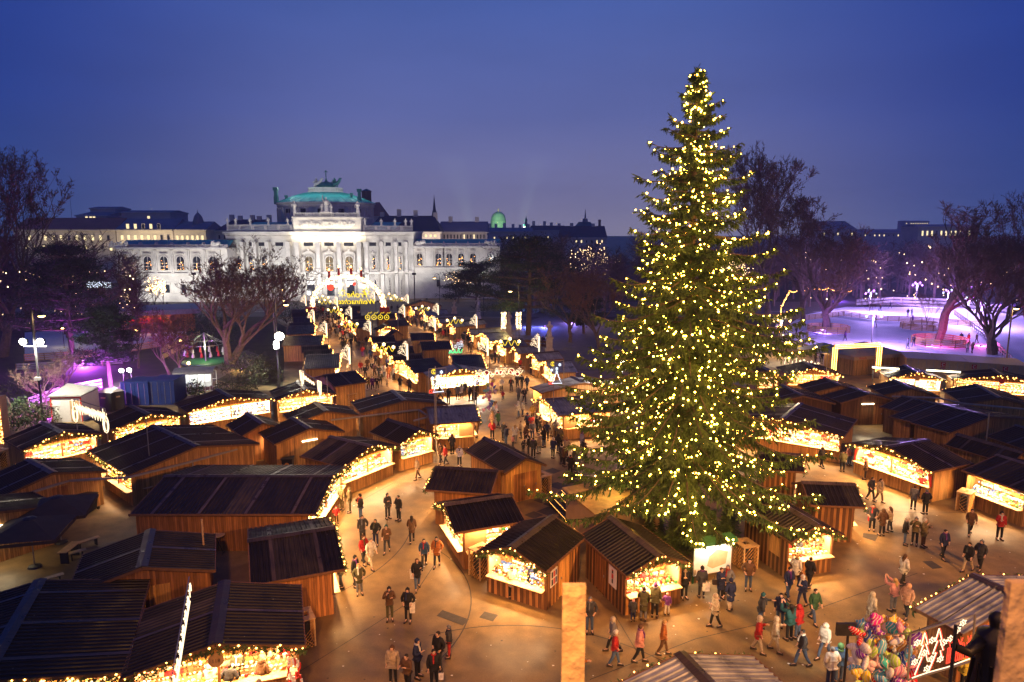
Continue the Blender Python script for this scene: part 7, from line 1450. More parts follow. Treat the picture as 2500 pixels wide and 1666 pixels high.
def head_mesh(J, kind):
    b = MB(); H_ = J['head']
    if kind == 'hat': b.ball(H_+V((0, -.012, .055)), .112, 0, 12, .95, 1.08, .95); b.ball(H_+V((0, -.012, .165)), .032, 0, 6)
    elif kind == 'hood': b.ball(H_+V((0, -.035, .01)), .128, 0, 12, .98, 1.0, 1.12); b.lathe([(.10, -.10), (.15, -.05), (.12, .0)], 12, H_+V((0, -.02, -.09)))
    elif kind == 'short': b.ball(H_+V((0, -.02, .045)), .098, 0, 12, .93, 1.05, 1.0)
    else: b.ball(H_+V((0, -.025, .04)), .102, 0, 12, .96, 1.02, 1.02); b.tube([H_+V((0, -.075, .03)), H_+V((0, -.10, -.10)), H_+V((0, -.12, -.26))], [.085, .095, .05], 10)
    # keep the face free
    b.v = [(x, y if not (y > H_.y+.045 and z < H_.z+.062 and kind != 'hood') else H_.y+.045, z) for x, y, z in b.v] if kind != 'hood' else [(x, min(y, H_.y+.062), z) for x, y, z in b.v]
    return b
POSES = {'stand': {}, 'pocket': dict(arml='pocket', armr='pocket'), 'cup': dict(arml='down', armr='cup'), 'face': dict(arml='cup', armr='face'), 'walk': dict(stride=.26, arml='swing', armr='swing', lean=.05), 'stroll': dict(stride=.15, arml='pocket', armr='swing', lean=.03), 'photo': dict(arml='photo', armr='photo'), 'reach': dict(arml='reach', armr='down', lean=.07), 'bag': dict(arml='down', armr='pocket')}
POSES['pace'] = dict(stride=-.19, arml='swing', armr='pocket', lean=.03); POSES['step'] = dict(stride=.17, arml='cup', armr='swing', lean=.04); POSES['shift'] = dict(stride=.06, arml='pocket', armr='down', lean=.02); POSES['lookdown'] = dict(stride=-.05, arml='cup', armr='cup', lean=.05)
PM = {}
def pmesh(pose):
    if pose in PM: return PM[pose]
    b, J = body_mesh(POSES[pose]); ob = b.build('person', [M['skin'], M['eye']], None, True); d = {'body': ob.data, 'J': J}; bpy.data.objects.remove(ob)
    for k in ('jacket', 'coat', 'puffer', 'long'): d[k] = cloth_mesh(POSES[pose], J, k)
    d['trousers'] = trouser_mesh(J); o = shoe_mesh(J).build('shoes', M['shoe']); d['shoes'] = o.data; bpy.data.objects.remove(o)
    for k in ('hat', 'hood', 'short', 'hair'): o = head_mesh(J, k).build('hat' if k in ('hat', 'hood') else 'hair', M['cloth' if k in ('hat', 'hood') else 'hair'], None, True); d[k] = o.data; bpy.data.objects.remove(o)
    b = MB(); nk = J['neck']; b.tube([nk+V((.088*cos(2*pi*i/10), .085*sin(2*pi*i/10)-.005, .015+.012*(i % 2))) for i in range(11)], .032, 6); b.tube([nk+V((.03, .085, 0)), nk+V((.045, .15, -.14)), nk+V((.05, .16, -.30))], [.032, .036, .03], 6); o = b.build('scarf', M['cloth'], None, True); d['scarf'] = o.data; bpy.data.objects.remove(o)
    PM[pose] = d; return d
CC = {'black': (.012, .012, .014), 'charcoal': (.035, .035, .04), 'grey': (.13, .13, .14), 'white': (.50, .48, .44), 'cream': (.42, .36, .26), 'beige': (.34, .26, .17), 'khaki': (.14, .11, .05), 'olive': (.07, .065, .03), 'brown': (.09, .045, .022), 'navy': (.014, .02, .06), 'blue': (.025, .06, .14), 'red': (.30, .016, .016), 'pink': (.45, .20, .18), 'purple': (.12, .03, .18), 'orange': (.30, .10, .025), 'green': (.03, .08, .035), 'teal': (.015, .075, .085), 'mustard': (.24, .14, .03), 'lilac': (.26, .24, .34), 'yellow': (.5, .42, .05), 'denim': (.05, .08, .15), 'blond': (.40, .26, .10), 'dark': (.02, .014, .01), 'peach': (.5, .28, .18)}
def child_obj(name, me, root, color=None):
    o = bpy.data.objects.new(name, me); col.objects.link(o); o.parent = root
    if color: o.color = (*CC[color], 1)
    return o
SEEN = {}
def person(x, y, coat, pose='stand', face=0, kind='jacket', legs='charcoal', head='short', hc='dark', where='', s=1.0, child=False, group=None, extra=''):
    act0 = pose; pose = random.choice(('walk', 'pace', 'step')) if pose == 'walk' else (random.choice(('stand', 'shift', 'lookdown', 'pocket')) if pose == 'stand' else pose)
    p = P(x, y); d = pmesh(pose); o = bpy.data.objects.new('person', d['body']); col.objects.link(o); o.location = p; sc_ = s*(.66 if child else random.uniform(.97, 1.04)); o.scale = (sc_,)*3; o.rotation_euler.z = R(face)
    child_obj('coat', d[kind], o, coat); child_obj('trousers', d['trousers'], o, legs); child_obj('shoes', d['shoes'], o); child_obj('hat' if head in ('hat', 'hood') else 'hair', d[head], o, hc)
    if not hasattr(person, 'n'): person.n = 0
    person.n += 1
    if person.n % 3 != 1 and head != 'hood': child_obj('scarf', d['scarf'], o, ('grey', 'red', 'beige', 'navy', 'white', 'olive', 'charcoal', 'purple')[person.n*5 % 8])
    hn = {'hat': hc+' hat', 'hood': hc+' hood', 'short': {'dark': 'dark hair', 'blond': 'fair hair', 'grey': 'grey hair'}.get(hc, hc+' hair'), 'hair': 'long '+{'dark': 'dark', 'blond': 'blond'}.get(hc, hc)+' hair'}[head]
    act = {'stand': 'standing', 'pocket': 'hands in pockets', 'cup': 'holding one hand up', 'face': 'hand at mouth', 'walk': 'striding', 'stroll': 'strolling', 'photo': 'arms raised', 'reach': 'reaching out', 'bag': 'standing'}[act0]
    lab = '%s in %s %s, %s legs, %s, %s, %s' % ('child' if child else 'person', coat, {'jacket': 'jacket', 'coat': 'coat', 'puffer': 'puffer', 'long': 'long coat'}[kind], legs, hn, act, where)
    lab = ' '.join(lab.split()[:16]); tag(o, lab, 'person', group or 'people at the market'); SEEN.setdefault(lab, []).append(o)
    return o
def bag(x, y, z, c, m, label, w=.3, h=.36):
    p = P(x, y); o = empty('bag', (p.x, p.y-.05, z)); tag(o, label, 'bag'); b = MB(); b.hexa([V((-w*.45, -.06, 0)), V((w*.45, -.06, 0)), V((w*.45, .06, 0)), V((-w*.45, .06, 0)), V((-w*.5, -.03, h)), V((w*.5, -.03, h)), V((w*.5, .03, h)), V((-w*.5, .03, h))]); q = b.build('pouch', M['cloth'], o); q.color = (*c, 1); b = MB(); b.tube([(-w*.25, 0, h), (-w*.15, 0, h+.2), (w*.15, 0, h+.2), (w*.25, 0, h)], .012, 5); b.build('handle', M['dark'], o)
random.seed(21)
PR = person
W1 = 'beside the longest black roof'
PR(835, 1246, 'khaki', 'cup', 150, 'jacket', 'khaki', 'hat', 'olive', 'left of pair beside pastry stall'); PR(855, 1252, 'khaki', 'stand', 100, 'jacket', 'olive', 'hat', 'khaki', 'right of pair beside pastry stall'); PR(812, 1236, 'beige', 'stand', 20, 'jacket', 'charcoal', 'short', 'grey', 'behind the garland of the long roof'); PR(822, 1278, 'red', 'stand', 200, 'jacket', 'brown', 'hat', 'red', 'at the long roof', child=True); PR(881, 1271, 'black', 'face', 130, 'jacket', 'denim', 'hat', 'black', 'alone in the walkway')
PR(947, 1267, 'charcoal', 'cup', 220, 'jacket', 'charcoal', 'hat', 'charcoal', 'left of the talking pair'); PR(974, 1272, 'black', 'cup', 140, 'jacket', 'black', 'short', 'dark', 'right of the talking pair'); PR(886, 1326, 'charcoal', 'stand', 200, 'coat', 'black', 'short', 'dark', 'group in walkway'); PR(918, 1333, 'black', 'pocket', 170, 'jacket', 'navy', 'short', 'dark', 'group in walkway'); PR(945, 1350, 'brown', 'walk', 180, 'jacket', 'charcoal', 'hat', 'teal', 'group in walkway')
PR(868, 1434, 'black', 'stand', 250, 'jacket', 'charcoal', 'hat', 'black', 'behind the blond woman'); PR(878, 1452, 'olive', 'pocket', 200, 'coat', 'grey', 'hair', 'blond', 'walkway left'); PR(833, 1438, 'khaki', 'stand', 90, 'jacket', 'charcoal', 'hat', 'brown', 'under the black roof corner'); PR(952, 1515, 'brown', 'face', 190, 'jacket', 'olive', 'hat', 'black', 'lower walkway'); PR(997, 1519, 'black', 'stand', 170, 'coat', 'black', 'hat', 'black', 'lower walkway'); bag(1008, 1521, .55, (.6, .56, .48), None, 'cream tote bag hanging by the black coated person', .26, .5)
PR(905, 1388, 'white', 'walk', 230, 'coat', 'cream', 'short', 'grey', 'mid walkway'); PR(888, 1378, 'red', 'walk', 230, 'jacket', 'charcoal', 'hat', 'brown', 'mid walkway'); PR(960, 1672, 'beige', 'stand', 170, 'puffer', 'black', 'hat', 'brown', 'bottom edge'); PR(996, 1688, 'brown', 'stand', 150, 'jacket', 'black', 'short', 'dark', 'bottom edge'); PR(1020, 1655, 'navy', 'cup', 250, 'jacket', 'black', 'hat', 'navy', 'bottom group'); PR(1060, 1678, 'black', 'stand', 200, 'puffer', 'black', 'short', 'dark', 'bottom group'); PR(1071, 1636, 'black', 'pocket', 140, 'jacket', 'charcoal', 'short', 'dark', 'bottom group'); PR(1097, 1606, 'charcoal', 'stand', 90, 'jacket', 'red', 'hat', 'grey', 'bottom group', s=.9)
bag(1078, 1684, .5, (.6, .55, .5), None, 'white bag beside the black puffer at the bottom', .2, .25)
PR(520, 1722, 'cream', 'reach', 20, 'jacket', 'denim', 'hood', 'cream', 'left at stall 118'); PR(566, 1718, 'charcoal', 'stand', 0, 'jacket', 'black', 'short', 'dark', 'middle at stall 118'); PR(642, 1704, 'brown', 'reach', 350, 'coat', 'black', 'hood', 'brown', 'right at stall 118'); PR(637, 1760, 'beige', 'stand', 10, 'coat', 'black', 'hood', 'beige', 'nearest at stall 118')
PR(1006, 1325, 'brown', 'walk', 10, 'coat', 'black', 'hair', 'dark', 'before the left gable stall'); PR(1036, 1385, 'blue', 'walk', 190, 'jacket', 'charcoal', 'short', 'dark', 'walkway centre'); PR(1067, 1384, 'orange', 'stroll', 180, 'coat', 'charcoal', 'hair', 'dark', 'walkway centre'); PR(1019, 1440, 'black', 'walk', 200, 'coat', 'denim', 'hair', 'brown', 'walkway centre'); bag(1008, 1438, .6, (.6, .55, .48), None, 'pale bag beside the woman in the walkway centre', .25, .5)
PR(1250, 1462, 'cream', 'reach', 15, 'coat', 'black', 'short', 'brown', 'at the nearest striped stall')
for a in ((996, 1134, 'khaki', 'stand', 340, 'coat', 'olive', 'hat', 'khaki', 'at the arched garland stall'), (1012, 1124, 'charcoal', 'reach', 340, 'jacket', 'black', 'short', 'dark', 'at the arched garland stall'), (1087, 1091, 'brown', 'stand', 0, 'coat', 'black', 'hair', 'dark', 'at the glazed stall'), (1104, 1109, 'charcoal', 'stand', 20, 'coat', 'black', 'hair', 'brown', 'at the glazed stall'), (1088, 1137, 'red', 'walk', 120, 'jacket', 'charcoal', 'short', 'dark', 'before the glazed stall'), (1076, 1133, 'brown', 'walk', 140, 'jacket', 'black', 'short', 'dark', 'before the glazed stall'), (1122, 1139, 'lilac', 'cup', 200, 'jacket', 'black', 'short', 'grey', 'before the glazed stall'), (1020, 1171, 'beige', 'walk', 120, 'coat', 'brown', 'short', 'blond', 'left of the black roof'), (1149, 1083, 'white', 'stand', 300, 'puffer', 'grey', 'short', 'blond', 'right of the glazed stall'), (1164, 1069, 'brown', 'stand', 40, 'coat', 'black', 'hat', 'brown', 'right of the glazed stall'), (1157, 1134, 'black', 'stand', 180, 'jacket', 'black', 'short', 'dark', 'behind the golden shed'), (1202, 1047, 'peach', 'walk', 60, 'coat', 'brown', 'hair', 'blond', 'centre of the square'), (1217, 1046, 'green', 'walk', 60, 'coat', 'black', 'short', 'dark', 'centre of the square'), (1266, 1021, 'white', 'stand', 90, 'puffer', 'denim', 'hood', 'white', 'left of white pair'), (1276, 1017, 'white', 'stand', 250, 'puffer', 'denim', 'short', 'dark', 'right of white pair'), (1202, 1072, 'red', 'stand', 0, 'jacket', 'black', 'hair', 'blond', 'centre of the square'), (1229, 1076, 'charcoal', 'stand', 330, 'jacket', 'black', 'short', 'blond', 'left of waiting crowd'), (1235, 1087, 'navy', 'reach', 300, 'jacket', 'denim', 'short', 'dark', 'left of waiting crowd')): PR(*a)
wc = 'waiting crowd left of spruce'
for a in ((1257, 1083, 'white', 'stand', 350, 'puffer', 'grey', 'hair', 'blond'), (1272, 1071, 'beige', 'stand', 60, 'coat', 'charcoal', 'hat', 'beige'), (1288, 1053, 'navy', 'stand', 30, 'jacket', 'black', 'hat', 'navy'), (1298, 1056, 'red', 'stand', 20, 'jacket', 'black', 'short', 'dark'), (1311, 1059, 'black', 'cup', 300, 'coat', 'black', 'short', 'dark'), (1319, 1056, 'brown', 'stand', 290, 'jacket', 'black', 'hat', 'brown'), (1328, 1093, 'black', 'face', 40, 'coat', 'denim', 'hair', 'dark'), (1316, 1108, 'beige', 'photo', 40, 'coat', 'grey', 'short', 'grey'), (1302, 1119, 'charcoal', 'stand', 20, 'puffer', 'black', 'short', 'dark'), (1290, 1112, 'black', 'cup', 80, 'jacket', 'charcoal', 'hair', 'dark'), (1300, 1074, 'grey', 'stand', 200, 'jacket', 'denim', 'short', 'grey'), (1284, 1084, 'brown', 'stand', 130, 'jacket', 'black', 'hood', 'brown'), (1346, 1066, 'cream', 'stand', 330, 'long', 'cream', 'hair', 'dark'), (1358, 1069, 'grey', 'stand', 330, 'coat', 'charcoal', 'hood', 'grey'), (1300, 1028, 'mustard', 'stroll', 200, 'jacket', 'brown', 'short', 'dark'), (1313, 1015, 'peach', 'walk', 200, 'jacket', 'beige', 'hair', 'blond'), (1377, 1140, 'brown', 'face', 300, 'jacket', 'black', 'hat', 'khaki'), (1370, 1134, 'charcoal', 'stand', 300, 'coat', 'black', 'hat', 'black'), (1392, 1162, 'black', 'stand', 320, 'coat', 'black', 'short', 'dark'), (1403, 1148, 'olive', 'stand', 300, 'jacket', 'charcoal', 'hat', 'olive'), (1410, 1158, 'grey', 'stand', 300, 'jacket', 'denim', 'short', 'grey'), (1424, 1120, 'charcoal', 'stand', 280, 'jacket', 'black', 'hat', 'grey'), (1429, 1130, 'brown', 'cup', 280, 'coat', 'black', 'short', 'brown'), (1363, 1107, 'black', 'stand', 310, 'jacket', 'navy', 'hood', 'black'), (1420, 1102, 'lilac', 'stand', 280, 'coat', 'black', 'hat', 'purple'), (1350, 1120, 'navy', 'stand', 330, 'puffer', 'black', 'hat', 'white'), (1383, 1118, 'beige', 'stand', 330, 'jacket', 'black', 'short', 'blond'), (1335, 1076, 'navy', 'stand', 350, 'jacket', 'black', 'short', 'dark'), (1368, 1092, 'khaki', 'pocket', 320, 'coat', 'black', 'short', 'dark')): PR(*a, where=wc)
PR(1252, 1093, 'pink', 'stand', 300, 'jacket', 'charcoal', 'hat', 'white', wc, child=True); PR(1277, 1108, 'charcoal', 'stand', 200, 'puffer', 'black', 'hood', 'charcoal', wc, child=True)
wb_ = 'at the dazzling white stall'
for a in ((1117, 976, 'grey', 'stand', 350, 'coat', 'black', 'short', 'dark'), (1126, 973, 'white', 'stand', 0, 'coat', 'black', 'hair', 'dark'), (1135, 968, 'charcoal', 'stand', 20, 'coat', 'black', 'short', 'dark'), (1165, 962, 'navy', 'reach', 350, 'puffer', 'black', 'hat', 'navy'), (1174, 954, 'grey', 'stand', 350, 'coat', 'charcoal', 'short', 'dark'), (1146, 980, 'black', 'stand', 300, 'puffer', 'black', 'hat', 'purple'), (1155, 978, 'brown', 'cup', 60, 'coat', 'black', 'hair', 'brown'), (1161, 991, 'charcoal', 'stand', 170, 'coat', 'teal', 'hood', 'charcoal'), (1095, 987, 'black', 'stand', 0, 'jacket', 'black', 'hood', 'black'), (1075, 975, 'olive', 'walk', 90, 'coat', 'black', 'short', 'dark')): PR(*a, where=wb_)
wr_ = 'walking behind the far balloons'
for a in ((1224, 957, 'white', 'stroll', 180, 'puffer', 'charcoal', 'short', 'dark'), (1248, 957, 'black', 'stroll', 180, 'jacket', 'black', 'short', 'grey'), (1263, 949, 'charcoal', 'walk', 0, 'coat', 'black', 'short', 'dark'), (1274, 949, 'black', 'walk', 10, 'jacket', 'charcoal', 'short', 'dark'), (1287, 954, 'navy', 'walk', 30, 'jacket', 'black', 'short', 'brown'), (1266, 980, 'grey', 'walk', 190, 'coat', 'black', 'hood', 'grey'), (1280, 985, 'charcoal', 'walk', 200, 'jacket', 'black', 'short', 'dark')): PR(*a, where=wr_)
PR(1228, 979, 'red', 'stroll', 170, 'jacket', 'blue', 'hat', 'red', wr_, child=True)
wl = 'at the right row counters'
for a in ((1303, 918, 'peach', 'reach', 320, 'coat', 'beige', 'short', 'grey'), (1316, 922, 'white', 'stand', 330, 'coat', 'black', 'short', 'dark'), (1297, 915, 'black', 'stand', 320, 'coat', 'black', 'short', 'dark'), (1146, 861, 'black', 'stroll', 180, 'jacket', 'charcoal', 'short', 'dark'), (1151, 865, 'brown', 'stroll', 180, 'coat', 'black', 'hat', 'black'), (1173, 853, 'brown', 'stand', 320, 'coat', 'black', 'hat', 'brown'), (1201, 888, 'charcoal', 'stand', 200, 'coat', 'black', 'short', 'dark'), (1209, 887, 'black', 'cup', 120, 'jacket', 'black', 'hat', 'grey'), (1217, 890, 'olive', 'stroll', 200, 'jacket', 'denim', 'hair', 'blond'), (1232, 898, 'mustard', 'stand', 90, 'coat', 'brown', 'hood', 'mustard'), (1270, 905, 'red', 'stand', 330, 'jacket', 'black', 'hat', 'black'), (1185, 872, 'navy', 'stand', 310, 'jacket', 'black', 'hair', 'dark')): PR(*a, where=wl)
wf = 'front of the left lane'
for a in ((875, 847, 'orange', 'walk', 0, 'jacket', 'charcoal', 'short', 'dark'), (885, 872, 'red', 'walk', 0, 'jacket', 'purple', 'hair', 'dark'), (896, 870, 'charcoal', 'walk', 0, 'jacket', 'charcoal', 'short', 'dark'), (897, 906, 'brown', 'stroll', 180, 'coat', 'black', 'hair', 'brown'), (909, 915, 'black', 'stroll', 180, 'jacket', 'beige', 'short', 'dark'), (917, 893, 'charcoal', 'walk', 180, 'coat', 'charcoal', 'short', 'dark'), (892, 925, 'black', 'stroll', 180, 'jacket', 'black', 'short', 'dark'), (881, 913, 'red', 'stroll', 180, 'jacket', 'charcoal', 'hat', 'black'), (900, 952, 'mustard', 'walk', 180, 'coat', 'brown', 'hair', 'blond'), (910, 954, 'purple', 'walk', 180, 'coat', 'black', 'hair', 'dark'), (921, 954, 'black', 'walk', 180, 'jacket', 'black', 'short', 'blond'), (915, 921, 'brown', 'stroll', 170, 'coat', 'black', 'hat', 'brown'), (926, 925, 'charcoal', 'stroll', 170, 'coat', 'charcoal', 'short', 'dark'), (938, 923, 'white', 'walk', 200, 'puffer', 'denim', 'short', 'dark'), (949, 927, 'orange', 'stroll', 180, 'coat', 'red', 'short', 'dark'), (961, 928, 'grey', 'reach', 330, 'coat', 'black', 'hat', 'red'), (977, 955, 'black', 'stand', 0, 'coat', 'black', 'hood', 'black'), (1000, 957, 'charcoal', 'stand', 350, 'coat', 'black', 'hood', 'charcoal'), (878, 973, 'grey', 'walk', 200, 'coat', 'charcoal', 'hood', 'grey'), (868, 976, 'cream', 'walk', 190, 'coat', 'black', 'hair', 'brown'), (930, 942, 'olive', 'walk', 190, 'jacket', 'black', 'short', 'dark'), (945, 905, 'navy', 'reach', 320, 'jacket', 'black', 'hat', 'black'), (925, 900, 'brown', 'stand', 330, 'coat', 'black', 'hair', 'brown'), (905, 880, 'blue', 'stroll', 180, 'jacket', 'black', 'short', 'dark')): PR(*a, where=wf)
PR(945, 945, 'beige', 'walk', 200, 'coat', 'charcoal', 'hat', 'beige', wf, child=True); PR(850, 908, 'white', 'stroll', 150, 'jacket', 'beige', 'hat', 'white', wf, child=True)
ws = 'at the right side stalls'
for a in ((2006, 1143, 'charcoal', 'walk', 20, 'puffer', 'black', 'hood', 'brown'), (2056, 1152, 'olive', 'stand', 350, 'jacket', 'black', 'short', 'dark'), (2073, 1137, 'pink', 'stand', 200, 'jacket', 'denim', 'short', 'dark'), (2094, 1142, 'black', 'stand', 30, 'coat', 'black', 'hair', 'dark'), (2112, 1171, 'brown', 'stand', 60, 'coat', 'black', 'hood', 'beige'), (2125, 1223, 'charcoal', 'walk', 200, 'coat', 'black', 'short', 'dark'), (2146, 1226, 'beige', 'walk', 200, 'coat', 'brown', 'hair', 'dark'), (2229, 1244, 'grey', 'stand', 330, 'coat', 'black', 'short', 'brown'), (2249, 1216, 'red', 'reach', 340, 'jacket', 'black', 'short', 'dark'), (2258, 1256, 'black', 'pocket', 0, 'jacket', 'black', 'short', 'grey')): PR(*a, where=ws)
PR(2092, 1150, 'cream', 'stand', 10, 'jacket', 'blue', 'hat', 'white', ws, child=True)
wg = 'group right of the spruce'
for a in ((2128, 1296, 'charcoal', 'stand', 150, 'coat', 'black', 'hair', 'dark'), (2152, 1309, 'brown', 'pocket', 0, 'coat', 'black', 'hood', 'brown'), (2171, 1301, 'beige', 'stand', 40, 'jacket', 'charcoal', 'hair', 'brown'), (2208, 1331, 'black', 'stand', 240, 'puffer', 'denim', 'hat', 'white'), (2232, 1331, 'khaki', 'face', 140, 'jacket', 'black', 'hat', 'grey'), (2253, 1336, 'khaki', 'face', 210, 'coat', 'brown', 'hat', 'white'), (2301, 1365, 'navy', 'stroll', 190, 'jacket', 'black', 'short', 'dark'), (2439, 1318, 'red', 'cup', 170, 'jacket', 'black', 'hat', 'black'), (2367, 1306, 'brown', 'walk', 160, 'coat', 'black', 'short', 'dark'), (2362, 1396, 'black', 'walk', 120, 'coat', 'beige', 'short', 'dark'), (2391, 1392, 'charcoal', 'walk', 120, 'coat', 'black', 'hat', 'grey')): PR(*a, where=wg)
bag(2122, 1292, .55, (.5, .02, .02), None, 'red bag carried beside the striped stall', .3, .36)
PR(2054, 1293, 'cream', 'stand', 300, 'long', 'denim', 'hair', 'blond', 'in the doorway of the striped stall behind'); PR(2067, 1292, 'grey', 'stand', 120, 'jacket', 'navy', 'short', 'dark', 'in the doorway of the striped stall behind')
PR(2179, 1493, 'pink', 'photo', 20, 'jacket', 'grey', 'hair', 'blond', 'taking a photograph'); PR(2203, 1430, 'white', 'walk', 280, 'coat', 'black', 'hair', 'brown', 'behind the pink photographer'); PR(2212, 1509, 'peach', 'walk', 120, 'coat', 'charcoal', 'hood', 'peach', 'right of the photographer'); PR(2123, 1530, 'cream', 'walk', 280, 'coat', 'beige', 'hood', 'cream', 'left of the photographer')
PR(1545, 1518, 'charcoal', 'stand', 350, 'puffer', 'navy', 'hat', 'pink', 'at the nutcracker stall', child=True); PR(1570, 1516, 'olive', 'stand', 350, 'long', 'grey', 'short', 'dark', 'left at the nutcracker stall'); PR(1598, 1508, 'olive', 'reach', 340, 'puffer', 'black', 'hat', 'purple', 'right at the nutcracker stall'); PR(1628, 1502, 'purple', 'stand', 340, 'jacket', 'white', 'hat', 'pink', 'at the nutcracker stall', child=True); bag(1573, 1492, .35, (.25, .6, .05), None, 'bright green bag at the nutcracker stall', .3, .42); bag(1597, 1490, .3, (.25, .25, .3), None, 'grey bag at the nutcracker stall', .3, .42)
PR(1670, 1462, 'black', 'cup', 190, 'coat', 'black', 'short', 'dark', 'left of the map board'); PR(1712, 1460, 'charcoal', 'stand', 0, 'coat', 'black', 'hat', 'black', 'before the map board'); PR(1758, 1463, 'navy', 'cup', 200, 'long', 'black', 'short', 'brown', 'before the map board'); PR(1774, 1459, 'grey', 'stand', 150, 'jacket', 'black', 'short', 'grey', 'before the map board'); PR(1782, 1492, 'navy', 'stand', 20, 'long', 'beige', 'hat', 'navy', 'before the map board'); PR(1826, 1441, 'brown', 'pocket', 170, 'jacket', 'denim', 'short', 'dark', 'right of the map board'); bag(1722, 1462, .45, (.62, .58, .52), None, 'white plastic bag before the map board', .38, .42); bag(1744, 1460, .75, (.03, .02, .02), None, 'black handbag before the map board', .32, .24)
wq = 'crossing below the striped stall'
for a in ((1745, 1532, 'cream', 'walk', 100, 'coat', 'black', 'hood', 'cream'), (1941, 1432, 'white', 'stroll', 300, 'coat', 'black', 'short', 'blond'), (1974, 1436, 'black', 'walk', 300, 'coat', 'black', 'short', 'dark'), (1923, 1462, 'navy', 'stroll', 200, 'jacket', 'denim', 'short', 'dark'), (1957, 1482, 'navy', 'walk', 120, 'jacket', 'navy', 'hat', 'white'), (1984, 1520, 'green', 'walk', 200, 'coat', 'denim', 'short', 'dark'), (1855, 1532, 'charcoal', 'reach', 260, 'jacket', 'denim', 'hat', 'teal'), (1903, 1530, 'navy', 'stand', 150, 'jacket', 'denim', 'short', 'dark'), (1926, 1564, 'teal', 'photo', 20, 'puffer', 'black', 'hair', 'dark'), (1946, 1560, 'red', 'stand', 30, 'puffer', 'denim', 'hood', 'red'), (1849, 1594, 'red', 'walk', 250, 'coat', 'beige', 'hood', 'cream'), (1890, 1592, 'cream', 'walk', 250, 'coat', 'beige', 'hood', 'cream'), (1957, 1628, 'charcoal', 'walk', 100, 'jacket', 'denim', 'short', 'dark'), (2012, 1610, 'white', 'walk', 120, 'jacket', 'denim', 'hood', 'white'), (2026, 1676, 'white', 'stand', 10, 'puffer', 'navy', 'short', 'grey'), (2046, 1668, 'blue', 'stand', 350, 'jacket', 'denim', 'hood', 'green'), (1439, 1545, 'charcoal', 'pocket', 180, 'jacket', 'denim', 'short', 'grey'), (1497, 1592, 'grey', 'walk', 100, 'jacket', 'black', 'hood', 'cream'), (1500, 1628, 'red', 'walk', 260, 'jacket', 'denim', 'hat', 'white'), (1560, 1618, 'pink', 'walk', 260, 'puffer', 'black', 'hat', 'brown'), (1618, 1600, 'orange', 'walk', 260, 'jacket', 'brown', 'short', 'blond'), (1415, 1690, 'orange', 'walk', 260, 'coat', 'brown', 'hood', 'beige'), (2352, 1688, 'yellow', 'stand', 10, 'puffer', 'black', 'hood', 'yellow')): PR(*a, where=wq if a[0] > 1700 else 'bottom centre, right of the stone post')
# skaters
for i, (x, y, c_, ps, f_) in enumerate(((1944, 820, 'charcoal', 'walk', 40), (1969, 833, 'brown', 'walk', 200), (2063, 832, 'purple', 'walk', 100), (2216, 852, 'lilac', 'stroll', 60), (2230, 846, 'charcoal', 'walk', 120), (2228, 790, 'purple', 'walk', 20), (2173, 753, 'navy', 'walk', 90), (2345, 838, 'teal', 'stroll', 180), (2364, 840, 'red', 'walk', 100), (2384, 838, 'green', 'walk', 80), (2361, 862, 'white', 'stroll', 150), (2373, 862, 'pink', 'walk', 180), (2216, 773, 'black', 'stand', 0), (2226, 772, 'grey', 'stand', 30), (2150, 760, 'charcoal', 'stroll', 60))): PR(x, y, c_, ps, f_, 'jacket', ('black', 'denim', 'charcoal')[i % 3], ('hat', 'short')[i % 2], ('black', 'dark')[i % 2], 'skating on the rink', group='skaters on the ice rink')
for i, (x, y, c_) in enumerate(((1952, 868, 'yellow'), (1963, 872, 'charcoal'), (1979, 875, 'brown'), (1992, 876, 'charcoal'), (1917, 872, 'brown'), (2040, 890, 'black'), (2055, 892, 'blue'), (1990, 888, 'brown'), (2005, 888, 'black'), (2155, 905, 'black'), (2170, 906, 'charcoal'), (1336, 838, 'charcoal'), (1315, 838, 'purple'), (1326, 845, 'navy'))): PR(x, y, c_, 'stand', (i*67) % 360, 'coat' if i % 2 else 'jacket', 'black', ('short', 'hat', 'hood')[i % 3], ('dark', c_, c_)[i % 3], 'watching beside the rink' if x > 1500 else 'on the violet plaza')
for txt, yo, coat, wh in (('number 118', .6, 'olive', 'selling inside stall 118'), ('nutcracker', .1, 'red', 'selling inside the nutcracker stall'), ('nearest stall in the middle', .3, 'navy', 'selling inside the nearest striped stall'), ('right of the big tree', 0, 'charcoal', 'selling inside the striped stall'), ('red curtains', -1, 'white', 'selling inside the sweet stall'), ('long lit stall', .4, 'grey', 'selling inside the long lit stall'), ('pastry', -.8, 'white', 'selling inside the pastry stall'), ('arching garland', .3, 'brown', 'selling inside the arched garland stall'), ('clothes stall', .8, 'black', 'selling inside the clothes stall')):
    r_, L, hw = find(txt); o = PR(1000, 1000, coat, 'cup', 0, 'jacket', 'black', 'short', 'dark', wh); o.location = root_matrix(r_) @ V((L/2-1.42, yo, 0)); o.rotation_euler.z = r_.rotation_euler.z-pi/2
for lab, lst in SEEN.items():
    if len(lst) > 1:
        for i, o in enumerate(lst): o['group'] = 'look-alike people'
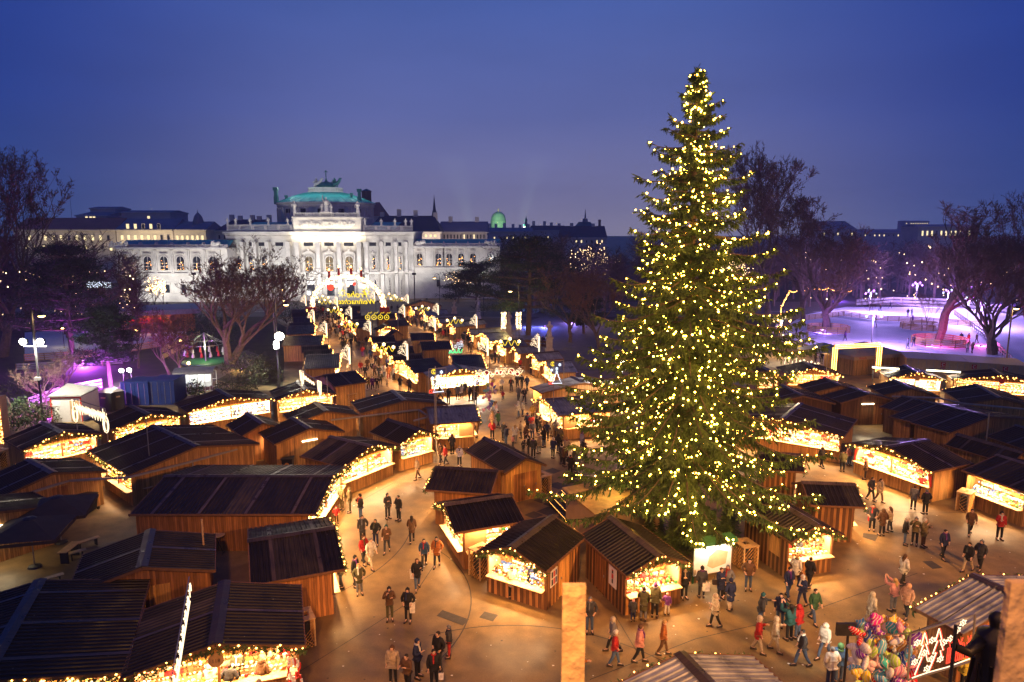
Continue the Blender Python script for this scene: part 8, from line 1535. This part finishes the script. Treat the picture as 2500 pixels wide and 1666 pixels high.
# the dense crowd far down the two lanes: small figures, one mesh each
def far_mesh(k):
    b = MB(); st = (.0, .12, .2)[k % 3]
    for s in (-1, 1): b.tube([(s*.1, s*st, 0), (s*.1, s*st*.4, .45), (s*.08, 0, .9)], [.05, .06, .085], 5, 1)
    b.lathe([(.19, .72), (.2, .95), (.18, 1.15), (.21, 1.35), (.12, 1.47)], 8, (0, 0, 0), 0, 1.05, .72)
    for s in (-1, 1): b.tube([(s*.2, 0, 1.38), (s*.27, .03, 1.1), (s*.2, .12+.08*(k % 2), .9+.15*(k % 2))], [.065, .055, .045], 5, 0)
    b.ball((0, .01, 1.58), .1, 2, 8, .92, 1, 1.15); b.ball((0, -.02, 1.62), .108, 3, 8, .95, 1, .95)
    return b
FM = []
for k in range(6): o = far_mesh(k).build('person', [M['cloth'], M['trouser'], M['skin'], M['hair'] if k % 2 else M['trouser']], None, True); FM.append(o.data); bpy.data.objects.remove(o)
def crowd_stuff(pts, n, lane, seed):
    r_ = random.Random(seed); q = [(P(*a), P(*b_)) for a, b_ in pts]; cols_ = ['black', 'charcoal', 'brown', 'navy', 'grey', 'red', 'cream', 'olive']; ms = [mat('crowd_'+k, CC[k], .8) for k in cols_]+[M['trouser'], M['skin']]; b = MB(); src = [far_mesh(k) for k in range(6)]
    for i in range(n):
        j = r_.randrange(len(q)-1); t = r_.random(); p = q[j][0].lerp(q[j+1][0], t).lerp(q[j][1].lerp(q[j+1][1], t), r_.random()); s = src[r_.randrange(6)]; a = r_.choice((0, pi))+r_.uniform(-.7, .7); ca, sa = cos(a), sin(a); mm = r_.choice((0, 0, 0, 1, 1, 2, 2, 3, 4, 5, 6, 7)); h = r_.uniform(.9, 1.06); k0 = len(b.v)
        b.v += [(p.x+x*ca-y*sa, p.y+x*sa+y*ca, z*h) for x, y, z in s.v]; b.f += [tuple(u+k0 for u in f_) for f_ in s.f]; b.m += [(mm, 8, 9, 8)[u] for u in s.m]
    tag(b.build('crowd', ms, None, True), 'packed crowd filling the far end of the %s lane' % lane, 'crowd', kind='stuff')
def crowd(pts, n, lane, seed):
    r_ = random.Random(seed); q = [(P(*a), P(*b_)) for a, b_ in pts]; got = []; pal = ['black']*5+['charcoal']*4+['brown']*3+['navy']*2+['grey', 'red', 'cream', 'olive', 'white', 'beige', 'pink', 'khaki']; tries = 0
    while len(got) < n and tries < 6000:
        tries += 1; i = r_.randrange(len(q)-1); t = r_.random(); l = q[i][0].lerp(q[i+1][0], t); rr2 = q[i][1].lerp(q[i+1][1], t); p = l.lerp(rr2, r_.random())
        if any((p-g).length < .75 for g in got): continue
        got.append(p); k = r_.randrange(6); o = bpy.data.objects.new('person', FM[k]); col.objects.link(o); o.location = p; o.rotation_euler.z = r_.choice((0, pi))+r_.uniform(-.7, .7); s_ = r_.uniform(.92, 1.08); o.scale = (s_, s_, s_); cn = r_.choice(pal); o.color = (*CC[cn], 1)
        tag(o, '%s clad figure in the dense far crowd of the %s lane' % (cn, lane), 'person', 'dense far crowd of the %s lane' % lane)
crowd([((752, 762), (818, 762)), ((762, 785), (845, 785)), ((785, 812), (870, 812)), ((815, 838), (905, 836)), ((830, 862), (940, 866))], 46, 'left', 1)
crowd([((955, 762), (995, 762)), ((985, 785), (1062, 787)), ((1040, 812), (1130, 815)), ((1085, 835), (1165, 845)), ((1120, 865), (1200, 880))], 30, 'right', 2)
crowd_stuff([((752, 760), (820, 760)), ((762, 785), (848, 785)), ((785, 812), (868, 812)), ((812, 836), (900, 834))], 120, 'left', 11)
crowd_stuff([((955, 760), (1000, 760)), ((985, 785), (1062, 787)), ((1040, 812), (1135, 815)), ((1085, 835), (1165, 842))], 90, 'right', 12)
import sys; print('people', len([o for o in bpy.data.objects if o.name.startswith('person')]))
# ------------------------------------------------------------------ the hazy winter air
hm, ht, hb = nmat('haze'); ht.nodes.remove(hb); pvn = ht.nodes.new('ShaderNodeVolumePrincipled'); pvn.inputs['Color'].default_value = (.85, .88, 1, 1); pvn.inputs['Density'].default_value = .00038; pvn.inputs['Anisotropy'].default_value = .3
ht.links.new(pvn.outputs[0], ht.nodes['Material Output'].inputs['Volume'])
b = MB(); b.box(-900, 900, -70, 1000, -1, 78); tag(b.build('haze', hm), 'thin winter haze over the square and city', 'haze', kind='stuff')
sc.cycles.volume_bounces = 0
